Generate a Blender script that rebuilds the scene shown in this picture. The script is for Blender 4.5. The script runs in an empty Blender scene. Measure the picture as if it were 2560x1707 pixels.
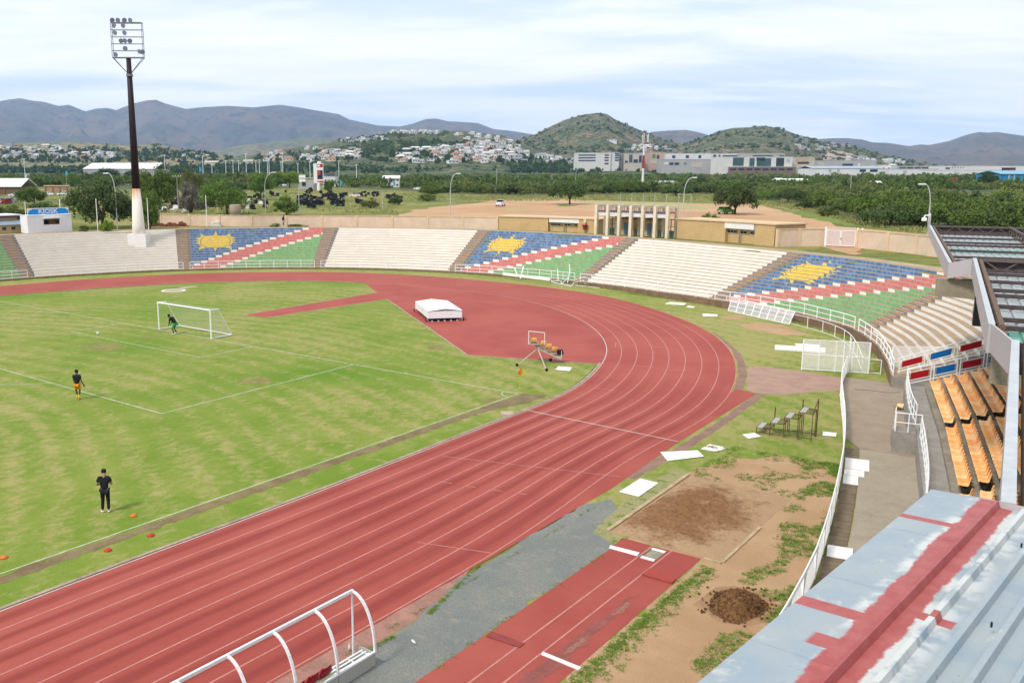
import bpy, bmesh, math, random
import numpy as np
from mathutils import Vector, Matrix, noise
from mathutils.bvhtree import BVHTree
random.seed(11)
R_ = random.Random(5)
SC = bpy.context.scene
COL = SC.collection
PI = math.pi

# ---------------------------------------------------------------- camera (solved from the pitch markings and the track lanes)
FPX = 2257.4387
YAW, PITCH, ROLL = -0.67396071, -0.18223845, -0.00106006
CAM = Vector((64.514892, -46.884225, 13.856362))
PPX, PPY = 1280 - 207.6168, 853.5 - 9.79152
_d = Vector((math.sin(YAW) * math.cos(PITCH), math.cos(YAW) * math.cos(PITCH), math.sin(PITCH)))
_r0 = Vector((math.cos(YAW), -math.sin(YAW), 0))
_u0 = _r0.cross(_d)
_r = math.cos(ROLL) * _r0 + math.sin(ROLL) * _u0
_u = _r.cross(_d)
cam_data = bpy.data.cameras.new('camera')
cam = bpy.data.objects.new('camera', cam_data)
COL.objects.link(cam)
cam.matrix_world = Matrix(((_r.x, _u.x, -_d.x, CAM.x), (_r.y, _u.y, -_d.y, CAM.y), (_r.z, _u.z, -_d.z, CAM.z), (0, 0, 0, 1)))
cam_data.sensor_fit = 'HORIZONTAL'
cam_data.sensor_width = 36
cam_data.lens = FPX / 2560 * 36
cam_data.shift_x = 207.6168 / 2560
cam_data.shift_y = -9.79152 / 2560
cam_data.clip_start = 0.05
cam_data.clip_end = 60000
SC.camera = cam

def ray(px, py):
    return _d + _r * ((px - PPX) / FPX) + _u * ((PPY - py) / FPX)
def G(px, py, z=0.0):
    """the point of the level z that shows at a pixel of the photograph"""
    v = ray(px, py)
    return CAM + v * ((z - CAM.z) / v.z)
def AT(px, py, dist):
    """the point at a pixel, dist metres along the view axis"""
    return CAM + ray(px, py) * dist

# ---------------------------------------------------------------- sky, sun, exposure
SUN_EL, SUN_AZ = math.radians(50), math.radians(262)      # azimuth: direction the light comes from, from +X anticlockwise
world = bpy.data.worlds.new('World')
SC.world = world
world.use_nodes = True
wn, wl = world.node_tree.nodes, world.node_tree.links
wn.clear()
def _n(nodes, t, **k):
    n = nodes.new(t)
    for a, b in k.items():
        setattr(n, a, b)
    return n
out = _n(wn, 'ShaderNodeOutputWorld')
bg = _n(wn, 'ShaderNodeBackground')
sky = _n(wn, 'ShaderNodeTexSky', sky_type='NISHITA', sun_disc=False)
sky.sun_elevation = SUN_EL
sky.sun_rotation = PI / 2 - SUN_AZ
sky.altitude = 1700
sky.air_density = 1.0
sky.dust_density = 2.0
tc = _n(wn, 'ShaderNodeTexCoord')
sep = _n(wn, 'ShaderNodeSeparateXYZ')
wl.new(tc.outputs['Generated'], sep.inputs[0])
def wmath(op, a, b=None):
    n = _n(wn, 'ShaderNodeMath', operation=op)
    for i, v in enumerate((a, b)):
        if v is None: continue
        if isinstance(v, (int, float)): n.inputs[i].default_value = v
        else: wl.new(v, n.inputs[i])
    return n.outputs[0]
zz = wmath('ADD', wmath('MAXIMUM', sep.outputs['Z'], 0.0), 0.10)
pu = wmath('DIVIDE', sep.outputs['X'], zz)
pv = wmath('DIVIDE', sep.outputs['Y'], zz)
comb = _n(wn, 'ShaderNodeCombineXYZ')
wl.new(pu, comb.inputs[0]); wl.new(pv, comb.inputs[1])
def cloud(scale, detail, lo, hi, off, rough=0.55, stretch=(1, 1, 1)):
    mp = _n(wn, 'ShaderNodeMapping', vector_type='TEXTURE')
    mp.inputs['Location'].default_value = off
    mp.inputs['Rotation'].default_value = (0, 0, YAW * -1)
    mp.inputs['Scale'].default_value = stretch
    wl.new(comb.outputs[0], mp.inputs[0])
    nz = _n(wn, 'ShaderNodeTexNoise')
    nz.inputs['Scale'].default_value = scale
    nz.inputs['Detail'].default_value = detail
    nz.inputs['Roughness'].default_value = rough
    nz.inputs['Distortion'].default_value = 0.25
    wl.new(mp.outputs[0], nz.inputs['Vector'])
    rm = _n(wn, 'ShaderNodeMapRange', interpolation_type='SMOOTHSTEP')
    rm.inputs['From Min'].default_value = lo
    rm.inputs['From Max'].default_value = hi
    wl.new(nz.outputs['Fac'], rm.inputs['Value'])
    return rm.outputs[0]
c1 = cloud(0.75, 8, 0.36, 0.62, (5.1, 1.2, 0), rough=.5, stretch=(1.7, .8, 1))
c2 = cloud(1.7, 7, 0.46, 0.68, (0.4, 5.2, 0), rough=.55, stretch=(2.0, .8, 1))
mixs = _n(wn, 'ShaderNodeMix', data_type='RGBA')
scl = _n(wn, 'ShaderNodeVectorMath', operation='SCALE')
scl.inputs['Scale'].default_value = 0.10
wl.new(sky.outputs[0], scl.inputs[0])
wl.new(c1, mixs.inputs['Factor'])
thin = _n(wn, 'ShaderNodeMix', data_type='RGBA')      # thin veil over the blue, grey-blue cloud body
thin.inputs['Factor'].default_value = 0.92
wl.new(scl.outputs[0], thin.inputs['A'])
thin.inputs['B'].default_value = (0.39, 0.445, 0.535, 1)
wl.new(thin.outputs['Result'], mixs.inputs['A'])
mixs.inputs['B'].default_value = (0.55, 0.56, 0.575, 1)
mix2 = _n(wn, 'ShaderNodeMix', data_type='RGBA')
f2 = wmath('MULTIPLY', c2, 0.75)
wl.new(f2, mix2.inputs['Factor'])
wl.new(mixs.outputs['Result'], mix2.inputs['A'])
mix2.inputs['B'].default_value = (0.60, 0.60, 0.60, 1)
wl.new(mix2.outputs['Result'], bg.inputs['Color'])
bg.inputs['Strength'].default_value = 1.0
wl.new(bg.outputs[0], out.inputs['Surface'])

sun_data = bpy.data.lights.new('sun', 'SUN')
sun_data.energy = 1.5
sun_data.angle = math.radians(10)
sun_data.color = (1.0, 0.95, 0.87)
sun = bpy.data.objects.new('sun', sun_data)
COL.objects.link(sun)
_sd = Vector((math.cos(SUN_EL) * math.cos(SUN_AZ), math.cos(SUN_EL) * math.sin(SUN_AZ), math.sin(SUN_EL)))
sun.rotation_euler = _sd.to_track_quat('Z', 'Y').to_euler()

SC.view_settings.view_transform = 'Standard'
SC.view_settings.look = 'None'
SC.view_settings.exposure = 1.1
SC.view_settings.gamma = 1.0
SC.view_settings.use_curve_mapping = False
SC.render.engine = 'CYCLES'
SC.cycles.use_denoising = True
SC.cycles.max_bounces = 6
SC.cycles.transparent_max_bounces = 12
SC.cycles.volume_bounces = 1

# ---------------------------------------------------------------- materials
def lin(v):
    v /= 255.0
    return v / 12.92 if v <= 0.04045 else ((v + 0.055) / 1.055) ** 2.4
def C8(r, g, b, k=1.6):
    """the base colour that a face showing (r,g,b) in this light has"""
    return tuple(min(.85, lin(x) / k) for x in (r, g, b))
class NT:
    def __init__(s, name):
        s.m = bpy.data.materials.new(name)
        s.m.use_nodes = True
        s.t = s.m.node_tree
        s.N, s.L = s.t.nodes, s.t.links
        s.b = s.N['Principled BSDF']
        s.b.inputs['Specular IOR Level'].default_value = 0.25
    def new(s, t, **k):
        return _n(s.N, t, **k)
    def link(s, a, b): s.L.new(a, b)
    def pos(s, scale=(1, 1, 1), rot=(0, 0, 0), uv=False, loc=(0, 0, 0)):
        if uv:
            g = s.new('ShaderNodeUVMap'); o = g.outputs[0]
        else:
            g = s.new('ShaderNodeNewGeometry'); o = g.outputs['Position']
        m = s.new('ShaderNodeMapping')
        m.inputs['Scale'].default_value = scale
        m.inputs['Rotation'].default_value = rot
        m.inputs['Location'].default_value = loc
        s.link(o, m.inputs[0])
        return m.outputs[0]
    def noise(s, scale, detail=5, rough=.6, vec=None, dist=0):
        n = s.new('ShaderNodeTexNoise')
        n.inputs['Scale'].default_value = scale
        n.inputs['Detail'].default_value = detail
        n.inputs['Roughness'].default_value = rough
        n.inputs['Distortion'].default_value = dist
        s.link(vec if vec is not None else s.pos(), n.inputs['Vector'])
        return n.outputs['Fac']
    def rng(s, v, a, b, c=0, d=1, smooth=True):
        n = s.new('ShaderNodeMapRange', interpolation_type='SMOOTHSTEP' if smooth else 'LINEAR')
        s.link(v, n.inputs['Value'])
        for i, x in zip(('From Min', 'From Max', 'To Min', 'To Max'), (a, b, c, d)):
            n.inputs[i].default_value = x
        return n.outputs[0]
    def mix(s, f, a, b):
        n = s.new('ShaderNodeMix', data_type='RGBA')
        for i, v in (('Factor', f), ('A', a), ('B', b)):
            if isinstance(v, (int, float)): n.inputs[i].default_value = v
            elif isinstance(v, tuple): n.inputs[i].default_value = (*v[:3], 1)
            else: s.link(v, n.inputs[i])
        return n.outputs['Result']
    def math(s, op, a, b=None, c=None):
        n = s.new('ShaderNodeMath', operation=op)
        for i, v in enumerate((a, b, c)):
            if v is None: continue
            if isinstance(v, (int, float)): n.inputs[i].default_value = v
            else: s.link(v, n.inputs[i])
        return n.outputs[0]
    def bump(s, h, strength=.4, dist=.05):
        n = s.new('ShaderNodeBump')
        n.inputs['Strength'].default_value = strength
        n.inputs['Distance'].default_value = dist
        s.link(h, n.inputs['Height'])
        s.link(n.outputs[0], s.b.inputs['Normal'])
    def done(s, col, rough=.85):
        if isinstance(col, tuple): s.b.inputs['Base Color'].default_value = (*col[:3], 1)
        else: s.link(col, s.b.inputs['Base Color'])
        if isinstance(rough, (int, float)): s.b.inputs['Roughness'].default_value = rough
        else: s.link(rough, s.b.inputs['Roughness'])
        return s.m
MC = {}
def MAT(name, col, rough=.8, var=.22, scale=3.0, metal=0.0, bump=.15, spec=None):
    """a plain painted / concrete / metal surface with uneven tone and fine relief"""
    if name in MC: return MC[name]
    t = NT(name)
    dark = tuple(c * (1 - var) for c in col)
    light = tuple(min(.9, c * (1 + var * .6)) for c in col)
    p = t.pos()
    f = t.noise(scale, 6, .65, p)
    f2 = t.noise(scale * 9, 3, .6, p)
    ff = t.math('ADD', t.math('MULTIPLY', f, .7), t.math('MULTIPLY', f2, .3))
    c = t.mix(t.rng(ff, .32, .68), dark, light)
    if bump: t.bump(f2, bump, .01)
    t.b.inputs['Metallic'].default_value = metal
    if spec is not None: t.b.inputs['Specular IOR Level'].default_value = spec
    MC[name] = t.done(c, t.rng(f, .3, .7, max(.05, rough - .1), min(1, rough + .1)))
    return MC[name]

# ---------------------------------------------------------------- mesh helpers
def tag(o, label=None, cat=None, group=None, kind=None):
    if label: o['label'] = label
    if cat: o['category'] = cat
    if group: o['group'] = group
    if kind: o['kind'] = kind
    return o
def empty(name, loc=(0, 0, 0), rz=0.0, label=None, cat=None, group=None):
    o = bpy.data.objects.new(name, None)
    COL.objects.link(o)
    o.location = loc
    o.rotation_euler = (0, 0, rz)
    o.empty_display_size = .2
    return tag(o, label, cat, group)
class MB:
    """collects faces for one mesh"""
    def __init__(s): s.v, s.f, s.mi, s.uv = [], [], [], {}
    def face(s, pts, mi=0, uv=None):
        i = len(s.v)
        s.v += [tuple(p) for p in pts]
        s.f.append(tuple(range(i, i + len(pts))))
        s.mi.append(mi)
        if uv: s.uv[len(s.f) - 1] = uv
        return s
    def hexa(s, p, mi=0):
        """8 points: bottom 4 anticlockwise, top 4 anticlockwise"""
        i = len(s.v)
        s.v += [tuple(x) for x in p]
        for q in ((3, 2, 1, 0), (4, 5, 6, 7), (0, 1, 5, 4), (1, 2, 6, 5), (2, 3, 7, 6), (3, 0, 4, 7)):
            s.f.append(tuple(i + k for k in q)); s.mi.append(mi)
        return s
    def box(s, c, size, rz=0.0, mi=0, M=None):
        x, y, z = (k / 2 for k in size)
        P = [Vector(p) for p in ((-x, -y, -z), (x, -y, -z), (x, y, -z), (-x, y, -z), (-x, -y, z), (x, -y, z), (x, y, z), (-x, y, z))]
        R = Matrix.Rotation(rz, 3, 'Z') if M is None else M
        return s.hexa([R @ p + Vector(c) for p in P], mi)
    def bar(s, a, b, w=.05, h=None, mi=0, up=(0, 0, 1)):
        a, b = Vector(a), Vector(b)
        h = w if h is None else h
        d = (b - a).normalized()
        up = Vector(up)
        if abs(d.dot(up)) > .98: up = Vector((1, 0, 0))
        x = d.cross(up).normalized() * (w / 2)
        y = x.cross(d).normalized() * (h / 2)
        return s.hexa([a - x - y, a + x - y, a + x + y, a - x + y, b - x - y, b + x - y, b + x + y, b - x + y], mi)
    def tube(s, a, b, r0=.03, r1=None, n=6, mi=0, cap=True):
        a, b = Vector(a), Vector(b)
        r1 = r0 if r1 is None else r1
        d = (b - a).normalized()
        up = Vector((0, 0, 1)) if abs(d.z) < .95 else Vector((1, 0, 0))
        x = d.cross(up).normalized(); y = x.cross(d).normalized()
        i = len(s.v)
        for k in range(n):
            t = 2 * PI * k / n
            o = x * math.cos(t) + y * math.sin(t)
            s.v += [tuple(a + o * r0), tuple(b + o * r1)]
        for k in range(n):
            j = (k + 1) % n
            s.f.append((i + 2 * k, i + 2 * k + 1, i + 2 * j + 1, i + 2 * j)); s.mi.append(mi)
        if cap:
            s.f.append(tuple(i + 2 * k for k in range(n))); s.mi.append(mi)
            s.f.append(tuple(i + 2 * k + 1 for k in reversed(range(n)))); s.mi.append(mi)
        return s
    def path(s, pts, r=.03, n=6, mi=0):
        for a, b in zip(pts[:-1], pts[1:]): s.tube(a, b, r, r, n, mi)
        return s
    def lathe(s, prof, c=(0, 0, 0), n=16, mi=0, M=None):
        """prof: list of (radius, z)"""
        i = len(s.v)
        c = Vector(c)
        for r, z in prof:
            for k in range(n):
                t = 2 * PI * k / n
                p = Vector((r * math.cos(t), r * math.sin(t), z))
                if M is not None: p = M @ p
                s.v.append(tuple(p + c))
        for j in range(len(prof) - 1):
            for k in range(n):
                k2 = (k + 1) % n
                s.f.append((i + j * n + k, i + j * n + k2, i + (j + 1) * n + k2, i + (j + 1) * n + k)); s.mi.append(mi)
        s.f.append(tuple(i + k for k in reversed(range(n)))); s.mi.append(mi)
        s.f.append(tuple(i + (len(prof) - 1) * n + k for k in range(n))); s.mi.append(mi)
        return s
    def prism(s, poly, z0, z1, mi=0):
        """poly: xy outline, anticlockwise"""
        n = len(poly); i = len(s.v)
        s.v += [(p[0], p[1], z0) for p in poly] + [(p[0], p[1], z1) for p in poly]
        s.f.append(tuple(i + k for k in reversed(range(n)))); s.mi.append(mi)
        s.f.append(tuple(i + n + k for k in range(n))); s.mi.append(mi)
        for k in range(n):
            j = (k + 1) % n
            s.f.append((i + k, i + j, i + n + j, i + n + k)); s.mi.append(mi)
        return s
    def mesh(s, name, mats):
        me = bpy.data.meshes.new(name)
        me.from_pydata(s.v, [], s.f)
        for m in (mats if isinstance(mats, (list, tuple)) else [mats]): me.materials.append(m)
        if any(s.mi): me.polygons.foreach_set('material_index', s.mi)
        if s.uv:
            ul = me.uv_layers.new(name='UVMap')
            for fi, uvs in s.uv.items():
                for li, u in zip(me.polygons[fi].loop_indices, uvs): ul.data[li].uv = u
        me.update()
        return me
    def build(s, name, mats, parent=None, smooth=False, loc=None):
        me = s.mesh(name, mats)
        if smooth: me.polygons.foreach_set('use_smooth', [True] * len(me.polygons))
        o = bpy.data.objects.new(name, me)
        COL.objects.link(o)
        o.parent = parent
        if loc is not None: o.location = loc
        return o
def place(me, name, parent=None, loc=(0, 0, 0), rot=(0, 0, 0), scale=(1, 1, 1)):
    o = bpy.data.objects.new(name, me)
    COL.objects.link(o)
    o.parent = parent
    o.location = loc; o.rotation_euler = rot; o.scale = scale
    return o
def copy_tree(o, parent=None):
    c = o.copy()
    COL.objects.link(c)
    c.parent = parent
    for ch in list(o.children): copy_tree(ch, c)
    return c
def catmull(P, n=8, closed=False):
    P = [Vector(p) for p in P]
    out = []
    for i in range(len(P) - 1):
        p0 = P[i - 1] if i > 0 else P[0] * 2 - P[1]
        p1, p2 = P[i], P[i + 1]
        p3 = P[i + 2] if i + 2 < len(P) else P[-1] * 2 - P[-2]
        for k in range(n):
            t = k / n
            out.append(0.5 * ((2 * p1) + (p2 - p0) * t + (2 * p0 - 5 * p1 + 4 * p2 - p3) * t * t + (3 * p1 - p0 - 3 * p2 + p3) * t ** 3))
    out.append(P[-1])
    return out
def resample(P, n):
    L = [0]
    for a, b in zip(P[:-1], P[1:]): L.append(L[-1] + (b - a).length)
    out = []; j = 0
    for k in range(n):
        t = L[-1] * k / (n - 1)
        while j < len(L) - 2 and L[j + 1] < t: j += 1
        f = (t - L[j]) / max(1e-9, L[j + 1] - L[j])
        out.append(P[j].lerp(P[j + 1], min(1, f)))
    return out
def ribbon(mb, A, B, z, mi=0, uv=True):
    """strip of quads between two paths of equal length, facing up"""
    s = 0
    for k in range(len(A) - 1):
        ds = (A[k + 1] - A[k]).length
        pts = [(A[k].x, A[k].y, z), (A[k + 1].x, A[k + 1].y, z), (B[k + 1].x, B[k + 1].y, z), (B[k].x, B[k].y, z)]
        u = [(s, 0), (s + ds, 0), (s + ds, 1), (s, 1)]
        a = (Vector(pts[1]) - Vector(pts[0])).cross(Vector(pts[3]) - Vector(pts[0])).z
        if a < 0: pts.reverse(); u.reverse()
        mb.face(pts, mi, u if uv else None)
        s += ds
def offset(P, d):
    out = []
    for k in range(len(P)):
        a = P[max(0, k - 1)]; b = P[min(len(P) - 1, k + 1)]
        t = (b - a).normalized()
        out.append(P[k] + Vector((-t.y, t.x, 0)) * d)
    return out
def line(mb, P, w, z, mi=0):
    ribbon(mb, offset(P, w / 2), offset(P, -w / 2), z, mi, False)
def sheet(name, poly, z, m, rag=0.0, step=.6, parent=None, seed=1, kind='structure'):
    """a flat sheet with an outline that may be ragged"""
    pts = [Vector((p[0], p[1], 0)) for p in poly]
    out = []
    for a, b in zip(pts, pts[1:] + pts[:1]):
        n = max(1, int((b - a).length / step)) if rag else 1
        for k in range(n):
            p = a.lerp(b, k / n)
            if rag:
                q = p * (.9 / step) + Vector((seed * 7.3, seed * 3.1, 0))
                p = p + Vector((noise.noise(q) + .5 * noise.noise(q * 2.7), noise.noise(q + Vector((31, 7, 0))) + .5 * noise.noise(q * 2.7 + Vector((9, 1, 5))), 0)) * rag
            out.append(p)
    bm = bmesh.new()
    vs = [bm.verts.new((p.x, p.y, z)) for p in out]
    es = [bm.edges.new((vs[i], vs[(i + 1) % len(vs)])) for i in range(len(vs))]
    bmesh.ops.triangle_fill(bm, edges=es, use_beauty=True)
    for f in bm.faces:
        if f.normal.z < 0: f.normal_flip()
    me = bpy.data.meshes.new(name)
    bm.to_mesh(me); bm.free()
    me.materials.append(m)
    o = bpy.data.objects.new(name, me)
    COL.objects.link(o)
    if parent: o.parent = parent
    elif kind: o['kind'] = kind
    return o
WHITE = MAT('white_paint', (.78, .77, .74), .55, .10, 4)
WHITEM = MAT('white_metal', (.80, .80, .80), .45, .08, 6)
GALV = MAT('galvanised_steel', (.50, .52, .53), .45, .15, 5, metal=.3)
GREYP = MAT('grey_paint', (.36, .37, .38), .55, .12, 4)
CONC = MAT('concrete', (.30, .275, .245), .9, .22, 1.2, bump=.3)
CONC_D = MAT('dark_concrete', (.27, .235, .175), .9, .3, 1.0, bump=.3)
BLACK = MAT('black_rubber', (.012, .012, .014), .7, .2, 5)
RUST = MAT('rusty_steel', (.10, .052, .036), .85, .45, 4, bump=.3)
# ================================================================ terrain and the sports ground
CC = Vector((-.86, 1.59, 0))
PLAIN = 5.0
def lerp(a, b, t): return a + (b - a) * t
def table(tab, x):
    if x <= tab[0][0]: return tab[0][1]
    for (a, va), (b, vb) in zip(tab[:-1], tab[1:]):
        if x <= b:
            t = (x - a) / (b - a); t = t * t * (3 - 2 * t) * .5 + t * .5
            return va + (vb - va) * t
    return tab[-1][1]
RF = [(10, 55.2), (17, 55.2), (22, 55.5), (28, 56.1), (35, 56.6), (42, 55.6), (48, 54.2), (55, 52.4), (64, 51.0), (78, 51.0), (100, 51.5), (125, 51.2), (145, 50.6), (160, 50.0), (185, 50.0)]
RT = [(10, 66), (30, 66), (39, 65.6), (48.6, 64.6), (56.5, 63.0), (67, 62.2), (79, 62.3), (100, 63.2), (125, 63.4), (143, 62.0), (165, 61.0), (185, 61.0)]
ZT = 5.18
Z0T = [(30, .80), (45, .78), (60, .62), (80, .36), (100, .22), (190, .2)]
def rf(th): return table(RF, th)
def rt(th): return table(RT, th)
def z00(th): return table(Z0T, th)
def rz(i, th): return z00(th) + (ZT - z00(th)) * i / 16
def pol(r, th, z=0.0):
    a = math.radians(th)
    return Vector((CC.x + r * math.cos(a), CC.y + r * math.sin(a), z))
def smooth01(t):
    t = max(0.0, min(1.0, t))
    return t * t * (3 - 2 * t)
def ground_z(r, th):
    th = (th + 90) % 360 - 90
    if -60 < th < 12 : w = 0.0
    elif 12 <= th < 19: w = (th - 12) / 7
    elif th < 190: w = 1.0
    else: w = 0.0
    a = rf(max(10, min(185, th))) + .9; b = rt(max(10, min(185, th))) - .8
    za = -0.02 if r < a else (PLAIN - .02 if r > b else lerp(-.45, PLAIN - .5, (r - a) / (b - a)))
    zb = -0.02 + (PLAIN) * smooth01((r - 92) / 40)
    return lerp(zb, za, w)
# ground: one sheet from the middle of the pitch to the horizon
mb = MB()
rs = [0, 12, 24, 36, 46, 49, 51, 52, 53.5, 55, 56.5, 58, 59.5, 61, 62, 63, 64, 65, 66, 68, 71, 75, 80, 86, 92, 100, 110, 120, 135, 160, 200, 260, 340, 450, 600, 900, 1500, 3000, 6000, 11000]
ths = list(range(0, 360, 2))
idx = {}
for i, r in enumerate(rs):
    for j, th in enumerate(ths):
        p = pol(r, th, ground_z(r, th))
        idx[i, j] = len(mb.v); mb.v.append(tuple(p))
for i in range(len(rs) - 1):
    for j in range(len(ths)):
        k = (j + 1) % len(ths)
        mb.f.append((idx[i, j], idx[i + 1, j], idx[i + 1, k], idx[i, k])); mb.mi.append(0)
t = NT('veld_grass')
p = t.pos()
a = t.noise(.035, 6, .6, p); b = t.noise(.5, 6, .7, p); c = t.noise(4, 4, .7, p)
col = t.mix(t.rng(a, .38, .62), C8(128, 138, 62), C8(176, 166, 92))
col = t.mix(t.rng(b, .42, .66), col, C8(96, 122, 48))
col = t.mix(t.rng(t.math('ADD', t.math('MULTIPLY', a, .5), t.math('MULTIPLY', c, .5)), .54, .62), col, C8(190, 160, 112))
t.bump(c, .6, .2)
VELD = t.done(col, .95)
tag(mb.build('ground', VELD), kind='structure')

# turf of the pitch: green with straw coloured streaks left by the mower
def turf_mat(name, dry, lush):
    t = NT(name)
    p = t.pos()
    n1 = t.noise(2.1, 8, .7, t.pos(scale=(1, .7, 1), rot=(0, 0, .6)), .6)     # tufts bleached by the mower
    n2 = t.noise(.07, 4, .55, p)                         # large lush and dry areas
    n3 = t.noise(6, 4, .75, p)
    n4 = t.noise(.28, 5, .6, p)
    w = t.new('ShaderNodeTexWave', wave_type='RINGS', rings_direction='Z')
    t.link(t.pos(loc=(-8, 62, 0)), w.inputs['Vector'])
    w.inputs['Scale'].default_value = .16
    w.inputs['Distortion'].default_value = 6
    w.inputs['Detail'].default_value = 3
    w.inputs['Detail Scale'].default_value = .5
    f = t.math('ADD', t.math('MULTIPLY', n1, .72), t.math('MULTIPLY', w.outputs['Fac'], .09))
    f = t.math('ADD', f, t.math('MULTIPLY', n4, .24))
    f = t.math('ADD', f, t.math('MULTIPLY', t.rng(n2, .35, .65), -.12))
    straw = t.rng(f, .40 + dry, .62 + dry, 0, .88)
    g = t.mix(t.rng(n4, .35, .65), C8(124, 152, 42), C8(146, 162, 64))
    g = t.mix(t.rng(n2, .55 - lush, .72 - lush), g, C8(108, 148, 24))
    c = t.mix(straw, g, C8(186, 174, 110))
    c = t.mix(t.rng(n3, .52, .72, 0, .45), c, C8(98, 118, 30))
    worn = t.rng(t.noise(.16, 5, .62, t.pos(loc=(4, 9, 0))), .66, .76)
    c = t.mix(t.math('MULTIPLY', worn, .55), c, C8(150, 128, 88))
    t.bump(n3, .8, .03)
    return t.done(c, .95)
TURF = turf_mat('turf', .0, .0)
TURF2 = turf_mat('turf_verge', -.07, -.12)

# running track: inner and outer edges as read from the photograph
inner_px = [(0, 1526.2), (320, 1404), (640, 1288.3), (960, 1165), (1280, 1038.6), (1407.6, 990.8), (1471, 949), (1504.8, 911), (1520.8, 877.6), (1503, 837.7), (1458.6, 802.6), (1375.7, 767.6), (1280, 743.6), (1120, 723), (911, 706.3), (770, 702.5), (640, 702.8), (480, 707.5), (319, 716.5), (160, 727), (0, 739.8)]
outer_px = [(1567, 1140), (1690, 1087), (1771, 1051), (1815, 1006), (1840, 955), (1844.4, 923.8), (1835, 889), (1819, 866), (1787, 834.5), (1726.5, 805.8), (1605, 762.8), (1471, 732.5), (1280, 708.6), (1120, 694), (959, 684), (800, 680), (640, 680.8), (480, 684.5), (319, 691.5), (160, 702.5), (0, 715.6)]
XI = 37.1
Pin = [Vector((XI, -85, 0)), Vector((XI, -60, 0)), Vector((XI, -45, 0))] + [G(*p) for p in inner_px]
e = Pin[-1] + (Pin[-1] - Pin[-2]).normalized() * 12 + Vector((.5, 0, 0)); Pin += [e, e + Vector((0, -30, 0)), e + Vector((0, -60, 0))]
Pout = [Vector((XI + 9.76, y, 0)) for y in (-85, -60, -45, -36, -26, -18)] + [G(*p) for p in outer_px]
e2 = Pout[-1] + (Pout[-1] - Pout[-2]).normalized() * 14 + Vector((.8, 0, 0)); Pout += [e2, e2 + Vector((0, -30, 0)), e2 + Vector((0, -60, 0))]
NS = 220
INN = catmull(Pin, 6); OUTN = catmull(Pout, 6)
def smooth_path(P, it=14):
    for _ in range(it):
        P = [P[0]] + [(P[i - 1] + P[i] * 2 + P[i + 1]) / 4 for i in range(1, len(P) - 1)] + [P[-1]]
    return P
INN = smooth_path(resample(INN, NS)); OUTN = smooth_path(resample(OUTN, NS))
# pair the two edges by direction from the middle of the bend so that lanes stay parallel
def pair(P, Q):
    out = []
    for k, p in enumerate(P):
        t = (P[min(NS - 1, k + 1)] - P[max(0, k - 1)]).normalized(); nrm = Vector((t.y, -t.x, 0))
        best = None
        for a, b in zip(Q[:-1], Q[1:]):
            d = b - a
            den = nrm.x * d.y - nrm.y * d.x
            if abs(den) < 1e-9: continue
            w = a - p
            s = (w.x * d.y - w.y * d.x) / den; u = (w.x * nrm.y - w.y * nrm.x) / den
            if -.001 <= u <= 1.001 and 4 < s < 16 and (best is None or s < best): best = s
        out.append(best)
    for k in range(len(out)):
        if out[k] is None: out[k] = next((out[j] for j in list(range(k - 1, -1, -1)) + list(range(k + 1, len(out))) if out[j]), 9.76)
    for _ in range(10): out = [out[0]] + [(out[i - 1] + 2 * out[i] + out[i + 1]) / 4 for i in range(1, len(out) - 1)] + [out[-1]]
    return out
TW = pair(INN, OUTN)
TN = []
for k in range(NS):
    t_ = (INN[min(NS - 1, k + 1)] - INN[max(0, k - 1)]).normalized(); TN.append(Vector((t_.y, -t_.x, 0)))
def lane(f): return [INN[k] + TN[k] * (TW[k] * f) for k in range(NS)]
for _ in range(2): TN = [TN[0]] + [((TN[i - 1] + TN[i] * 2 + TN[i + 1]) / 4).normalized() for i in range(1, NS - 1)] + [TN[-1]]

t = NT('tartan_track')
uvm = t.new('ShaderNodeUVMap').outputs[0]
sp = t.new('ShaderNodeSeparateXYZ'); t.link(uvm, sp.inputs[0])
lanepos = t.math('FRACT', t.math('ADD', t.math('MULTIPLY', sp.outputs[1], 8), .08))
mid = t.math('ABSOLUTE', t.math('SUBTRACT', lanepos, .5))          # 0 in the middle of a lane, .5 at its lines
p = t.pos()
gp = t.new('ShaderNodeSeparateXYZ'); t.link(p, gp.inputs[0])
cu = t.new('ShaderNodeCombineXYZ'); t.link(t.math('MULTIPLY', sp.outputs[0], .05), cu.inputs[0]); t.link(t.math('MULTIPLY', sp.outputs[1], 9), cu.inputs[1])
along = t.noise(1.9, 6, .65, cu.outputs[0])
band = t.rng(t.math('SUBTRACT', t.math('ADD', mid, t.math('MULTIPLY', along, .8)), .40), -.02, .34, 1, 0)
wear = t.rng(gp.outputs[1], 16, -6)                        # runners have darkened the lanes of the straight
band = t.math('MULTIPLY', band, t.math('ADD', t.math('MULTIPLY', wear, .70), .04))
n1 = t.noise(.12, 5, .6, p); n2 = t.noise(2.2, 5, .65, p); n3 = t.noise(60, 3, .7, p)
c = t.mix(t.rng(n1, .35, .65), C8(196, 100, 86), C8(184, 86, 74))
c = t.mix(band, c, C8(152, 60, 52))
c = t.mix(t.rng(n2, .56, .74, 0, .4), c, C8(182, 88, 80))
c = t.mix(t.rng(t.noise(.9, 6, .7, t.pos(loc=(3, 0, 0))), .62, .72, 0, .35), c, C8(160, 76, 68))
c = t.mix(t.rng(n3, .35, .65, 0, .10), c, C8(130, 50, 44))
t.bump(n3, .35, .006)
TRACK = t.done(c, .82)
t = NT('tartan_plain')
p = t.pos()
n1 = t.noise(.15, 5, .6, p); n2 = t.noise(2.0, 6, .68, p); n3 = t.noise(60, 3, .7, p)
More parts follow.
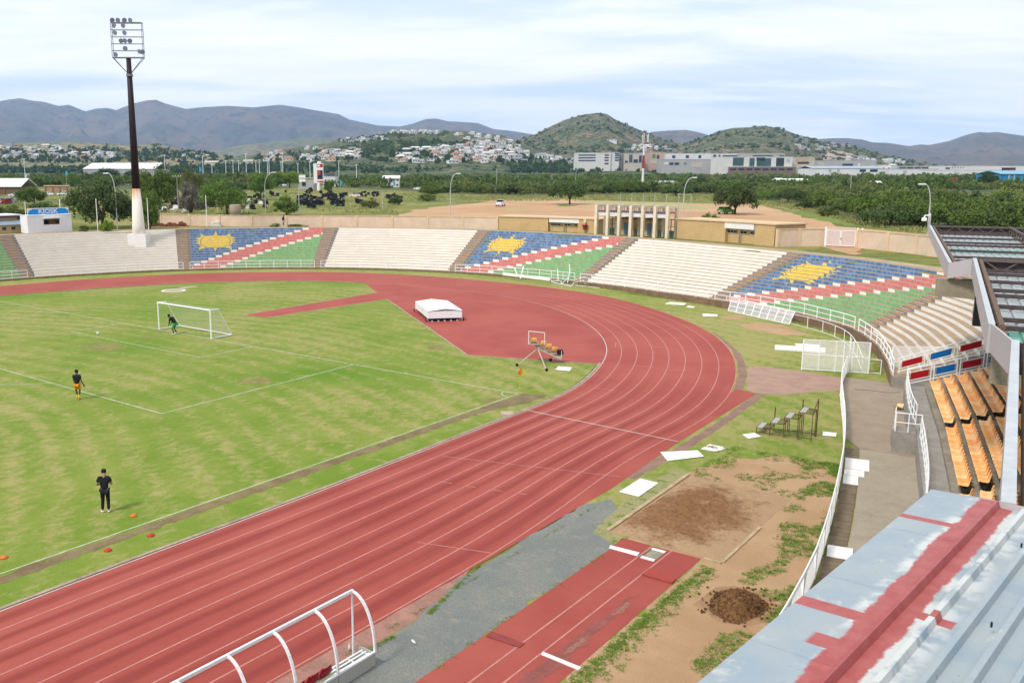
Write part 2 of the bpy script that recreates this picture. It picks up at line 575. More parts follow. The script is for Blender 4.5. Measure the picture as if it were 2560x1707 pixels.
c = t.mix(t.rng(n1, .35, .65), C8(196, 100, 86), C8(182, 84, 74))
c = t.mix(t.rng(n2, .55, .75, 0, .45), c, C8(176, 84, 76))
c = t.mix(t.rng(n3, .35, .65, 0, .10), c, C8(130, 50, 44))
t.bump(n3, .35, .006)
TARTAN = t.done(c, .82)

# turf inside the track
poly = [(p.x - .3 * TN[k].x, p.y - .3 * TN[k].y) for k, p in enumerate(INN)][::2]
sheet('turf', [(q[0], q[1]) for q in poly], 0.0, TURF)
mb = MB(); ribbon(mb, INN, OUTN if False else lane(1.0), .012, 0)
track = tag(mb.build('running_track', TRACK), kind='structure')
mb = MB()
LINE = MAT('lane_paint', C8(224, 152, 140), .7, .25, 2)
LINE_W = MAT('line_paint', C8(236, 222, 214), .7, .2, 2)
for k in range(1, 8):
    m1 = MB(); line(m1, lane(k / 8), .06, .0175)
    m1.build('lane_line', LINE, track)
m1 = MB(); line(m1, lane(.0045), .06, .0175); m1.build('lane_line', LINE_W, track)
m1 = MB(); line(m1, lane(1.0), .06, .0175); m1.build('lane_line', LINE, track)
# kerb of pale concrete along the inner edge
_y0, _x0 = G(1503, 911).y - .3, G(911, 706).x
m1 = MB()
for k in range(NS - 1):
    if INN[k].y > _y0 and INN[k].x > _x0: continue
    a0, a1 = INN[k] - TN[k] * .02, INN[k + 1] - TN[k + 1] * .02
    b0, b1 = INN[k] - TN[k] * .19, INN[k + 1] - TN[k + 1] * .19
    m1.face([(a0.x, a0.y, .05), (a1.x, a1.y, .05), (b1.x, b1.y, .05), (b0.x, b0.y, .05)][::-1])
    m1.face([(a0.x, a0.y, 0), (a1.x, a1.y, 0), (a1.x, a1.y, .05), (a0.x, a0.y, .05)])
    m1.face([(b0.x, b0.y, 0), (b1.x, b1.y, 0), (b1.x, b1.y, .05), (b0.x, b0.y, .05)][::-1])
KERB = MAT('kerb_concrete', C8(196, 176, 150), .9, .35, 1.5, bump=.4)
m1.build('kerb', KERB, track)
# outer margin of the straight and the run-out wedge
OX = 46.96
wedge = [(XI + 9.7, -85), (OX, -85), (OX, -26), (OX + .05, -12)] + [tuple(G(*q)[:2]) for q in ((1694, 1107), (1892, 984), (1840, 972))]
inner_side = [p for p in lane(.99) if -85 < p.y < G(1840, 972).y - .4 and p.x > 20]
wedge += [(p.x, p.y) for p in reversed(inner_side[::3])]
sheet('track_margin', wedge, .008, TARTAN)
# red D inside the bend with the javelin runway
dz = [(943, 731), (622, 785), (616, 788), (668, 794), (968, 748), (1168, 887.5), (1503, 911)]
arc = [p for p in lane(.006) if G(1503, 911).y - .2 < p.y and p.x > G(911, 706).x]
dpoly = [tuple(G(*q)[:2]) for q in dz] + [(p.x, p.y) for p in arc[::2]] + [tuple(G(911, 707)[:2])]
sheet('high_jump_apron', dpoly, .007, TARTAN)
# pale crumbling edge between apron and turf
m1 = MB()
for seg in ([(622, 785), (943, 731)], [(668, 794), (968, 748)], [(968, 748), (1168, 887.5)], [(1168, 887.5), (1503, 911)]):
    P = resample([G(*seg[0]), G(*seg[1])], 14)
    P = [q + Vector((R_.uniform(-.03, .03), R_.uniform(-.03, .03), 0)) for q in P]
    line(m1, P, .16, .013)
m1.build('apron_edge', KERB, bpy.data.objects['high_jump_apron'])
# marks across the lanes
def mark(a, b, w=.06, m=LINE_W, z=.0195, parent=track, name='track_mark'):
    m1 = MB(); line(m1, [G(*a), G(*b)], w, z); return m1.build(name, m, parent)
Z3 = lambda x, y: (1280 + x * .3189, 640 + y * .3189)
Z2 = lambda x, y: (1040 + x * .3616, 1140 + y * .3616)
mark(Z3(130, 1212), Z3(1305, 1456), .08)
for a, b in (((655, 1037), (795, 1053)), ((978, 863), (1103, 871)), ((1106, 713), (1222, 717)), ((1115, 587), (1207, 590)), ((1030, 486), (1110, 484)), ((885, 402), (970, 400)), ((1240, 893), (1370, 893)), ((815, 680), (810, 715))):
    mark(Z3(*a), Z3(*b), .06, LINE)
for a, b in (((180, 2), (1420, 145)), ((10, 597), (525, 672)), ((700, 255), (770, 268)), ((530, 235), (600, 245)), ((345, 208), (410, 218)), ((190, 180), (250, 190))):
    mark(Z2(*a), Z2(*b), .05, LINE)
# markings of the football pitch
PAINT = MAT('pitch_paint', C8(214, 218, 184), .9, .35, 1.5)
pm = empty('pitch_markings', (0, 0, 0)); tag(pm, kind='structure')
HW = 34.29
def pline(P, w=.11):
    m1 = MB(); line(m1, [Vector((x, y, 0)) for x, y in P], w, .011); m1.build('pitch_line', PAINT, pm)
pline([(-HW, 0), (HW + .05, 0)], .12)
pline([(HW, 0), (HW, -100)], .09); pline([(-HW, 0), (-HW, -100)], .12)
def px_line(a, b, w=.11):
    p, q = G(*a), G(*b); pline([(p.x, p.y), (q.x, q.y)], w)
px_line((885.5, 911), (404.3, 1034.1)); px_line((404.3, 1034.1), (0, 922)); px_line((149.9, 779.7), (-120, 822))
pe = G(404.3, 1034.1); pe2 = G(0, 922)
px_line((633, 866.4), (501.3, 893.8)); px_line((501.3, 893.8), (177.3, 829.4)); px_line((177.3, 829.4), (305.5, 809))
arcp = [G(0, 962.5), G(40, 961.5), G(85, 960), (G(126, 957.5))]
pline([(p.x, p.y) for p in arcp], .1)
pline([(HW - 1.05 * math.cos(a), -1.05 * math.sin(a)) for a in [i * PI / 16 for i in range(9)]], .1)
pline([(HW - 9.5, 0), (HW - 9.5, .45)], .1)
# worn strip outside the touch line
t = NT('worn_soil')
p = t.pos(); n1 = t.noise(.8, 6, .65, p); n2 = t.noise(7, 5, .7, p)
c = t.mix(t.rng(n1, .35, .65), C8(156, 136, 98), C8(132, 110, 80))
c = t.mix(t.rng(t.noise(2.2, 6, .7, p), .56, .68), c, C8(150, 150, 78)); c = t.mix(t.rng(n2, .55, .7, 0, .6), c, C8(178, 162, 116)); t.bump(n2, .8, .03)
WORN = t.done(c, .95)
strip = [(HW + .12, -85)] + [(HW + .14, y) for y in range(-80, 0, 5)] + [(HW + .2, .3), (HW + 1.6, 1.0), (HW + 1.7, -1.5)] + [(HW + .78, y) for y in range(-5, -81, -5)] + [(HW + .85, -85)]
sheet('worn_strip', strip, .004, WORN, rag=.2, step=.35, seed=3)
for k, (x, y, rx, ry) in enumerate(((262, 868, 60, 9), (640, 950, 48, 12), (1545 * .87, 0, 0, 0), (370, 842, 14, 4), (1090, 869, 26, 8), (1250, 1005, 40, 12))):
    if rx == 0: continue
    P = []
    for i in range(26):
        a = 2 * PI * i / 26
        g = G(x + rx * math.cos(a) * R_.uniform(.6, 1.1), y + ry * math.sin(a) * R_.uniform(.6, 1.1)); P.append((g.x, g.y))
    t = sheet('worn_patch', P, .0035, MAT('bare_patch', C8(156, 150, 84), .95, .35, 1.5, bump=.5), rag=.4, step=.35, seed=20 + k)
# throwing circle at the far side of the infield
pc = G(434, 726.5)
tcg = empty('shot_put_circle', (pc.x, pc.y, 0), 0); tag(tcg, kind='structure')
mb = MB(); mb.lathe([(1.15, 0.004), (1.15, .010)], n=28); mb.build('slab', MAT('pale_concrete', C8(206, 186, 164), .9, .2, 2), tcg)
mb = MB()
for i in range(32):
    a, b = 2 * PI * i / 32, 2 * PI * (i + 1) / 32
    mb.face([(1.15 * math.cos(a), 1.15 * math.sin(a), .014), (1.42 * math.cos(a), 1.42 * math.sin(a), .014), (1.42 * math.cos(b), 1.42 * math.sin(b), .014), (1.15 * math.cos(b), 1.15 * math.sin(b), .014)])
mb.build('rim', WHITE, tcg)
P = [G(434 + x, 726 + y) for x, y in ((10, -7), (45, -11), (62, -9.5), (25, -4.5))]
sheet('sector_slab', [(p.x, p.y) for p in P], .006, MC['pale_concrete'])
# drainage strips outside the track
def px_strip(name, A, B, z, m, **k):
    P = [G(*a) for a in A] + [G(*b) for b in reversed(B)]
    return sheet(name, [(p.x, p.y) for p in P], z, m, **k)
BRICKP = MAT('brown_paving', C8(168, 132, 116), .9, .3, 1.2, bump=.4)
px_strip('drain_strip', [Z3(1905, 1085), Z3(1600, 1310), Z3(1290, 1500), Z3(1060, 1630), Z3(880, 1730)], [Z3(1990, 1085), Z3(1690, 1310), Z3(1385, 1510), Z3(1150, 1645), Z3(960, 1750)], .006, BRICKP, rag=.08, step=.4)
px_strip('drain_strip', [Z3(1745, 1040), Z3(1775, 930), Z3(1768, 830), Z3(1725, 740), Z3(1640, 650), Z3(1560, 590)], [Z3(1815, 1045), Z3(1838, 930), Z3(1830, 850), Z3(1795, 770), Z3(1700, 680), Z3(1590, 600)], .006, BRICKP)
# verge between track and terraces
rv = [pol(rf(th) + .05, th) for th in range(12, 186, 3)]
ov = [p for p in lane(1.0) if p.y > -14 and p.x > -60]
vp = [(p.x, p.y) for p in ov[::2]]
la, lb = ov[-1], pol(rf(185), 185)
vp += [(lb.x, lb.y)] + [(p.x, p.y) for p in reversed(rv)] + [(56.5, 8), (57.5, -6), (58.6, -14), (60, -30), (60, -60), (47.3, -60), (47.3, -16)]
sheet('grass_verge', vp, .003, TURF2)
# ================================================================ long jump area, gravel, walkway
t = NT('grey_gravel')
p = t.pos(); n1 = t.noise(.5, 5, .6, p); n2 = t.noise(15, 6, .8, p); n3 = t.noise(2.0, 6, .75, p)
c = t.mix(t.rng(n1, .35, .65), C8(148, 152, 146), C8(164, 162, 152))
c = t.mix(t.rng(n2, .42, .66, 0, .8), c, C8(118, 124, 122))
c = t.mix(t.rng(n3, .54, .66, 0, .55), c, C8(184, 172, 148)); t.bump(n2, 1.0, .03)
GRAVEL = t.done(c, .95)
sheet('gravel_strip', [(48.05, -60), (49.98, -60), (50.02, -17.9), (49.9, -17.2), (49.2, -16.5), (48.6, -14.2), (47.6, -13.2), (47.0, -14.4), (47.05, -20), (47.2, -23.5), (47.75, -26.5), (48.0, -30)], .009, GRAVEL, rag=.22, step=.5, seed=5)
TANP = MAT('tan_paving', C8(186, 138, 122), .9, .3, 1.0, bump=.3)
sheet('tan_margin', [(46.93, -60), (47.85, -60), (47.8, -27), (47.4, -24), (46.97, -22.5)], .0065, TANP, rag=.05, step=.6, seed=6)
# bare ground
t = NT('bare_ground')
p = t.pos(); n1 = t.noise(.35, 6, .62, p); n2 = t.noise(14, 5, .75, p); n3 = t.noise(1.6, 6, .7, p)
c = t.mix(t.rng(n1, .35, .65), C8(214, 176, 136), C8(200, 160, 120))
c = t.mix(t.rng(n2, .5, .7, 0, .5), c, C8(178, 138, 100))
c = t.mix(t.rng(n3, .55, .72, 0, .5), c, C8(176, 150, 110)); t.bump(n2, .8, .03)
BARE = t.done(c, .97)
sheet('bare_ground', [(53.1, -60), (58.4, -60), (57.4, -20), (56.0, -11.5), (54.9, -5.5), (53.3, -2.5), (51.5, -2.6), (49.8, -4.6), (48.8, -7.5), (48.7, -12), (49.1, -16.5), (53.1, -16.7)], .0055, BARE, rag=.5, step=.5, seed=8)
sheet('bare_patch', [tuple(G(*q)[:2]) for q in ((1845, 812), (1905, 806), (1950, 812), (2000, 830), (2030, 838), (1960, 838), (1880, 825))], .0055, BARE, rag=.35, step=.5, seed=9)
sheet('bare_patch', [tuple(G(*q)[:2]) for q in ((1880, 790), (1840, 798), (1800, 796), (1830, 788))], .0055, BARE, rag=.3, step=.5, seed=10)
# crossing of pinkish concrete between gate and track
t = sheet('crossing', [tuple(G(*q)[:2]) for q in ((1870, 917), (1900, 916), (1990, 925), (2040, 935), (2140, 950), (2170, 955), (2130, 975), (2060, 978), (1960, 986), (1900, 984), (1866, 975), (1868, 945))], .0045, MAT('pink_concrete', C8(196, 160, 140), .92, .22, .8, bump=.3))
# sandpit: border of pale stone and a trodden sand surface
pit = empty('sandpit', (51.4, -12.4, 0)); tag(pit, kind='structure')
t = NT('damp_sand')
p = t.pos(); gp_ = t.new('ShaderNodeSeparateXYZ'); t.link(p, gp_.inputs[0])
dd_ = t.math('ADD', t.math('POWER', t.math('ABSOLUTE', t.math('MULTIPLY', t.math('SUBTRACT', gp_.outputs[0], 50.9), .36)), 2.0), t.math('POWER', t.math('ABSOLUTE', t.math('MULTIPLY', t.math('ADD', gp_.outputs[1], 12.7), .225)), 2.0))
n1 = t.math('ADD', t.math('MULTIPLY', t.noise(.9, 6, .7, p), .9), t.math('MULTIPLY', dd_, -.34)); n2 = t.noise(6, 6, .72, p); n3 = t.noise(24, 3, .7, p)
c = t.mix(t.rng(n1, .12, .42), C8(214, 176, 136), C8(170, 124, 84))
c = t.mix(t.math('MULTIPLY', t.rng(n2, .46, .66), t.rng(n1, .0, .4, .12, .85)), c, C8(132, 90, 56)); t.bump(t.math('ADD', n2, t.math('MULTIPLY', n3, .4)), 1.0, .06)
SAND = t.done(c, .97)
mb = MB()
NX, NY = 46, 84
X0, X1, Y0, Y1 = 49.22, 53.66, -16.5, -8.2
vi = []
for j in range(NY + 1):
    for i in range(NX + 1):
        x, y = lerp(X0, X1, i / NX), lerp(Y0, Y1, j / NY)
        e = min(i, NX - i, j, NY - j) / 6
        d = math.exp(-((x - 50.9) / 1.7) ** 2 - ((y + 12.6) / 2.9) ** 2)
        h = .012 + min(1, e) * (d * .2 + .03 * (1 + noise.noise((x * 1.3, y * 1.3, 0))) + (.014 + .11 * d) * noise.noise((x * 4, y * 4, 2)) + (.008 + .06 * d) * noise.noise((x * 13, y * 13, 5)))
        vi.append((x - 51.4, y + 12.4, max(.0105, h)))
mb.v = vi
for j in range(NY):
    for i in range(NX):
        a = j * (NX + 1) + i
        mb.f.append((a, a + 1, a + NX + 2, a + NX + 1)); mb.mi.append(0)
o = mb.build('sand', SAND, pit, True)
STONE = MAT('pale_kerbstone', C8(214, 190, 150), .9, .3, 2, bump=.3)
def blocks(a, b, w, h, L, mat, par, name='kerbstone', off=Vector((51.4, -12.4, 0)), gap=.015, z=0.0):
    a, b = Vector((*a, 0)), Vector((*b, 0))
    n = max(1, round((b - a).length / L))
    d = (b - a) / n
    me = None
    ang = math.atan2(d.y, d.x)
    m = MB(); m.box((0, 0, h / 2), (d.length - gap, w, h)); me = m.mesh(name, mat)
    for k in range(n):
        q = a + d * (k + .5) - off
        place(me, name, par, (q.x, q.y, z + R_.uniform(-.006, .004)), (0, 0, ang + R_.uniform(-.01, .01)))
blocks((48.94, -8.1), (49.14, -16.45), .16, .07, .85, STONE, pit)
blocks((53.10, -16.62), (53.74, -16.62), .12, .06, .6, STONE, pit)
blocks((53.74, -16.5), (53.70, -12.4), .12, .05, .85, STONE, pit)
# paving of small setts left of the pit
t = NT('mossy_setts')
br = t.new('ShaderNodeTexBrick')
t.link(t.pos(scale=(1, 1, 1), rot=(0, 0, PI / 2)), br.inputs['Vector'])
br.inputs['Scale'].default_value = 4
br.inputs['Color1'].default_value = (*C8(206, 186, 148), 1); br.inputs['Color2'].default_value = (*C8(186, 166, 126), 1); br.inputs['Mortar'].default_value = (*C8(126, 146, 66), 1)
br.inputs['Mortar Size'].default_value = .04
c = t.mix(t.rng(t.noise(1.8, 5, .65), .52, .62), br.outputs['Color'], C8(110, 140, 44))
SETT = t.done(c, .95)
sheet('sett_paving', [(48.05, -7.6), (48.86, -7.8), (49.05, -16.45), (50.0, -16.9), (49.95, -17.5), (48.7, -16.9), (48.15, -13)], .0095, SETT, rag=.12, step=.35, seed=12)
# runway
rw = sheet('long_jump_runway', [(50.0, -60), (53.12, -60), (53.12, -26), (53.06, -20), (53.02, -16.64), (49.9, -16.7), (50.02, -18)], .012, TARTAN, rag=.02, step=.8)
for x in (51.2, 51.95):
    m1 = MB(); line(m1, [Vector((x + .1, -60, 0)), Vector((x - .06, -16.68, 0))], .06, .0175); m1.build('runway_line', LINE, rw)
DAMP = MAT('damp_tartan', C8(168, 94, 84), .7, .3, 1.0)
sheet('damp_streak', [(52.3, -60), (52.75, -60), (52.75, -27), (52.62, -23.5), (52.5, -21.2), (52.42, -20.6), (52.32, -21.5), (52.25, -24.5), (52.2, -28)], .0165, DAMP, rag=.2, step=.22, seed=13, parent=rw)
GRIT = MAT('grey_grit', C8(178, 122, 108), .9, .3, 8)
sheet('grit_patch', [(52.42, -21.4), (52.6, -21.4), (52.62, -22.3), (52.45, -22.5)], .0185, GRIT, rag=.1, step=.1, seed=14, parent=rw)
sheet('grit_patch', [(52.42, -24.2), (52.56, -24.2), (52.6, -25.2), (52.4, -25.6)], .0185, GRIT, rag=.1, step=.12, seed=15, parent=rw)
def board(name, pts, th, m, label, cat, z=.012, group=None, tilt=0):
    """a loose flat board lying on the ground, corners given as pixels"""
    P = [G(*q) for q in pts]
    c = sum(P, Vector()) / len(P)
    area = sum(P[i].x * P[(i + 1) % len(P)].y - P[(i + 1) % len(P)].x * P[i].y for i in range(len(P)))
    if area < 0: P.reverse()
    m1 = MB(); m1.prism([(q.x - c.x, q.y - c.y) for q in P], 0, th)
    o = m1.build(name, m, None, loc=(c.x, c.y, z))
    if tilt: o.rotation_euler = (tilt, 0, 0)
    return tag(o, label, cat, group)
z2 = Z2
board('takeoff_board', [z2(1345, 622), z2(1545, 672), z2(1530, 692), z2(1335, 638)], .03, WHITEM, 'white take-off board let into the red runway beside the open pit box', 'take-off board')
board('takeoff_board', [z2(878, 1358), z2(1142, 1465), z2(1125, 1482), z2(865, 1374)], .03, WHITE, 'worn white take-off board on the runway at the bottom of the photo', 'take-off board')
RED_LID = MAT('red_rubber_lid', C8(186, 78, 66), .7, .2, 3)
board('runway_cover', [z2(1615, 782), z2(1795, 855), z2(1770, 886), z2(1560, 826)], .05, RED_LID, 'lifted red rubber lid with a cut-out lying across the runway', 'cover')
board('runway_cover', [z2(520, 1215), z2(750, 1298), z2(715, 1328), z2(485, 1250)], .03, MAT('red_rubber_lid_dark', C8(170, 76, 70), .7, .25, 3), 'red rubber lid set in a grassy slot at the gravel edge', 'cover')
# open pit box in the runway: a frame of white concrete round a recess
bx = empty('pit_box', G(*z2(1640, 685)), .0, 'open sunken box with white concrete ends in the red runway', 'pit box')
bx.location.z = .014
m1 = MB(); m1.box((-.0, .46, .02), (.52, .14, .04)); m1.build('end_block', WHITE, bx)
m1 = MB(); m1.box((0, -.46, .02), (.52, .14, .04)); m1.build('end_block', WHITE, bx)
m1 = MB(); m1.box((-.29, 0, .015), (.06, 1.06, .03)); m1.build('side_board', MAT('old_timber', C8(150, 128, 96), .9, .35, 4), bx)
m1 = MB(); m1.box((.0, 0, .004), (.52, .78, .008)); m1.build('floor', CONC_D, bx)
# loose white boards on the grass and the walkway
z4 = lambda x, y: (1600 + x * .3189, 980 + y * .3189)
BOARD = MAT('white_board', (.80, .79, .76), .6, .12, 2)
LYING = 'loose white boards lying about'
board('white_board', [z4(160, 475), z4(450, 465), z4(500, 510), z4(215, 540)], .02, BOARD, 'long bent white board on the grass next to the track edge', 'board', .03, LYING, .015)
MUDDY = NT('muddy_board'); _c = MUDDY.mix(MUDDY.rng(MUDDY.noise(2.5, 6, .7), .50, .60), (.72, .70, .64), C8(140, 112, 88)); MUDDY = MUDDY.done(_c, .8)
board('white_board', [z4(545, 412), z4(682, 440), z4(610, 472), z4(478, 450)], .02, MUDDY, 'white board smeared with brown mud near the drain strip', 'board', .02, LYING)
board('white_board', [z2(1550, 160), z2(1675, 190), z2(1540, 283), z2(1405, 250)], .02, BOARD, 'square white board with small specks beside the sandpit', 'board', .022, LYING)
board('white_board', [z4(802, 336), z4(900, 323), z4(948, 352), z4(850, 368)], .02, BOARD, 'small white board in front of the rusty stepped stand', 'board', .02, LYING)
board('white_board', [z4(1432, 313), z4(1540, 325), z4(1536, 352), z4(1430, 345)], .02, BOARD, 'narrow white board on the grass close to the white fence', 'board', .03, LYING)
z3 = Z3
board('white_board', [z3(340, 893), z3(362, 867), z3(470, 877), z3(452, 903)], .02, BOARD, 'white board on the turf near the judges trolley', 'board', .02, LYING)
board('white_board', [z3(1198, 380), z3(1240, 366), z3(1368, 376), z3(1350, 390)], .06, MAT('bent_white_sheet', (.74, .72, .64), .6, .2, 3), 'crumpled pale sheet on the verge under the white terrace', 'sheet', .03, LYING)
board('white_board', [z3(1366, 400), z3(1380, 393), z3(1434, 400), z3(1420, 409)], .02, BOARD, 'tiny white board on the verge below the white terrace', 'board', .02, LYING)
board('white_board', [z3(1492, 456), z3(1608, 462), z3(1612, 474), z3(1498, 476)], .04, BOARD, 'flat white piece on the verge below the flag terrace with the slanted screen', 'board', .02, LYING)
z6 = lambda x, y: (1920 + x * .3189, 540 + y * .3189)
board('white_slab', [z6(55, 1022), z6(450, 1045), z6(450, 1075), z6(52, 1050)], .12, WHITE, 'long white slab on the grass behind the mesh gate', 'slab', .01, 'white slabs behind the gate')
board('white_slab', [z6(210, 1008), z6(400, 1018), z6(402, 1034), z6(222, 1020)], .1, WHITE, 'shorter white slab leaning behind the long slab at the gate', 'slab', .01, 'white slabs behind the gate')
board('paving_slab', [(1250, 1028), (1282, 1028), (1284, 1037), (1254, 1038)], .015, MAT('pinkish_slab', C8(214, 190, 168), .9, .2, 3), 'small pale paving slab by the corner of the pitch', 'slab', .008)
# heap of dark soil
hp = G(1845, 1512)
mb = MB()
nr, na = 16, 44
rows = []
for i in range(nr + 1):
    for j in range(na):
        a = 2 * PI * j / na; rr = i / nr
        R0 = .98 + .3 * noise.noise((math.cos(a) * 1.5, math.sin(a) * 1.5, 3))
        x, y = rr * R0 * .92 * math.cos(a), rr * R0 * 1.15 * math.sin(a)
        core = max(0, 1 - (rr / .82) ** 2)
        h = .46 * core + .16 * core ** .5 * noise.noise((x * 3, y * 3, 1)) + .10 * core ** .5 * noise.noise((x * 8, y * 8, 4)) + .06 * core ** .5 * noise.noise((x * 22, y * 22, 7))
        mb.v.append((x, y, max(0.004, h + .006)))
for i in range(nr):
    for j in range(na):
        k = (j + 1) % na
        mb.f.append((i * na + j, (i + 1) * na + j, (i + 1) * na + k, i * na + k)); mb.mi.append(0)
t = NT('dark_soil'); n2 = t.noise(9, 6, .75); n3 = t.noise(30, 3, .7)
c = t.mix(t.rng(n2, .38, .62), C8(104, 70, 40), C8(160, 116, 74)); t.bump(t.math('ADD', n2, t.math('MULTIPLY', n3, .5)), 1.0, .06)
tag(mb.build('soil_heap', t.done(c, .97), None, True, loc=(hp.x, hp.y, .004)), 'low heap of dark brown soil on the bare ground', 'soil heap')
# clods round the heap
t = MAT('soil_clod', C8(120, 84, 50), .95, .35, 8, bump=.4)
mb = MB()
for k in range(260):
    a = R_.uniform(0, 6.3); r = R_.gauss(.75, .32); s_ = R_.uniform(.02, .06)
    mb.box((r * .95 * math.cos(a), r * 1.15 * math.sin(a), max(.01, .40 * (1 - (r / .85) ** 2)) + .02), (s_ * 1.3, s_, s_), R_.uniform(0, 3))
tag(mb.build('soil_clods', t, bpy.data.objects['soil_heap']), kind='stuff')
sheet('soil_spill', [(hp.x + math.cos(a) * R_.uniform(1.15, 1.3), hp.y + math.sin(a) * R_.uniform(1.35, 1.5)) for a in [i * 2 * PI / 22 for i in range(22)]], .0068, MAT('soil_stain', C8(188, 148, 108), .95, .3, 3), rag=.16, step=.25, seed=21)

# walkway of big concrete slabs with a drain channel of planks along the fence
FEN = [Vector(p) for p in ((48.75, 19.0, 0), (49.75, 13.6, 0), (51.2, 8.2, 0), (52.4, 3.9, 0), (53.9, -2.1, 0), (55.2, -8.35, 0), (56.0, -12.7, 0), (56.66, -17.0, 0), (57.2, -23, 0), (57.5, -30, 0), (57.6, -42, 0))]
FENP = [p + Vector((.22, 0, 0)) for p in catmull(FEN, 8)]
RETW = [Vector(p) for p in ((53.5, 14.2, 0), (54.1, 11.2, 0), (55.2, 6.4, 0), (56.55, 1.6, 0), (57.85, -4.2, 0), (58.75, -9, 0), (59.4, -14, 0), (59.9, -20, 0), (60.2, -30, 0), (60.3, -42, 0))]
RETP = catmull(RETW, 8)
def at_y(P, y):
    for a, b in zip(P[:-1], P[1:]):
        if (a.y - y) * (b.y - y) <= 0: return a.lerp(b, (y - a.y) / (b.y - a.y + 1e-9))
    return P[0] if abs(P[0].y - y) < abs(P[-1].y - y) else P[-1]
wk = empty('walkway', (0, 0, 0)); tag(wk, kind='structure')
SLAB = MAT('walkway_slab', C8(186, 168, 146), .92, .16, .7, bump=.3)
SLAB2 = MAT('walkway_slab_pale', C8(194, 180, 158), .92, .16, .7, bump=.3)
joints = [17.5, 9.3, .95, -4.0, -8.4, -12.8, -17.2, -22, -28, -36, -42]
for k, (ya, yb) in enumerate(zip(joints[:-1], joints[1:])):
    n = 5
    left, right = [], []
    for i in range(n + 1):
        y = lerp(ya - .012, yb + .012, i / n)
        lo = at_y(FENP, y) + Vector((.08 if y > 1 else .76, 0, 0)); ri = at_y(RETP, y) - Vector((.02, 0, 0))
        tt = .22
        left.append((lo.x, y)); right.append((ri.x, y + .25 * (ri.x - lo.x) * tt))
    m1 = MB(); m1.prism(left + right[::-1], -.02, .05 + (.004 if k % 2 else 0)); m1.build('slab', SLAB if k < 2 else SLAB2, wk)
PLANK = MAT('drain_plank', C8(150, 132, 108), .9, .25, 2, bump=.3)
m1 = MB(); m1.box((0, 0, .02), (.62, .40, .05)); pme = m1.mesh('drain_cover', PLANK)
y = .7
while y > -40:
    q = at_y(FENP, y)
    s = at_y(FENP, y - .2)
    place(pme, 'drain_cover', wk, (q.x + .40, q.y, R_.uniform(-.004, .004)), (0, 0, R_.uniform(-.02, .02) + .22))
    y -= .425
for k, (ya, yb, w, lab) in enumerate(((-1.0, -2.75, 1.05, 'upper of the large white panels lying on the walkway drain'), (-2.85, -3.75, .85, 'middle white panel on the drain, notched at one corner'), (-3.8, -5.05, .62, 'lowest of the three white panels grouped on the walkway drain'), (-12.55, -13.65, .86, 'single white panel across the drain close to the pale blue roof'))):
    a = at_y(FENP, (ya + yb) / 2)
    m1 = MB(); m1.box((0, 0, .02), (w, abs(yb - ya), .035))
    o = m1.build('loose_sheet', BOARD, None, loc=(a.x + .12 + w / 2, a.y, .055)); o.rotation_euler.z = .23
    tag(o, lab, 'panel', 'white panels on the walkway drain')
# grass tufts growing through the bare ground and along the edges of the paved strips
def tufts(name, spots, m, label, hr=(.015, .05)):
    V = []
    for (x, y, rad, n) in spots:
        for j in range(n):
            a = R_.uniform(0, 6.3); r = rad * R_.random() ** .6
            b = Vector((x + r * math.cos(a), y + r * math.sin(a), .006)); a = R_.uniform(0, 6.3); h_ = R_.uniform(*hr); w = R_.uniform(.006, .016)
            u = Vector((math.cos(a), math.sin(a), 0)) * w; tl = Vector((R_.gauss(0, .05), R_.gauss(0, .05), h_))
            V += [tuple(b - u), tuple(b + u), tuple(b + u * .3 + tl), tuple(b - u * .3 + tl)]
    V = np.array(V); n = len(V) // 4
    me = bpy.data.meshes.new(name)
    me.from_pydata(V.tolist(), [], [tuple(range(4 * k, 4 * k + 4)) for k in range(n)]); me.materials.append(m)
    o = bpy.data.objects.new(name, me); COL.objects.link(o); tag(o, label, 'grass', kind='stuff')
TUFT = MAT('tuft_green', C8(126, 160, 56), .9, .35, 2.5, bump=0)
sp_ = []
for k in range(3000):
    y = R_.uniform(-24, -2.2); fx = at_y(FENP, y).x
    edge = R_.random() ** 1.7
    x = fx - .1 - edge * 3.2
    if noise.noise((x * .9, y * .55, 3)) + (.45 - edge) * .9 < .12: continue
    if y > -17.2 and x < 53.9 and y < -8: continue
    sp_.append((x, y, R_.uniform(.04, .3), R_.randint(10, 40)))
for k in range(800):
    x, y = R_.uniform(48.9, 54.2), R_.uniform(-8.2, -2.4)
    if noise.noise((x * .8, y * .8, 9)) < .02: continue
    sp_.append((x, y, R_.uniform(.05, .25), R_.randint(8, 24)))
for k in range(900):
    y = R_.uniform(-34, -17.2); x = 53.28 + abs(R_.gauss(0, .33))
    sp_.append((x, y, R_.uniform(.05, .2), R_.randint(8, 22)))
for k in range(150):
    y = R_.uniform(-30, -14.5); sp_.append((50.0 + R_.gauss(0, .05) if noise.noise((0, y * .7, 1)) > 0 else 47.5, y, .08, 6))
for k in range(240):
    y = R_.uniform(-36, -22); x = 47.9 + .1 * noise.noise((0, y, 0)) if y < -26 else lerp(46.98, 47.85, (-22 - y) / 4)
    if noise.noise((3, y * .5, 2)) > -.1: sp_.append((x, y, .09, 10))
tufts('grass_tufts', sp_, TUFT, 'scattered green grass tufts on the bare ground by the fence')
DTUFT = MAT('verge_blades', C8(128, 158, 44), .9, .4, 1.5, bump=0)
sp_ = []
for k in range(1500):
    th = R_.uniform(20, 182); r = rf(th) - R_.uniform(.05, .7) ; p = pol(r, th); sp_.append((p.x, p.y, .25, 7))
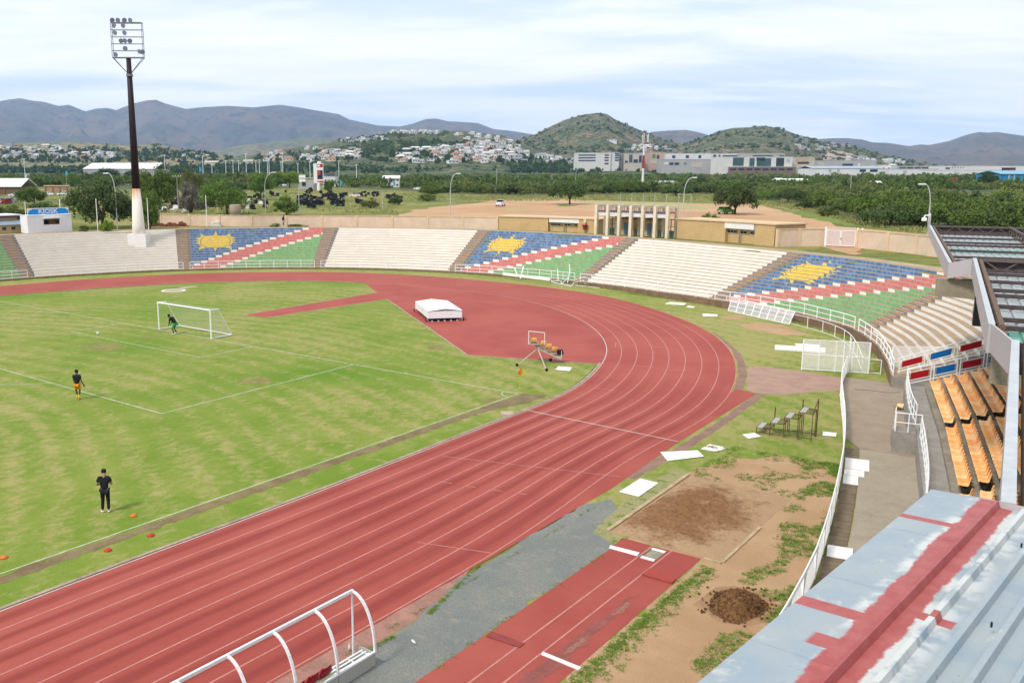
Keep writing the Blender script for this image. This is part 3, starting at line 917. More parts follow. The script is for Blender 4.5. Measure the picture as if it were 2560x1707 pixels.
tufts('verge_grass', sp_, DTUFT, 'taller grass at the foot of the terraces', (.04, .14))
# ================================================================ terraces round the bend
NR = 16
def row_r(i, th):
    a, b = rf(th) + 1.15, rt(th)
    return a + (b - a) * i / NR
TREAD = MAT('terrace_tread', C8(194, 168, 138), .92, .22, .8, bump=.3)
t = NT('white_riser')
p = t.pos(); n1 = t.noise(.5, 6, .65, p); n2 = t.noise(3.5, 6, .7, t.pos(scale=(1, 1, .35))); n3 = t.noise(1.1, 6, .72, t.pos(loc=(11, 3, 0)))
c = t.mix(t.rng(n1, .35, .65), (.83, .80, .735), (.77, .735, .665))
c = t.mix(t.rng(n2, .58, .74, 0, .45), c, C8(196, 178, 150, 1.3))
c = t.mix(t.rng(n3, .66, .74, 0, .40), c, C8(206, 130, 118, 1.3))
RISER_W = t.done(c, .8)
def paint(name, col, var):
    t = NT(name)
    p = t.pos()
    g = t.new('ShaderNodeSeparateXYZ'); t.link(p, g.inputs[0])
    n1 = t.noise(2.6, 3, .7, t.pos(scale=(1, 1, .02))); n2 = t.noise(2.0, 6, .7, p)
    c = t.mix(t.rng(n1, .42, .60), tuple(x * (1 - var) for x in col), tuple(x * (1 + var) for x in col))
    c = t.mix(t.rng(n2, .60, .76, 0, .4), c, tuple(x * .7 + .10 for x in col))
    return t.done(c, .75)
BLUE_R = paint('blue_riser', (.115, .22, .40), .26)
RED_R = paint('red_riser', (.63, .195, .19), .10)
GREEN_R = paint('green_riser', (.20, .43, .19), .10)
SUN_Y = paint('yellow_sun_paint', (.78, .58, .11), .06)
SUN_B = paint('sun_ring_paint', (.20, .22, .22), .10)
WALLF = MAT('front_wall', C8(158, 128, 106), .92, .35, 1.2, bump=.4)
# blocks: (from angle, to angle, kind); angles run anticlockwise, the photograph sees the larger angle on the left
STAIRS = [34.2, 55.2, 78.6, 101.0, 123.4, 144.2, 167.4]
HWST = 1.05     # half width of a stairway, degrees at the front
def edges(k):
    return STAIRS[k] - HWST, STAIRS[k] + HWST
def row_mesh(i, ta, tb, cuts, N=22, ends=(0, 0)):
    """one step between two angles: risers coloured by cuts [(fraction from the left, material)], left = larger angle"""
    mb = MB()
    fr = sorted({0, 1} | {k / N for k in range(N + 1)} | {c for c, _ in cuts if 0 < c < 1})
    for a, b in zip(fr[:-1], fr[1:]):
        m = cuts[0][1]
        for c, mm in cuts:
            if (a + b) / 2 >= c: m = mm
        tha, thb = tb + (ta - tb) * a, tb + (ta - tb) * b
        ra, rb = row_r(i, tha), row_r(i, thb)
        Ra, Rb = row_r(i + 1, tha), row_r(i + 1, thb)
        if i == NR - 1: Ra += .35; Rb += .35
        za, zb, z1a, z1b = rz(i, tha), rz(i, thb), rz(i + 1, tha), rz(i + 1, thb)
        A0, A1, B0, B1 = pol(ra, tha, za - .05), pol(ra, tha, z1a), pol(rb, thb, zb - .05), pol(rb, thb, z1b)
        mb.face([A0, B0, B1, A1], m)
        mb.face([A1, B1, pol(Rb, thb, z1b), pol(Ra, tha, z1a)], 1)
    return mb
TM = [RISER_W, TREAD, BLUE_R, RED_R, GREEN_R]
FLAG = 'flag terraces with a yellow sun'
PLAINB = 'plain white terraces'
SUN_HW = {3: (1.55, 1.95), 4: (2.0, 2.1), 5: (2.1, 2.1), 6: (2.1, 1.9), 7: (1.75, 1.15)}      # half width of the disc at the top and foot of each row
SUN_OUT = {3: [(2.15, 1), (2.3, .4), (3.0, 0)], 4: [(3.0, 1), (2.35, .45), (2.9, 0)], 5: [(3.1, 1), (2.4, .5), (2.85, 0)], 6: [(2.9, 1), (2.3, .4), (2.35, 0)], 7: [(2.0, 1), (2.1, .5), (2.4, 0)]}
SUN_RAY = {1: [[(0, .9), (-.17, 0), (.17, 0)]], 2: [[(-.17, 1), (-.32, 0), (.32, 0), (.17, 1)], [(2.3, .95), (1.5, 0), (2.15, 0)], [(-2.3, .95), (-2.15, 0), (-1.5, 0)]], 8: [[(-.27, 1), (-.1, 0), (.1, 0), (.27, 1)], [(1.5, 1), (2.45, .15), (2.3, 1)], [(-1.5, 1), (-2.3, 1), (-2.45, .15)]], 9: [[(-.1, 1), (0, .3), (.1, 1)]]}
def sun_paint(par, ta, tb, i, mid):
    """the yellow sun as paint a few millimetres proud of the riser of one row"""
    k = NR - 1 - i
    thc = tb - mid * (tb - ta); r = row_r(i, thc)
    def q(s, v):
        th = thc - math.degrees(s / r)
        return pol(row_r(i, th) - .008, th, lerp(rz(i, th), rz(i + 1, th), v))
    Y, Bk = MB(), MB()
    for P in SUN_RAY.get(k, ()): Y.face([q(*p) for p in P])
    if k in SUN_HW:
        a, b = SUN_HW[k]
        for e in range(8):
            f0, f1 = e / 4 - 1, (e + 1) / 4 - 1
            Y.face([q(a * f0, 1), q(b * f0, 0 if k != 7 else .16), q(b * f1, 0 if k != 7 else .16), q(a * f1, 1)])
            if k == 7: Bk.face([q(b * f0, .14), q(b * f0, 0), q(b * f1, 0), q(b * f1, .14)])
        for sg in (-1, 1):
            Bk.face([q(sg * a, 1), q(sg * b, 0), q(sg * (b + .12), 0), q(sg * (a + .12), 1)])
            Y.face([q(sg * (a + .12), 1), q(sg * (b + .12), 0)] + [q(sg * x, v) for x, v in reversed(SUN_OUT[k])])
    if Y.f: tag(Y.build('painted_sun', SUN_Y, par), kind='stuff')
    if Bk.f: tag(Bk.build('painted_sun_ring', SUN_B, par), kind='stuff')
def block(ta, tb, kind, label, group, suns=True, f0=.835, fs=.0585):
    root = empty('terrace_block', (0, 0, 0), 0, label, 'terrace', group)
    for i in range(NR):
        top = NR - 1 - i
        if kind == 'white': cuts = [(0, 0)]
        else:
            b = f0 - fs * top
            cuts = [(-9, 2), (b, 0), (b + .048, 3), (b + .048 + .225, 0), (b + .048 + .272, 4)]
        o = row_mesh(i, ta, tb, cuts).build('step', TM, root)
        if kind == 'flag' and suns: sun_paint(o, ta, tb, i, .185)
    return root
block(STAIRS[0] + HWST, STAIRS[1] - HWST, 'flag', 'flag terrace nearest the grandstand, partly behind the slanted mesh screen', FLAG)
block(STAIRS[1] + HWST, STAIRS[2] - HWST, 'white', 'white terrace with pink scuffs between the two right-hand flag terraces', PLAINB)
block(STAIRS[2] + HWST, STAIRS[3] - HWST, 'flag', 'flag terrace in front of the columned entrance building', FLAG)
block(STAIRS[3] + HWST, STAIRS[4] - HWST, 'white', 'white terrace in the middle of the bend, between two flag terraces', PLAINB)
block(STAIRS[4] + HWST, STAIRS[5] - HWST, 'flag', 'flag terrace just right of the floodlight mast', FLAG)
block(STAIRS[5] + HWST, STAIRS[6] - HWST, 'white', 'white terrace with the floodlight mast standing in it', PLAINB)
block(STAIRS[6] + HWST, 186, 'flag', 'flag terrace cut off by the left edge of the photo', FLAG, suns=False, f0=.62, fs=.06)
# end terrace beside the grandstand, rows bending towards the walkway
root = empty('terrace_block', (0, 0, 0), 0, 'white terrace with wide tan treads bending down to the grandstand', 'terrace', PLAINB)
for i in range(NR):
    row_mesh(i, 15.5, STAIRS[0] - HWST, [(0, 0)], 18).build('step', TM, root)
# stairways: grey painted risers with a brown half step in front of each
STEP_G = MAT('stair_grey', C8(140, 144, 148, 1.2), .8, .25, 3)
STEP_B = MAT('stair_brown', C8(198, 162, 126, 1.3), .85, .25, 3, bump=.3)
snames = ['stairway between the end terrace and the flag terrace by the grandstand', 'stairway left of the flag terrace with the mesh screen', 'stairway right of the flag terrace below the entrance', 'stairway left of the flag terrace below the entrance', 'stairway right of the flag terrace beside the floodlight', 'stairway between the floodlight terrace and its flag terrace', 'stairway at the far left, next to the cut-off flag terrace']
for k, st in enumerate(STAIRS):
    root = empty('stairway', (0, 0, 0), 0, snames[k], 'stairway', 'stairways between the terraces')
    ta, tb = edges(k)
    for i in range(NR):
        row_mesh(i, ta, tb, [(0, 0)], 2).build('step', [STEP_G, TREAD], root)
        z = rz(i, st); HR = rz(1, st) - rz(0, st)
        r = row_r(i, st); d = .30
        P = [pol(r - d, ta + .45, 0), pol(r - d, tb - .1, 0), pol(r - .003, tb - .1, 0), pol(r - .003, ta + .45, 0)]
        m1 = MB(); m1.prism([(p.x, p.y) for p in P][::-1] if ((P[1] - P[0]).cross(P[2] - P[0])).z < 0 else [(p.x, p.y) for p in P], z + .002, z + HR * .5)
        m1.build('half_step', STEP_B, root)
# front wall and gangway at the foot of the terraces
fw = empty('terrace_front_wall', (0, 0, 0), 0, 'low brown wall with a paved gangway along the foot of the terraces', 'wall')
ang = 15.5
while ang < 185:
    b = min(186, ang + 5.5)
    m1 = MB()
    n = 4
    for j in range(n):
        t0, t1 = lerp(ang, b - .02, j / n), lerp(ang, b - .02, (j + 1) / n)
        m1.face([pol(rf(t1), t1, -.05), pol(rf(t0), t0, -.05), pol(rf(t0), t0, z00(t0)), pol(rf(t1), t1, z00(t1))])
        m1.face([pol(rf(t1), t1, z00(t1)), pol(rf(t0), t0, z00(t0)), pol(row_r(0, t0) + .03, t0, z00(t0)), pol(row_r(0, t1) + .03, t1, z00(t1))], 1)
    m1.build('wall_panel', [WALLF, TREAD], fw)
    ang = b
# concrete ring behind the top row
RING = MAT('rim_concrete', C8(206, 180, 146), .92, .2, .6, bump=.3)
mb = MB()
for j in range(17, 186):
    a, b = j, j + 1
    mb.face([pol(rt(b) + .3, b, ZT - .01), pol(rt(a) + .3, a, ZT - .01), pol(rt(a) + 2.2, a, ZT - .03), pol(rt(b) + 2.2, b, ZT - .03)])
    mb.face([pol(rt(b) + 2.2, b, ZT - .03), pol(rt(a) + 2.2, a, ZT - .03), pol(rt(a) + 2.9, a, PLAIN - .03), pol(rt(b) + 2.9, b, PLAIN - .03)])
tag(mb.build('rim_path', RING), kind='structure')
# white front rail in panels, one between each pair of stairways
RAILG = 'front rails of the terraces'
def rail(P, h, par, posts=2.0, rails=(1.0, .55, .12), r=.028, pr=.03):
    L = 0
    P = [Vector(p) for p in P]
    n = max(2, round(sum((b - a).length for a, b in zip(P[:-1], P[1:])) / posts) + 1)
    Q = resample(P, n)
    m1 = MB(); m1.tube((0, 0, 0), (0, 0, h), pr, pr, 6); me = m1.mesh('post', WHITEM)
    for q in Q: place(me, 'post', par, q)
    for f in rails:
        m1 = MB(); m1.path([q + Vector((0, 0, h * f)) for q in P], r if f == max(rails) else r * .8, 6); m1.build('rail', WHITEM, par)
ends = [STAIRS[0]] + STAIRS[1:] + [186]
rl = ['front rail curving along the end terrace', 'front rail of the flag terrace with the mesh screen', 'long front rail below the white terrace right of the entrance', 'battered front rail below the flag terrace at the entrance', 'front rail below the middle white terrace', 'front rail below the flag terrace beside the floodlight', 'front rail below the floodlight terrace', 'front rail at the far left of the terraces']
spans = [(15.5, STAIRS[0])] + [(STAIRS[k], STAIRS[k + 1]) for k in range(6)] + [(STAIRS[6], 186)]
for (a, b), lab in zip(spans, rl):
    a2, b2 = a + .35, b - .7
    P = [pol(rf(lerp(a2, b2, j / 14)) + .1, lerp(a2, b2, j / 14), z00(lerp(a2, b2, j / 14))) for j in range(15)]
    rt_ = empty('front_rail', (0, 0, 0), 0, lab, 'railing', RAILG)
    rail(P, 1.0, rt_, 1.9, (1.0, .55, .12), .04, .042)
# ================================================================ things on the field
# ---- goal
gl = empty('football_goal', (0, 0, 0), 0, 'white portable football goal with a net in front of the keeper', 'goal')
bb = G(574, 837); dpt = bb.y; tpt = G(543, 772.3, 2.44).y
for sx in (-1, 1):
    x = 3.66 * sx
    m1 = MB(); m1.tube((x, 0, 0), (x, 0, 2.5), .06, n=8); m1.build('post', WHITEM, gl)
    m1 = MB(); m1.path([(x, .02, 2.44), (x, tpt, 2.44), (x, dpt, .06)], .04, 8); m1.build('stay', WHITEM, gl)
    m1 = MB(); m1.tube((x, 0, .06), (x, dpt, .06), .05, n=8); m1.build('ground_bar', WHITEM, gl)
m1 = MB(); m1.tube((-3.72, 0, 2.44), (3.72, 0, 2.44), .06, n=8); m1.build('crossbar', WHITEM, gl)
m1 = MB(); m1.tube((-3.66, dpt, .06), (3.66, dpt, .06), .05, n=8); m1.build('ground_bar', WHITEM, gl)
NETM = MAT('net_cord', (.62, .64, .60), .8, .1, 3)
m1 = MB()
prof = [(0, 2.44), (tpt, 2.44), (dpt, .06)]
n = 36
for k in range(n + 1):
    x = lerp(-3.64, 3.64, k / n)
    for a, b in zip(prof[:-1], prof[1:]): m1.bar((x, *a), (x, *b), .007)
for f in [i / 14 for i in range(15)]:
    y, z = lerp(tpt, dpt, f), lerp(2.44, .06, f)
    m1.bar((-3.64, y, z), (3.64, y, z), .007)
    for x in (-3.64, 3.64): m1.bar((x, 0, z), (x, y, z), .006)
tag(m1.build('net', NETM, gl), kind='stuff')
# ---- mat cover: white roof on wheels over the landing mat
A, B, D = G(1073.7, 796.3, .32), G(1157.7, 793.6, .32), G(1036.3, 770.8, .32)
Cc = B + D - A
mid = (A + B + Cc + D) / 4
ux = (B - A).normalized(); uy = Vector((-ux.y, ux.x, 0)); lx = (B - A).length; ly = abs((D - A).dot(uy))
cv = empty('landing_mat_cover', (mid.x, mid.y, 0), math.atan2(ux.y, ux.x), 'white house-shaped cover on wheels over the landing mat on the red apron', 'mat cover')
hx, hy, zb, ztp, zr = lx / 2, ly / 2, .32, .98, 1.20
SHEETW = MAT('white_sheet_metal', (.80, .81, .82), .35, .05, 1.5)
m1 = MB()
m1.box((0, -hy, (zb + ztp) / 2), (lx, .03, ztp - zb)); m1.build('side_panel', SHEETW, cv)
m1 = MB(); m1.box((0, hy, (zb + ztp) / 2), (lx, .03, ztp - zb)); m1.build('side_panel', SHEETW, cv)
for sx in (-1, 1):
    m1 = MB(); m1.box((sx * hx, 0, (zb + ztp) / 2), (.03, ly - .032, ztp - zb)); m1.build('side_panel', SHEETW, cv)
for sx in (-1, 1):
    e = sx * (hx + .06)
    m1 = MB(); m1.hexa([(0 if sx < 0 else 0, -hy - .06, zr), (e, -hy - .06, ztp + .01), (e, hy + .06, ztp + .01), (0, hy + .06, zr), (0, -hy - .06, zr + .02), (e, -hy - .06, ztp + .03), (e, hy + .06, ztp + .03), (0, hy + .06, zr + .02)] if sx > 0 else [(e, -hy - .06, ztp + .01), (0, -hy - .06, zr), (0, hy + .06, zr), (e, hy + .06, ztp + .01), (e, -hy - .06, ztp + .03), (0, -hy - .06, zr + .02), (0, hy + .06, zr + .02), (e, hy + .06, ztp + .03)])
    m1.build('roof_sheet', SHEETW, cv)
for sy in (-1, 1):
    m1 = MB(); y = sy * (hy - .03)
    m1.face([(-hx, y, ztp + .012), (hx, y, ztp + .012), (0, y, zr)]); m1.build('gable', GREYP, cv)
    m1 = MB(); m1.bar((0, y - .02 * -sy, ztp), (0, y - .02 * -sy, zr), .04); m1.build('gable_post', WHITEM, cv)
for sx in (-1, 1):
    for sy in (-1, 1):
        x, y = sx * (hx + .18), sy * (hy - .1)
        m1 = MB(); m1.lathe([(.07, -.035), (.15, -.035), (.16, 0), (.15, .035), (.07, .035)], (x, y, .16), 14, M=Matrix.Rotation(PI / 2, 3, 'Y')); w = m1.build('wheel', BLACK, cv)
        m1 = MB(); m1.path([(x - sx * .1, y, .16), (sx * (hx + .03), y, .9)], .025); m1.build('strut', WHITEM, cv)
        m1 = MB(); m1.tube((sx * hx, y, .16), (x, y, .16), .02); m1.build('axle', WHITEM, cv)
m1 = MB()
m1.prism([(-hx + .25, -hy + .3), (hx - .25, -hy + .3), (hx - .25, hy - .3), (-hx + .25, hy - .3)], .02, .30)
m1.build('mat_pallet', MAT('dark_pallet', (.03, .02, .05), .9, .3, 2), cv)
for k in range(5):
    m1 = MB(); m1.box((lerp(-hx + .4, hx - .4, k / 4), -hy + .2, .06), (.14, .2, .12)); m1.build('foot_block', WHITE, cv)
# ---- judges' trolley: a slanting rack of orange seats on splayed legs
O = G(1343, 908)
e1 = (G(1404, 909) - O).normalized(); e2 = Vector((-e1.y, e1.x, 0))
tr = empty('judges_trolley', O, math.atan2(e1.y, e1.x), 'slanted steel judges trolley with orange seats and splayed legs', 'trolley')
inv = Matrix.Rotation(-math.atan2(e1.y, e1.x), 3, 'Z')
def loc(w): return inv @ (w - O)
f1, f2, wh = loc(G(1292.5, 915.5)), loc(G(1366.6, 928)), loc(G(1376.4, 903))
CREAM = MAT('cream_steel', C8(214, 204, 180), .6, .15, 4)
apex = Vector((.02, .2, 1.06))
for f in (f1, f2):
    m1 = MB(); m1.tube(apex, (f.x, f.y, .06), .045, n=8); m1.build('leg', CREAM, tr)
    m1 = MB(); m1.lathe([(.05, -.05), (.10, -.05), (.11, 0), (.10, .05), (.05, .05)], (f.x, f.y, .11), 12, M=Matrix.Rotation(PI / 2, 3, 'X')); m1.build('foot', BLACK, tr)
top, low = Vector((-.62, 0, 1.42)), Vector((1.75, 0, .42))
for y in (.0, .95):
    m1 = MB(); m1.bar((0, y, 1.12), (low.x, y, low.z - .1), .06, .10); m1.build('beam', CREAM, tr)
PLATE = MAT('checker_plate', C8(176, 166, 150), .6, .2, 10)
for k in range(5):
    x0 = -.62 + .47 * k; z = 1.40 - .225 * k
    m1 = MB(); m1.box((x0 + .23 + (.12 if k == 0 else 0), .47, z), (.46 + (.3 if k == 0 else 0), .95, .03)); m1.build('tread', PLATE, tr)
    m1 = MB(); m1.path([(x0, 0, z), (x0 + .5, 0, z), (x0 + .5, .95, z), (x0, .95, z)], .018); m1.build('tread_frame', CREAM, tr)
    if k: 
        m1 = MB(); m1.bar((x0 + .2, 0, z), (x0 + .2, 0, 1.0 - .42 * (x0 + .2) + .06), .03); m1.build('upright', CREAM, tr)
m1 = MB(); m1.path([(-.66, 0, 1.40), (-.66, 0, 2.38), (.50, 0, 2.28), (.50, 0, 1.38)], .025); m1.build('guard_frame', WHITEM, tr)
m1 = MB(); m1.path([(-.66, 0, 2.2), (-.5, .6, 1.42)], .02); m1.build('guard_stay', WHITEM, tr)
m1 = MB(); m1.path([(1.28, 0, .55), (1.75, 0, .45), (1.75, 0, .95)], .02); m1.build('guard_frame', WHITEM, tr)
ORANGE = MAT('orange_plastic', C8(247, 180, 112, 1.05), .5, .14, 3)
PURPLE = MAT('dark_purple_plastic', (.022, .012, .03), .6, .2, 3)
def seat_mesh(name, m, w=.44):
    mb = MB()
    prof = [(-.20, .03), (-.17, .055), (-.05, .035), (.10, .04), (.16, .09), (.20, .22), (.24, .36), (.235, .39)]
    nu = 5
    for s, dz in ((1, 0), (-1, -.02)):
        i0 = len(mb.v)
        for (y, z) in prof:
            for k in range(nu):
                u = k / (nu - 1) * 2 - 1
                cup = .045 * u * u
                ww = w / 2 * (1 if z < .2 else 1 - .25 * (z - .2) / .2)
                back = smooth01((z - .06) / .12)
                mb.v.append((u * ww, y - cup * back * .9 + (-.02 * back if s < 0 else 0) * -1, z + cup * (1 - back) + dz * (1 - back)))
        for j in range(len(prof) - 1):
            for k in range(nu - 1):
                q = (i0 + j * nu + k, i0 + j * nu + k + 1, i0 + (j + 1) * nu + k + 1, i0 + (j + 1) * nu + k)
                mb.f.append(q if s > 0 else q[::-1]); mb.mi.append(0)
    return mb.mesh(name, m)
SEAT = seat_mesh('shell', ORANGE)
for mm in (SEAT,): mm.polygons.foreach_set('use_smooth', [True] * len(mm.polygons))
for k, (x, z, yy, m) in enumerate(((-.25, 1.42, .5, ORANGE), (.42, 1.22, .4, ORANGE), (.85, 1.0, .45, ORANGE), (1.25, .78, .45, ORANGE), (1.68, .56, .45, PURPLE))):
    me = SEAT if m is ORANGE else seat_mesh('shell_dark', PURPLE)
    o = place(me, 'seat', tr, (x, yy, z), (0, 0, PI + (.15 if k % 2 else -.1)), (1.1, 1.1, 1.15))
m1 = MB(); m1.lathe([(.03, -.03), (.12, -.03), (.13, 0), (.12, .03), (.03, .03)], (wh.x, wh.y, .13), 12, M=Matrix.Rotation(PI / 2, 3, 'X')); m1.build('wheel', BLACK, tr)
m1 = MB(); m1.path([(wh.x, wh.y, .13), (wh.x, .1, .55)], .025); m1.build('wheel_fork', CREAM, tr)
# ---- corner flag
fb = G(1298.8, 975.5); 
cf = empty('corner_flag', fb, 0, 'corner flag, orange and yellow pennant on a lime green pole', 'corner flag')
tp = Vector((.12, .12, 1.55))
m1 = MB(); m1.tube((0, 0, 0), tp, .028, n=8); m1.build('pole', MAT('lime_plastic', C8(196, 226, 40), .5, .1, 3), cf)
m1 = MB(); a = tp + Vector((-.02, 0, .0)); rdir = _r0
P = [tp + Vector((0, 0, .02)), tp * .62 + Vector((0, 0, .0)), tp * .78 - rdir * .30 - Vector((0, 0, .16)), tp * .93 - rdir * .12]
m1.face(P); m1.face([q + Vector((.004, .004, 0)) for q in reversed(P)]); m1.build('pennant', MAT('orange_cloth', C8(246, 128, 62), .8, .15, 6), cf)
m1 = MB(); P = [tp * .9 + rdir * .03, tp * .62 + rdir * .02, tp * .66 + rdir * .24, tp * .76 + rdir * .2]
m1.face(P); m1.face([q + Vector((.004, .004, 0)) for q in reversed(P)]); m1.build('pennant_corner', MAT('yellow_cloth', C8(236, 226, 90), .8, .15, 6), cf)
# ---- marker cones and ball
ORC = MAT('orange_cone', C8(250, 130, 50), .5, .1, 3); RDC = MAT('red_cone', C8(226, 58, 40), .5, .1, 3)
for (x, y, m, lab) in ((333.4, 1290, ORC, 'orange disc cone on the turf in front of the coach'), (10, 1394, ORC, 'orange disc cone at the left edge of the photo'), (377, 1339, RDC, 'red disc cone below the orange one, right of its neighbour'), (270, 1376, RDC, 'red disc cone near the track, left of the other red cone')):
    m1 = MB(); m1.lathe([(.15, 0), (.145, .02), (.06, .09), (.055, .09)], n=16)
    g = G(x, y); tag(m1.build('disc_cone', m, None, True, loc=(g.x, g.y, .012)), lab, 'cone', 'disc cones on the turf')
g = G(245, 836)
ball = empty('football', (g.x, g.y, .12), 0, 'white football with dark patches lying on the goal area line', 'ball')
bm = bmesh.new(); bmesh.ops.create_icosphere(bm, subdivisions=3, radius=.125); me = bpy.data.meshes.new('ball_shell'); bm.to_mesh(me); bm.free()
t = NT('football_skin'); vo = t.new('ShaderNodeTexVoronoi'); t.link(t.new('ShaderNodeTexCoord').outputs['Object'], vo.inputs['Vector']); vo.inputs['Scale'].default_value = 9
me.materials.append(t.done(t.mix(t.rng(vo.outputs['Distance'], .24, .28), (.04, .04, .05), (.8, .8, .8)), .5)); place(me, 'ball_shell', ball)
# ---- rusty stepped stand
O = G(1890.3, 1083.3); E = G(2027.3, 1103.4)
e1 = (E - O).normalized(); L = (E - O).length / 4
sd = empty('judges_stand', O, math.atan2(e1.y, e1.x), 'rusty steel stand of four rising steps with pale plank seats on the grass', 'stand')
W = 1.05
hs = [.33, .70, 1.08, 1.47]
PLK = MAT('weathered_plank', C8(206, 204, 200), .8, .15, 6)
def sbar(a, b, name='frame_bar', w=.035):
    m1 = MB(); m1.bar(a, b, w); m1.build(name, RUST, sd)
for k in range(4):
    x0, x1, z = k * L, (k + 1) * L, hs[k]
    for y in (0, W):
        sbar((x0, y, z), (x1, y, z)); sbar((x1, y, 0), (x1, y, z if k == 3 else hs[k + 1]), 'leg')
        if k == 0: sbar((x0, y, 0), (x0, y, z), 'leg')
        sbar((x0, y, .10 if k < 2 else .14), (x1, y, .10 if k < 2 else .14), 'ground_bar', .03)
        if k >= 2: sbar((x0 + .08, y, 0.0), (x0 + .08, y, z), 'leg')
    sbar((x0, 0, z), (x0, W, z)); sbar((x1, 0, z), (x1, W, z))
    for q in range(2):
        m1 = MB(); m1.box((x0 + .09 + .14 * q + .02, W / 2, z + .03), (.135, W + .04, .035)); m1.build('seat_plank', PLK, sd)
    m1 = MB()
    for q in range(6):
        xx = lerp(x0 + .34, x1 - .03, q / 5); m1.bar((xx, 0, z), (xx, W, z), .008)
    for q in range(9): m1.bar((x0 + .34, W * q / 8, z + .004), (x1 - .03, W * q / 8, z + .004), .008)
    tag(m1.build('mesh_tread', RUST, sd), kind='stuff')
sbar((L, W, hs[1]), (L, W, hs[1] + .62), 'handle_post', .05); sbar((3 * L, W, hs[3]), (3 * L, W, hs[3] + .45), 'handle_post', .05)
sbar((4 * L + .06, W, 0), (4 * L + .06, W, hs[3] + .62), 'handle_post', .05); sbar((4 * L, 0, hs[3]), (4 * L + .06, W, hs[3] + .6), 'handle_rail')
# ---- team shelter
dg = empty('team_shelter', (48.2, -29.4, 0), 0, 'bare white frame of a curved team shelter with red seats beside the track', 'team shelter')
ys = [0, -1.5, -3.0, -4.5, -6.0, -7.5]
SHW = MAT('shelter_white', (.74, .75, .76), .5, .1, 4)
def arch(y, name='arch', sz=.055):
    P = []
    for k in range(11):
        a = k / 10 * PI / 2
        P.append(Vector((.38 - 1.0 * (1 - math.cos(a)) * .86 , y, .45 + 1.58 * math.sin(a))))
    m1 = MB()
    for a, b in zip(P[:-1], P[1:]): m1.bar(a, b, sz, sz * 1.3, up=(0, 1, 0))
    m1.build(name, SHW, dg)
    return P[-1]
for y in ys: tipp = arch(y)
m1 = MB(); m1.bar((tipp.x, .03, tipp.z), (tipp.x, -7.53, tipp.z), .07, .09); m1.build('front_rail', SHW, dg)
m1 = MB(); m1.bar((.38, .03, .45), (.38, -7.53, .45), .06, .05); m1.build('back_rail', SHW, dg)
for y in (0, -7.5):
    m1 = MB(); m1.tube((tipp.x, y, 0), (tipp.x, y, tipp.z), .03, n=8); m1.build('front_post', SHW, dg)
t = NT('perforated_panel'); vo = t.new('ShaderNodeTexVoronoi', feature='F1'); vo.inputs['Randomness'].default_value = 0
t.link(t.pos(scale=(0.001, 14, 14)), vo.inputs['Vector']); vo.inputs['Scale'].default_value = 1.0
PERF = t.done(t.mix(t.rng(vo.outputs['Distance'], .22, .30), C8(150, 146, 124, 1.3), C8(196, 196, 190, 1.3)), .6)
for a, b in zip(ys[:-1], ys[1:]):
    m1 = MB(); m1.box((.38, (a + b) / 2, .225), (.02, 1.46, .40)); m1.build('back_panel', PERF, dg)
m1 = MB(); m1.box((.06, 0.01, .23), (.62, .02, .36)); m1.build('end_panel', PERF, dg)
for k, x in enumerate((-.02, .12, .26)):
    m1 = MB(); m1.bar((x, -.1, .40), (x, -7.4, .40), .05, .035); m1.build('bench_rail', SHW, dg)
for y in (-.15, -.7, -1.3, -2.6, -4.2, -5.8, -7.3):
    m1 = MB(); m1.bar((-.04, y, .37), (.3, y, .37), .04); m1.build('bench_bracket', SHW, dg)
REDSEAT = MAT('red_seat', (.28, .006, .01), .45, .12, 3)
rs_ = seat_mesh('red_shell', REDSEAT, .46); rs_.polygons.foreach_set('use_smooth', [True] * len(rs_.polygons))
for k in range(11):
    y = -1.85 - .5 * k
    place(rs_, 'seat', dg, (.10, y, .43), (0, 0, -PI / 2), (1, 1, .95))
# litter by the shelter
for (x, y, col, nm, lab) in ((873.5, 1627, (.7, .7, .7), 'bottle', 'small plastic bottle standing behind the shelter bench'), (1030, 1604, (.75, .70, .70), 'bottle', 'crushed plastic bottle lying on the grey gravel')):
    g = G(x, y); m1 = MB(); m1.lathe([(.035, 0), (.037, .12), (.03, .16), (.012, .19), (.012, .22)], n=8)
    o = m1.build(nm, MAT('bottle_%d' % int(x), col, .3, .2, 20), None, True, loc=(g.x, g.y, .02 if x < 1000 else .06))
    if x > 1000: o.rotation_euler = (PI / 2, 0, 1.2)
    tag(o, lab, 'bottle')
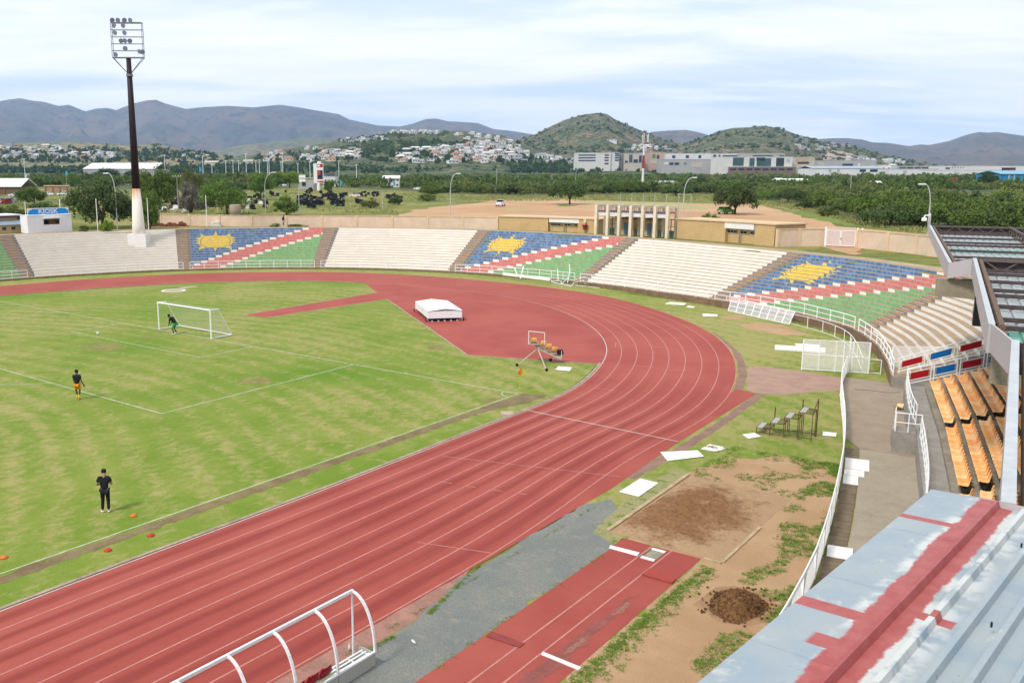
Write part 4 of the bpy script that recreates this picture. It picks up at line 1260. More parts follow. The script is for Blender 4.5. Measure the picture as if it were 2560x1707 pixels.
# ---- people
def skin_obj(name, V, Eg, Rd, m, parent, sub=2, root=0):
    me = bpy.data.meshes.new(name)
    me.from_pydata(V, Eg, [])
    o = bpy.data.objects.new(name, me); COL.objects.link(o); o.parent = parent
    me.materials.append(m)
    md = o.modifiers.new('skin', 'SKIN'); md.use_smooth_shade = True
    sv = me.skin_vertices[0].data if me.skin_vertices else None
    if sv is None:
        bm = bmesh.new(); bm.from_mesh(me); bm.verts.layers.skin.verify(); bm.to_mesh(me); bm.free(); sv = me.skin_vertices[0].data
    for i, r in enumerate(Rd):
        sv[i].radius = r if isinstance(r, tuple) else (r, r); sv[i].use_root = (i == root)
    s = o.modifiers.new('sub', 'SUBSURF'); s.levels = s.render_levels = sub
    return o
def person(label, loc_, face, J, mats, h=1.0, long_trousers=False, sleeves=True, extra=None):
    """J: joints in metres, x right, y forward, z up"""
    p = empty('person', loc_, face, label, 'person')
    p.scale = (h, h, h)
    K = list(J)
    V = [J[k] for k in K]; ix = {k: i for i, k in enumerate(K)}
    links = [('pelvis', 'belly'), ('belly', 'chest'), ('chest', 'neck'), ('neck', 'jaw'), ('jaw', 'skull'), ('jaw', 'nose')]
    for s in 'LR':
        links += [('chest', 'sh' + s), ('sh' + s, 'el' + s), ('el' + s, 'wr' + s), ('wr' + s, 'pa' + s), ('pelvis', 'hip' + s), ('hip' + s, 'kn' + s), ('kn' + s, 'an' + s), ('an' + s, 'toe' + s)]
    rad = dict(pelvis=(.145, .105), belly=(.125, .095), chest=(.15, .105), neck=.052, jaw=(.062, .07), skull=(.082, .095), nose=.014)
    for s in 'LR': rad.update({'sh' + s: .06, 'el' + s: .042, 'wr' + s: .03, 'pa' + s: (.038, .02), 'hip' + s: .088, 'kn' + s: .058, 'an' + s: .038, 'toe' + s: .032})
    body = skin_obj('body', V, [(ix[a], ix[b]) for a, b in links], [rad[k] for k in K], mats['skin'], p, 2, ix['pelvis'])
    def sub(name, chain, rr, m, root=0):
        ks = sorted({x for e in chain for x in e}, key=K.index)
        if isinstance(rr, dict): R = [rr[k] for k in ks]
        i2 = {k: i for i, k in enumerate(ks)}
        return skin_obj(name, [X[k] for k in ks], [(i2[a], i2[b]) for a, b in chain], R, m, p, 2, root)
    X = dict(J)
    for s in 'LR':
        a, b = Vector(J['sh' + s]), Vector(J['el' + s]); X['sl' + s] = tuple(a.lerp(b, .62)); K.append('sl' + s)
        a, b = Vector(J['hip' + s]), Vector(J['kn' + s]); X['th' + s] = tuple(a.lerp(b, .82)); K.append('th' + s)
        a, b = Vector(J['kn' + s]), Vector(J['an' + s]); X['ca' + s] = tuple(a.lerp(b, .35)); K.append('ca' + s); X['cu' + s] = tuple(a.lerp(b, .93)); K.append('cu' + s)
    hem = Vector(J['pelvis']); X['hem'] = tuple(hem + (Vector(J['belly']) - hem) * -.5); K.append('hem')
    nb = Vector(J['chest']).lerp(Vector(J['neck']), .62); X['nb'] = tuple(nb); K.append('nb')
    ch = [('hem', 'belly'), ('belly', 'chest'), ('chest', 'nb')]
    rr = dict(hem=(.172, .132), belly=(.15, .118), chest=(.20, .14), nb=(.12, .10))
    for s in 'LR':
        end = 'sl' + s if not (extra and 'longsleeve' in extra) else 'wr' + s
        ch += [('chest', 'sh' + s), ('sh' + s, 'sl' + s)]
        rr.update({'sh' + s: .10, 'sl' + s: .07})
        if end.startswith('wr'): ch += [('sl' + s, 'el' + s), ('el' + s, 'wr' + s)]; rr.update({'el' + s: .056, 'wr' + s: .042})
    ks = sorted({x for e in ch for x in e}, key=K.index)
    sub('shirt', ch, rr, mats['shirt'], ks.index('belly'))
    X['pel2'] = J['pelvis']; K.append('pel2')
    ch = []; rr = {'pel2': (.17, .13)}
    for s in 'LR':
        ch += [('pel2', 'hip' + s)]
        rr['hip' + s] = .115
        if long_trousers: ch += [('hip' + s, 'kn' + s), ('kn' + s, 'cu' + s)]; rr['kn' + s] = .076; rr['cu' + s] = .06
        else: ch += [('hip' + s, 'th' + s)]; rr['th' + s] = .098
    ks = sorted({x for e in ch for x in e}, key=K.index)
    sub('trousers' if long_trousers else 'shorts', ch, rr, mats['legs'], ks.index('pel2'))
    for s in 'LR':
        if 'socks' in mats:
            sub('sock', [('ca' + s, 'an' + s)], {'ca' + s: .056, 'an' + s: .044}, mats['socks'])
        an, to = Vector(J['an' + s]), Vector(J['toe' + s])
        d = (to - an); d.z = 0; d.normalize()
        V2 = [tuple(an - d * .06 + Vector((0, 0, -.045))), tuple(an + d * .06 + Vector((0, 0, -.035))), tuple(to + d * .05 + Vector((0, 0, -.005)))]
        skin_obj('shoe', V2, [(0, 1), (1, 2)], [(.048, .042), (.05, .048), (.042, .03)], mats['shoe'], p, 1)
        # hand: palm and five bent fingers
        wr, pa = Vector(J['wr' + s]), Vector(J['pa' + s]); d = (pa - wr).normalized(); sd_ = Vector((1, 0, 0)) if abs(d.x) < .8 else Vector((0, 1, 0))
        sd_ = (sd_ - d * sd_.dot(d)).normalized(); cu = sd_.cross(d) * (1 if s == 'R' else -1)
        m1 = MB()
        m1.bar(wr, pa + d * .02, .078, .028, up=cu)
        for q, ln in enumerate((.072, .082, .078, .062)):
            b0 = pa + d * .02 + sd_ * (-.03 + .02 * q); b1 = b0 + d * ln * .55 + cu * .008; b2 = b1 + d * ln * .4 + cu * .028
            m1.tube(b0, b1, .0095, .009, 5); m1.tube(b1, b2, .009, .007, 5)
        b0 = wr.lerp(pa, .35) + sd_ * .036; b1 = b0 + sd_ * .03 + d * .03; m1.tube(b0, b1, .012, .011, 5); m1.tube(b1, b1 + d * .035 + cu * .01, .011, .008, 5)
        m1.build('hand', mats.get('glove', mats['skin']), p, True)
    sk = Vector(J['skull']); jw = Vector(J['jaw']); up = (sk - jw).normalized()
    m1 = MB(); m1.lathe([(.10, -.02), (.105, .03), (.09, .075), (.05, .105), (.015, .112)], sk, 12, M=Vector((0, 0, 1)).rotation_difference(up).to_matrix())
    m1.build('hair', mats['hair'], p, True)
    for s in (-1, 1):
        m1 = MB(); m1.lathe([(.01, -.03), (.022, 0), (.012, .03)], sk.lerp(jw, .45) + Vector((s * .085, -.01, 0)), 6); m1.build('ear', mats['skin'], p, True)
        m1 = MB(); m1.lathe([(.004, -.008), (.010, 0), (.004, .008)], sk.lerp(jw, .40) + Vector((s * .032, .088, 0)), 6); m1.build('eye', BLACK, p, True)
    m1 = MB(); m1.box(jw + Vector((0, .072, -.015)), (.05, .012, .012)); m1.build('mouth', mats['hair'], p)
    return p
SKIN = MAT('skin_brown', (.105, .052, .032), .6, .1, 6); SKIN2 = MAT('skin_light_brown', (.34, .20, .12), .6, .1, 6)
HAIR = MAT('black_hair', (.01, .009, .009), .8, .2, 20)
JET = MAT('black_cloth', (.012, .012, .015), .85, .25, 8); AMBER = MAT('amber_cloth', (.58, .24, .015), .8, .12, 6); YSOCK = MAT('yellow_sock', (.62, .50, .02), .8, .1, 8); CORAL = MAT('coral_shoe', (.60, .20, .12), .6, .1, 8); WSHOE = MAT('white_shoe', (.7, .68, .64), .6, .1, 8); GREENC = MAT('bright_green_cloth', (.02, .33, .08), .7, .1, 8)
def base_joints():
    J = dict(pelvis=(0, 0, .95), belly=(0, .0, 1.12), chest=(0, .01, 1.36), neck=(0, .02, 1.52), jaw=(0, .05, 1.60), skull=(0, .035, 1.70), nose=(0, .135, 1.64))
    for s, k in (('L', -1), ('R', 1)):
        J.update({'sh' + s: (.185 * k, 0, 1.43), 'el' + s: (.25 * k, -.04, 1.16), 'wr' + s: (.27 * k, .05, .92), 'pa' + s: (.27 * k, .07, .85), 'hip' + s: (.095 * k, 0, .90), 'kn' + s: (.105 * k, .03, .50), 'an' + s: (.11 * k, -.02, .09), 'toe' + s: (.13 * k, .13, .045)})
    return J
vaz = math.atan2(_d.y, _d.x) - PI / 2
# coach, seen from behind, hands in front of the belly
J = base_joints()
J.update(elL=(-.30, -.02, 1.17), wrL=(-.12, .22, 1.14), paL=(-.05, .26, 1.14), elR=(.30, .02, 1.17), wrR=(.14, .24, 1.16), paR=(.06, .27, 1.16), jaw=(0, .09, 1.585), skull=(-.01, .09, 1.685), nose=(0, .19, 1.61), toeL=(-.20, .10, .045), hipL=(-.09, 0, .9), anL=(-.13, -.02, .09), anR=(.11, -.02, .09))
g = G(265.5, 1280)
person('person in black polo and track trousers standing with hands in front, near the touch line', (g.x, g.y, 0), vaz + .12, J, dict(skin=SKIN2, shirt=JET, legs=JET, shoe=WSHOE, hair=HAIR), 1.03, True)
# player at the edge of the penalty area, one arm hanging, the other raised to the chest
J = base_joints()
J.update(elL=(-.22, .16, 1.20), wrL=(-.02, .28, 1.30), paL=(.05, .30, 1.33), elR=(.28, -.05, 1.16), wrR=(.36, .02, .93), paR=(.38, .03, .86), kn=(0, 0, 0)); J.pop('kn')
J.update(knL=(-.08, .04, .5), anL=(-.04, .02, .09), toeL=(-.05, .16, .045), knR=(.11, .05, .5), anR=(.07, -.06, .09), toeR=(.12, .08, .045))
g = G(195.5, 999)
person('person in black shirt, amber shorts and yellow socks at the penalty area line', (g.x, g.y, 0), vaz - .05, J, dict(skin=SKIN, shirt=JET, legs=AMBER, socks=YSOCK, shoe=CORAL, hair=HAIR), 1.05)
# goalkeeper, bent forward and looking left
J = base_joints()
J.update(pelvis=(0, -.14, .84), belly=(0, -.03, 1.0), chest=(0, .16, 1.19), neck=(0, .30, 1.30), jaw=(0, .39, 1.335), skull=(0, .39, 1.44), nose=(0, .49, 1.36))
for s, k in (('L', -1), ('R', 1)):
    J.update({'sh' + s: (.19 * k, .20, 1.26), 'el' + s: (.25 * k, .22, .98), 'wr' + s: (.17 * k, .34, .76), 'pa' + s: (.15 * k, .36, .70), 'hip' + s: (.10 * k, -.12, .80), 'kn' + s: (.15 * k, .08, .45), 'an' + s: (.20 * k, -.08, .09), 'toe' + s: (.22 * k, .07, .045)})
g = G(436, 835)
person('person crouching in front of the goal in black kit with green shorts and gloves', (g.x, g.y, 0), vaz + 1.35, J, dict(skin=SKIN, shirt=JET, legs=GREENC, socks=JET, shoe=WSHOE, hair=HAIR, glove=GREENC), 1.12, extra='longsleeve')
# passer-by on the rim path
J = base_joints(); J.update(jaw=(0, .10, 1.57), skull=(0, .11, 1.66), nose=(0, .2, 1.59), wrR=(.2, .25, 1.2), paR=(.18, .3, 1.22))
g = G(708.5, 566.3, ZT - .02)
NAVY = MAT('navy_cloth', (.012, .012, .03), .85, .2, 8); PALEC = MAT('pale_blue_cloth', (.42, .44, .52), .8, .1, 8)
person('person in a dark hooded jacket and pale shorts walking below the boundary wall', (g.x, g.y, ZT - .025), vaz - .9, J, dict(skin=SKIN, shirt=NAVY, legs=PALEC, shoe=WSHOE, hair=NAVY), .98, extra='longsleeve')
PLAIN0 = 5.0
# ================================================================ grandstand on the right
# ---- chain link fence along the walkway
fe = empty('walkway_fence', (0, 0, 0), 0, 'white chain link fence curving between the grass and the walkway', 'fence')
FQ = resample(FENP, 27)
m1 = MB(); m1.tube((0, 0, 0), (0, 0, 1.25), .03, n=6); pme = m1.mesh('post', WHITEM)
for a in FQ[:-3]: place(pme, 'post', fe, a)
FS = FQ[:-3]
for z, r in ((1.22, .032), (1.12, .018), (.10, .022)):
    m1 = MB(); m1.path([p + Vector((0, 0, z)) for p in FS], r, 6); m1.build('rail', WHITEM, fe)
WIRE = MAT('white_wire', (.84, .84, .82), .6, .1, 5)
for a, b in zip(FS[:-1], FS[1:]):
    m1 = MB(); L = (b - a).length; n = int(L / .10); H = 1.08
    for k in range(n + 1):
        p = a.lerp(b, k / n)
        for sg in (1, -1):
            t1 = k / n + sg * .75 / L
            lo, hi = p + Vector((0, 0, .1)), a.lerp(b, t1) + Vector((0, 0, .1 + H))
            if not 0 <= t1 <= 1:
                f = ((1 if t1 > 1 else 0) - k / n) / (t1 - k / n) if t1 != k / n else 0
                if f < .08: continue
                hi = lo.lerp(hi, f)
            m1.bar(lo, hi, .013)
    tag(m1.build('wire_mesh', WIRE, fe), kind='stuff')
m1 = MB(); m1.tube(FS[0] + Vector((-.1, .9, 0)), FS[0] + Vector((-.1, .9, 2.35)), .06, n=8); m1.build('gate_post', WHITEM, fe)
m1 = MB(); m1.tube(FS[0] + Vector((-.3, .2, 0)), FS[0] + Vector((-.3, .2, 2.2)), .045, n=8); m1.build('gate_post', WHITEM, fe)
# ---- mesh gates
def mesh_panel(a, b, h, cell, w, par, name='wire_mesh', z0=.08):
    m1 = MB(); L = (b - a).length
    n = int(L / cell)
    for k in range(1, n): m1.bar(a.lerp(b, k / n) + Vector((0, 0, z0)), a.lerp(b, k / n) + Vector((0, 0, h)), w)
    n = int((h - z0) / cell)
    for k in range(1, n):
        z = Vector((0, 0, lerp(z0, h, k / n))); m1.bar(a + z, b + z, w)
    tag(m1.build(name, WIRE, par), kind='stuff')
def gate(a, b, h, bays, label, group, midrail=True):
    g = empty('mesh_gate', (0, 0, 0), 0, label, 'gate', group)
    for k in range(bays + 1):
        p = a.lerp(b, k / bays)
        m1 = MB(); m1.tube(p + Vector((0, 0, .02)), p + Vector((0, 0, h)), .035 if 0 < k < bays else .05, n=6); m1.build('upright', WHITEM, g)
    for z in ((.08, h * .52, h) if midrail else (.08, h)):
        m1 = MB(); m1.tube(a + Vector((0, 0, z)), b + Vector((0, 0, z)), .03, n=6); m1.build('crossbar', WHITEM, g)
    for k in range(bays):
        mesh_panel(a.lerp(b, k / bays), a.lerp(b, (k + 1) / bays), h, .06, .014, g)
    return g
gate(Vector((46.19, 18.26, 0)), Vector((50.18, 19.8, 0)), 2.2, 4, 'white mesh gate leaf swung open over the grass', 'mesh gates by the walkway')
gate(Vector((51.69, 19.3, 0)), Vector((56.35, 22.5, 0)), 2.2, 5, 'white mesh gate leaf in front of the end terrace', 'mesh gates by the walkway')
# ---- lower handrail in front of the curved end of the terraces
hr = empty('curved_handrail', (0, 0, 0), 0, 'white handrail sweeping down beside the open mesh gate', 'railing')
P = [G(*q) for q in ((1977, 811), (2041, 827), (2086, 843), (2112, 857), (2128, 872), (2143, 897), (2157.6, 930.7))] + [G(2185, 934), G(2201, 936)]
rail(catmull(P, 4), 1.0, hr, 2.2, (1.0, .06))
# ---- slanted mesh screen over the terrace rail
sc = empty('mesh_screen', (0, 0, 0), 0, 'slanted white mesh screen leaning over the rail of the flag terrace', 'screen')
zf = lambda x, y: (1820 + x * .1403, 640 + y * .1403)
NB = 8
lowp = [G(*zf(lerp(0, 1090, k / NB), lerp(980, 1222, k / NB)), .05) for k in range(NB + 1)]
hip = [G(*zf(lerp(70, 1195, k / NB), lerp(735, 985, k / NB)), 1.08) for k in range(NB + 1)]
for k in range(NB + 1):
    m1 = MB(); m1.tube(lowp[k], hip[k], .035, n=6); m1.build('upright', WHITEM, sc)
for f in (0.02, .38, .7, 1):
    m1 = MB(); m1.path([a.lerp(b, f) for a, b in zip(lowp, hip)], .03); m1.build('crossbar', WHITEM, sc)
for k in range(NB):
    m1 = MB()
    n = 16
    for q in range(1, n):
        m1.bar(lowp[k].lerp(lowp[k + 1], q / n), hip[k].lerp(hip[k + 1], q / n), .012)
        m1.bar(lowp[k].lerp(hip[k], q / n), lowp[k + 1].lerp(hip[k + 1], q / n), .011)
    tag(m1.build('wire_mesh', WIRE, sc), kind='stuff')
# ---- battered rails at the second flag terrace
br = empty('bent_railing', (0, 0, 0), 0, 'bent and toppled white railing at the foot of the entrance flag terrace', 'railing')
zb_ = lambda x, y: (1180 + x * .136, 560 + y * .136)
def bp(x, y, z): return G(*zb_(x, y), z)
for P in ([bp(670, 765, 1.5), bp(770, 800, 1.5), bp(835, 935, .9)], [bp(945, 770, 1.7), bp(885, 1010, .2)], [bp(950, 790, 1.6), bp(895, 1000, .2)], [bp(1575, 830, 1.6), bp(1585, 1050, .3)], [bp(1785, 740, 2.2), bp(1800, 850, 1.5), bp(1775, 980, .7), bp(1640, 1110, .0)], [bp(1805, 840, 1.5), bp(1755, 1080, .2)], [bp(1440, 1010, .5), bp(1475, 1070, .1), bp(1830, 1140, .05), bp(1870, 1080, .3)], [bp(1465, 1040, .3), bp(1640, 1050, .3), bp(1640, 1100, .1)]):
    m1 = MB(); m1.path(P, .045, 6); m1.build('bent_tube', WHITEM, br)
m1 = MB(); m1.bar(bp(570, 915, .7), bp(1430, 1020, .65), .12, .35); m1.build('fallen_panel', WHITEM, br)
gr = empty('gate_railing', (0, 0, 0), 0, 'small angled white railing at the foot of the stairway right of the entrance terrace', 'railing')
P = [bp(1880, 1025, 1.0), bp(2060, 975, 1.5), bp(2085, 975, 1.5)]
m1 = MB(); m1.path(P, .04); m1.build('rail', WHITEM, gr)
m1 = MB(); m1.path([bp(1885, 1075, .5), bp(2060, 1035, 1.0)], .03); m1.build('rail', WHITEM, gr)
m1 = MB(); m1.path([bp(1880, 1125, .05), bp(2340, 1175, .05)], .035); m1.build('rail', WHITEM, gr)
for a, b in ((bp(1880, 1025, 1.0), bp(1880, 1125, .02)), (bp(2065, 975, 1.5), bp(2070, 1110, .3)), (bp(2090, 975, 1.5), bp(2095, 1115, .3)), (bp(1930, 1010, 1.1), bp(1935, 1125, .05))):
    m1 = MB(); m1.tube(a, b, .035); m1.build('post', WHITEM, gr)
# ---- raised seating: tiers, seats
st = empty('seating_tiers', (0, 0, 0), 0, 'stepped concrete tiers carrying the orange seats', 'seating tiers')
ZF = 1.12
FR = [Vector(p) for p in ((53.9, 12.9, 0), (54.1, 11.6, 0), (56.55, 1.5, 0), (58.55, -7.8, 0), (59.75, -18.5, 0), (60.3, -30, 0))]
def row_line(k):
    """front line of tier k, outward normals taken from the first bend"""
    out = []
    for i, p in enumerate(FR):
        a, b = FR[max(0, i - 1)], FR[min(len(FR) - 1, i + 1)]
        d = (b - a).normalized(); n = Vector((-d.y, d.x, 0))
        if i == 0: n = Vector((.972, .235, 0))
        out.append(p + n * (.95 + .66 * k if k >= 0 else 0))
    return out
NT_ = 11
for k in range(-1, NT_):
    a, b = row_line(k), row_line(k + 1) if k + 1 < NT_ else row_line(k + 1)
    z = ZF + .25 * max(0, k + 0) + (.25 if k >= 0 else 0)
    for i in range(len(FR) - 1):
        m1 = MB(); P = [a[i], a[i + 1], b[i + 1], b[i]]
        P = [(p.x, p.y) for p in P]
        ar = sum(P[j][0] * P[(j + 1) % 4][1] - P[(j + 1) % 4][0] * P[j][1] for j in range(4))
        if ar < 0: P = P[::-1]
        m1.prism(P, -.1 if k < 0 else z - .5, z); m1.build('tier', CONC if k < 0 else CONC_D, st)
def ordn(n): return '%d%s' % (n, {1: 'st', 2: 'nd', 3: 'rd'}.get(n % 10 if n % 100 not in (11, 12, 13) else 0, 'th'))
SEATG = 'orange seats of the raised seating'
words = ['front row', 'second row', 'third row', 'fourth row', 'fifth row', 'sixth row', 'seventh row']
blocks_ = [(Vector((54.22, 11.3, 0)), Vector((56.55, 1.75, 0)), 20, 'block beside the red and blue panels', 7), (Vector((56.72, .95, 0)), Vector((58.62, -8.0, 0)), 19, 'block by the stair platform', 6), (Vector((58.78, -8.9, 0)), Vector((59.5, -14.6, 0)), 12, 'block half hidden by the roof', 4)]
m1 = MB(); m1.box((0, .02, -.16), (.30, .10, .30)); BRK = m1.mesh('bracket', MAT('black_bracket', (.02, .018, .018), .7, .2, 5))
ORS = [ORANGE, MAT('orange_plastic_faded', C8(249, 194, 136, 1.05), .55, .14, 3), MAT('orange_plastic_deep', C8(244, 166, 96, 1.05), .5, .14, 3)]
SM = []
for m in ORS:
    q = seat_mesh('shell', m, .46); q.polygons.foreach_set('use_smooth', [True] * len(q.polygons)); SM.append(q)
for (a, b, n, bl, rows) in blocks_:
    d = (b - a).normalized(); nrm = Vector((-d.y, d.x, 0)); rot = math.atan2(nrm.y, nrm.x) - PI / 2
    for k in range(rows):
        off = nrm * (.95 + .66 * k + .34)
        nn = n if not (bl.startswith('block half') and k > 0) else max(4, n - 2 * k)
        for i in range(nn):
            p = a.lerp(b, (i + .5) / n) + off
            s = empty('stadium_seat', (p.x, p.y, ZF + .25 * (k + 1) + .34), rot + R_.uniform(-.03, .03), 'orange seat, %s from the far end, %s, %s' % (ordn(i + 1), words[k], bl), 'seat', SEATG)
            place(R_.choice(SM), 'shell', s, (0, 0, 0), (R_.uniform(-.03, .03), 0, 0))
            place(BRK, 'bracket', s)
m1 = MB()
g = G(2245, 1026)
ls = empty('stadium_seat', (g.x + .1, g.y + .2, .20), 2.6, 'single broken-off orange seat lying on the walkway by the rail', 'seat')
place(SM[1], 'shell', ls, (0, 0, 0), (-.9, .2, 0)); 
# ---- rails on the retaining wall
wr = empty('retaining_wall', (0, 0, 0), 0, 'concrete retaining wall between walkway and seating, with its stair platform', 'wall')
for a, b in zip(RETP[:-9], RETP[1:-8]):
    m1 = MB(); m1.hexa([(a.x, a.y, 0), (a.x + .16, a.y, 0), (b.x + .16, b.y, 0), (b.x, b.y, 0), (a.x, a.y, ZF + .02), (a.x + .16, a.y, ZF + .02), (b.x + .16, b.y, ZF + .02), (b.x, b.y, ZF + .02)][::1]); m1.build('wall_panel', CONC, wr)
P = [(55.5, 1.35), (56.75, 1.62), (56.55, 2.7), (55.3, 2.4)]
m1 = MB(); m1.prism(P, 0, ZF); m1.build('stair_platform', CONC, wr)
for k in range(5):
    m1 = MB(); y0 = 2.5 + .3 * k; m1.prism([(55.25 - .07 * k, y0), (56.45 - .07 * k, y0 + .28), (56.38 - .07 * k, y0 + .56), (55.18 - .07 * k, y0 + .28)], 0, ZF - .2 * (k + 1)); m1.build('stair_step', CONC, wr)
rr1 = empty('wall_railing', (0, 0, 0), 0, 'white double railing on the retaining wall, upper stretch beyond the stair platform', 'railing', 'railings on the retaining wall')
rail([p + Vector((.08, 0, ZF)) for p in RETP if 2.9 < p.y < 12.6], 1.0, rr1, 1.2, (1.0, .5, .1), .03)
rr2 = empty('wall_railing', (0, 0, 0), 0, 'white double railing on the retaining wall, lower stretch by the pale blue roof', 'railing', 'railings on the retaining wall')
rail([p + Vector((.08, 0, ZF)) for p in RETP if -14 < p.y < 1.5], 1.0, rr2, 1.2, (1.0, .5, .1), .03)
rr3 = empty('platform_railing', (0, 0, 0), 0, 'white railing round the small concrete stair platform', 'railing')
rail([Vector((55.35, 2.5, ZF)), Vector((55.55, 1.42, ZF)), Vector((56.7, 1.66, ZF))], .95, rr3, .6, (1.0, .5), .03)
# ---- panel rails at the end of the seating and of the terrace
REDP = MAT('red_panel', (.36, .005, .01), .5, .1, 3); BLUEP = MAT('blue_panel', (.005, .11, .34), .5, .1, 3)
def panel_rail(A, B, za, zb, cols, label):
    g = empty('panel_railing', (0, 0, 0), 0, label, 'railing', 'railings with coloured panels')
    n = len(cols)
    A = Vector((A[0], A[1], za)); B = Vector((B[0], B[1], zb)); up = Vector((0, 0, 1))
    for h in (1.0, .12):
        m1 = MB(); m1.tube(A + up * h, B + up * h, .03); m1.build('rail', WHITEM, g)
    for k in range(n):
        p, q = A.lerp(B, (k + .06) / n), A.lerp(B, (k + .94) / n)
        for w in (p, q):
            m1 = MB(); m1.tube(w, w + up, .028); m1.build('post', WHITEM, g)
        i0, i1 = p.lerp(q, .1), p.lerp(q, .9)
        for h in (.3, .78):
            m1 = MB(); m1.tube(p + up * h, q + up * h, .018); m1.build('panel_frame', WHITEM, g)
        d = (q - p).normalized().cross(up).normalized() * .01
        m1 = MB(); m1.hexa([i0 + up * .34 - d, i1 + up * .34 - d, i1 + up * .34 + d, i0 + up * .34 + d, i0 + up * .74 - d, i1 + up * .74 - d, i1 + up * .74 + d, i0 + up * .74 + d]); m1.build('colour_panel', cols[k], g)
    return g
panel_rail((53.95, 12.2), (58.9, 14.6), 1.15, 2.75, [REDP, BLUEP, REDP, BLUEP], 'railing with red and blue panels at the end of the orange seats')
def tp_(x, y, z): return G(1980 + x * .2211, 840 + y * .2211, z)
pa, pb = pol(rf(15.5) + .3, 15.6), pol(rt(15.5) - 1, 15.6)
panel_rail((pa.x, pa.y), (pb.x, pb.y), .95, 4.7, [REDP, BLUEP, REDP, BLUEP, REDP, BLUEP], 'railing with red and blue panels behind the mesh gate, on the terrace end')
# end wall of the terrace
m1 = MB()
P = [pol(rf(15.5), 15.5, 0)] + [x for i in range(NR) for x in (pol(row_r(i, 15.5), 15.5, rz(i, 15.5)), pol(row_r(i, 15.5), 15.5, rz(i + 1, 15.5)))] + [pol(rt(15.5) + 2, 15.5, ZT), pol(rt(15.5) + 2, 15.5, 0)]
m1.face([pol(rf(15.5), 15.5, z00(15.5))] + P[1:] + [P[0]]); ew = m1.build('terrace_end_wall', CONC, None); tag(ew, 'grey concrete end wall under the panel railing of the terrace', 'wall')
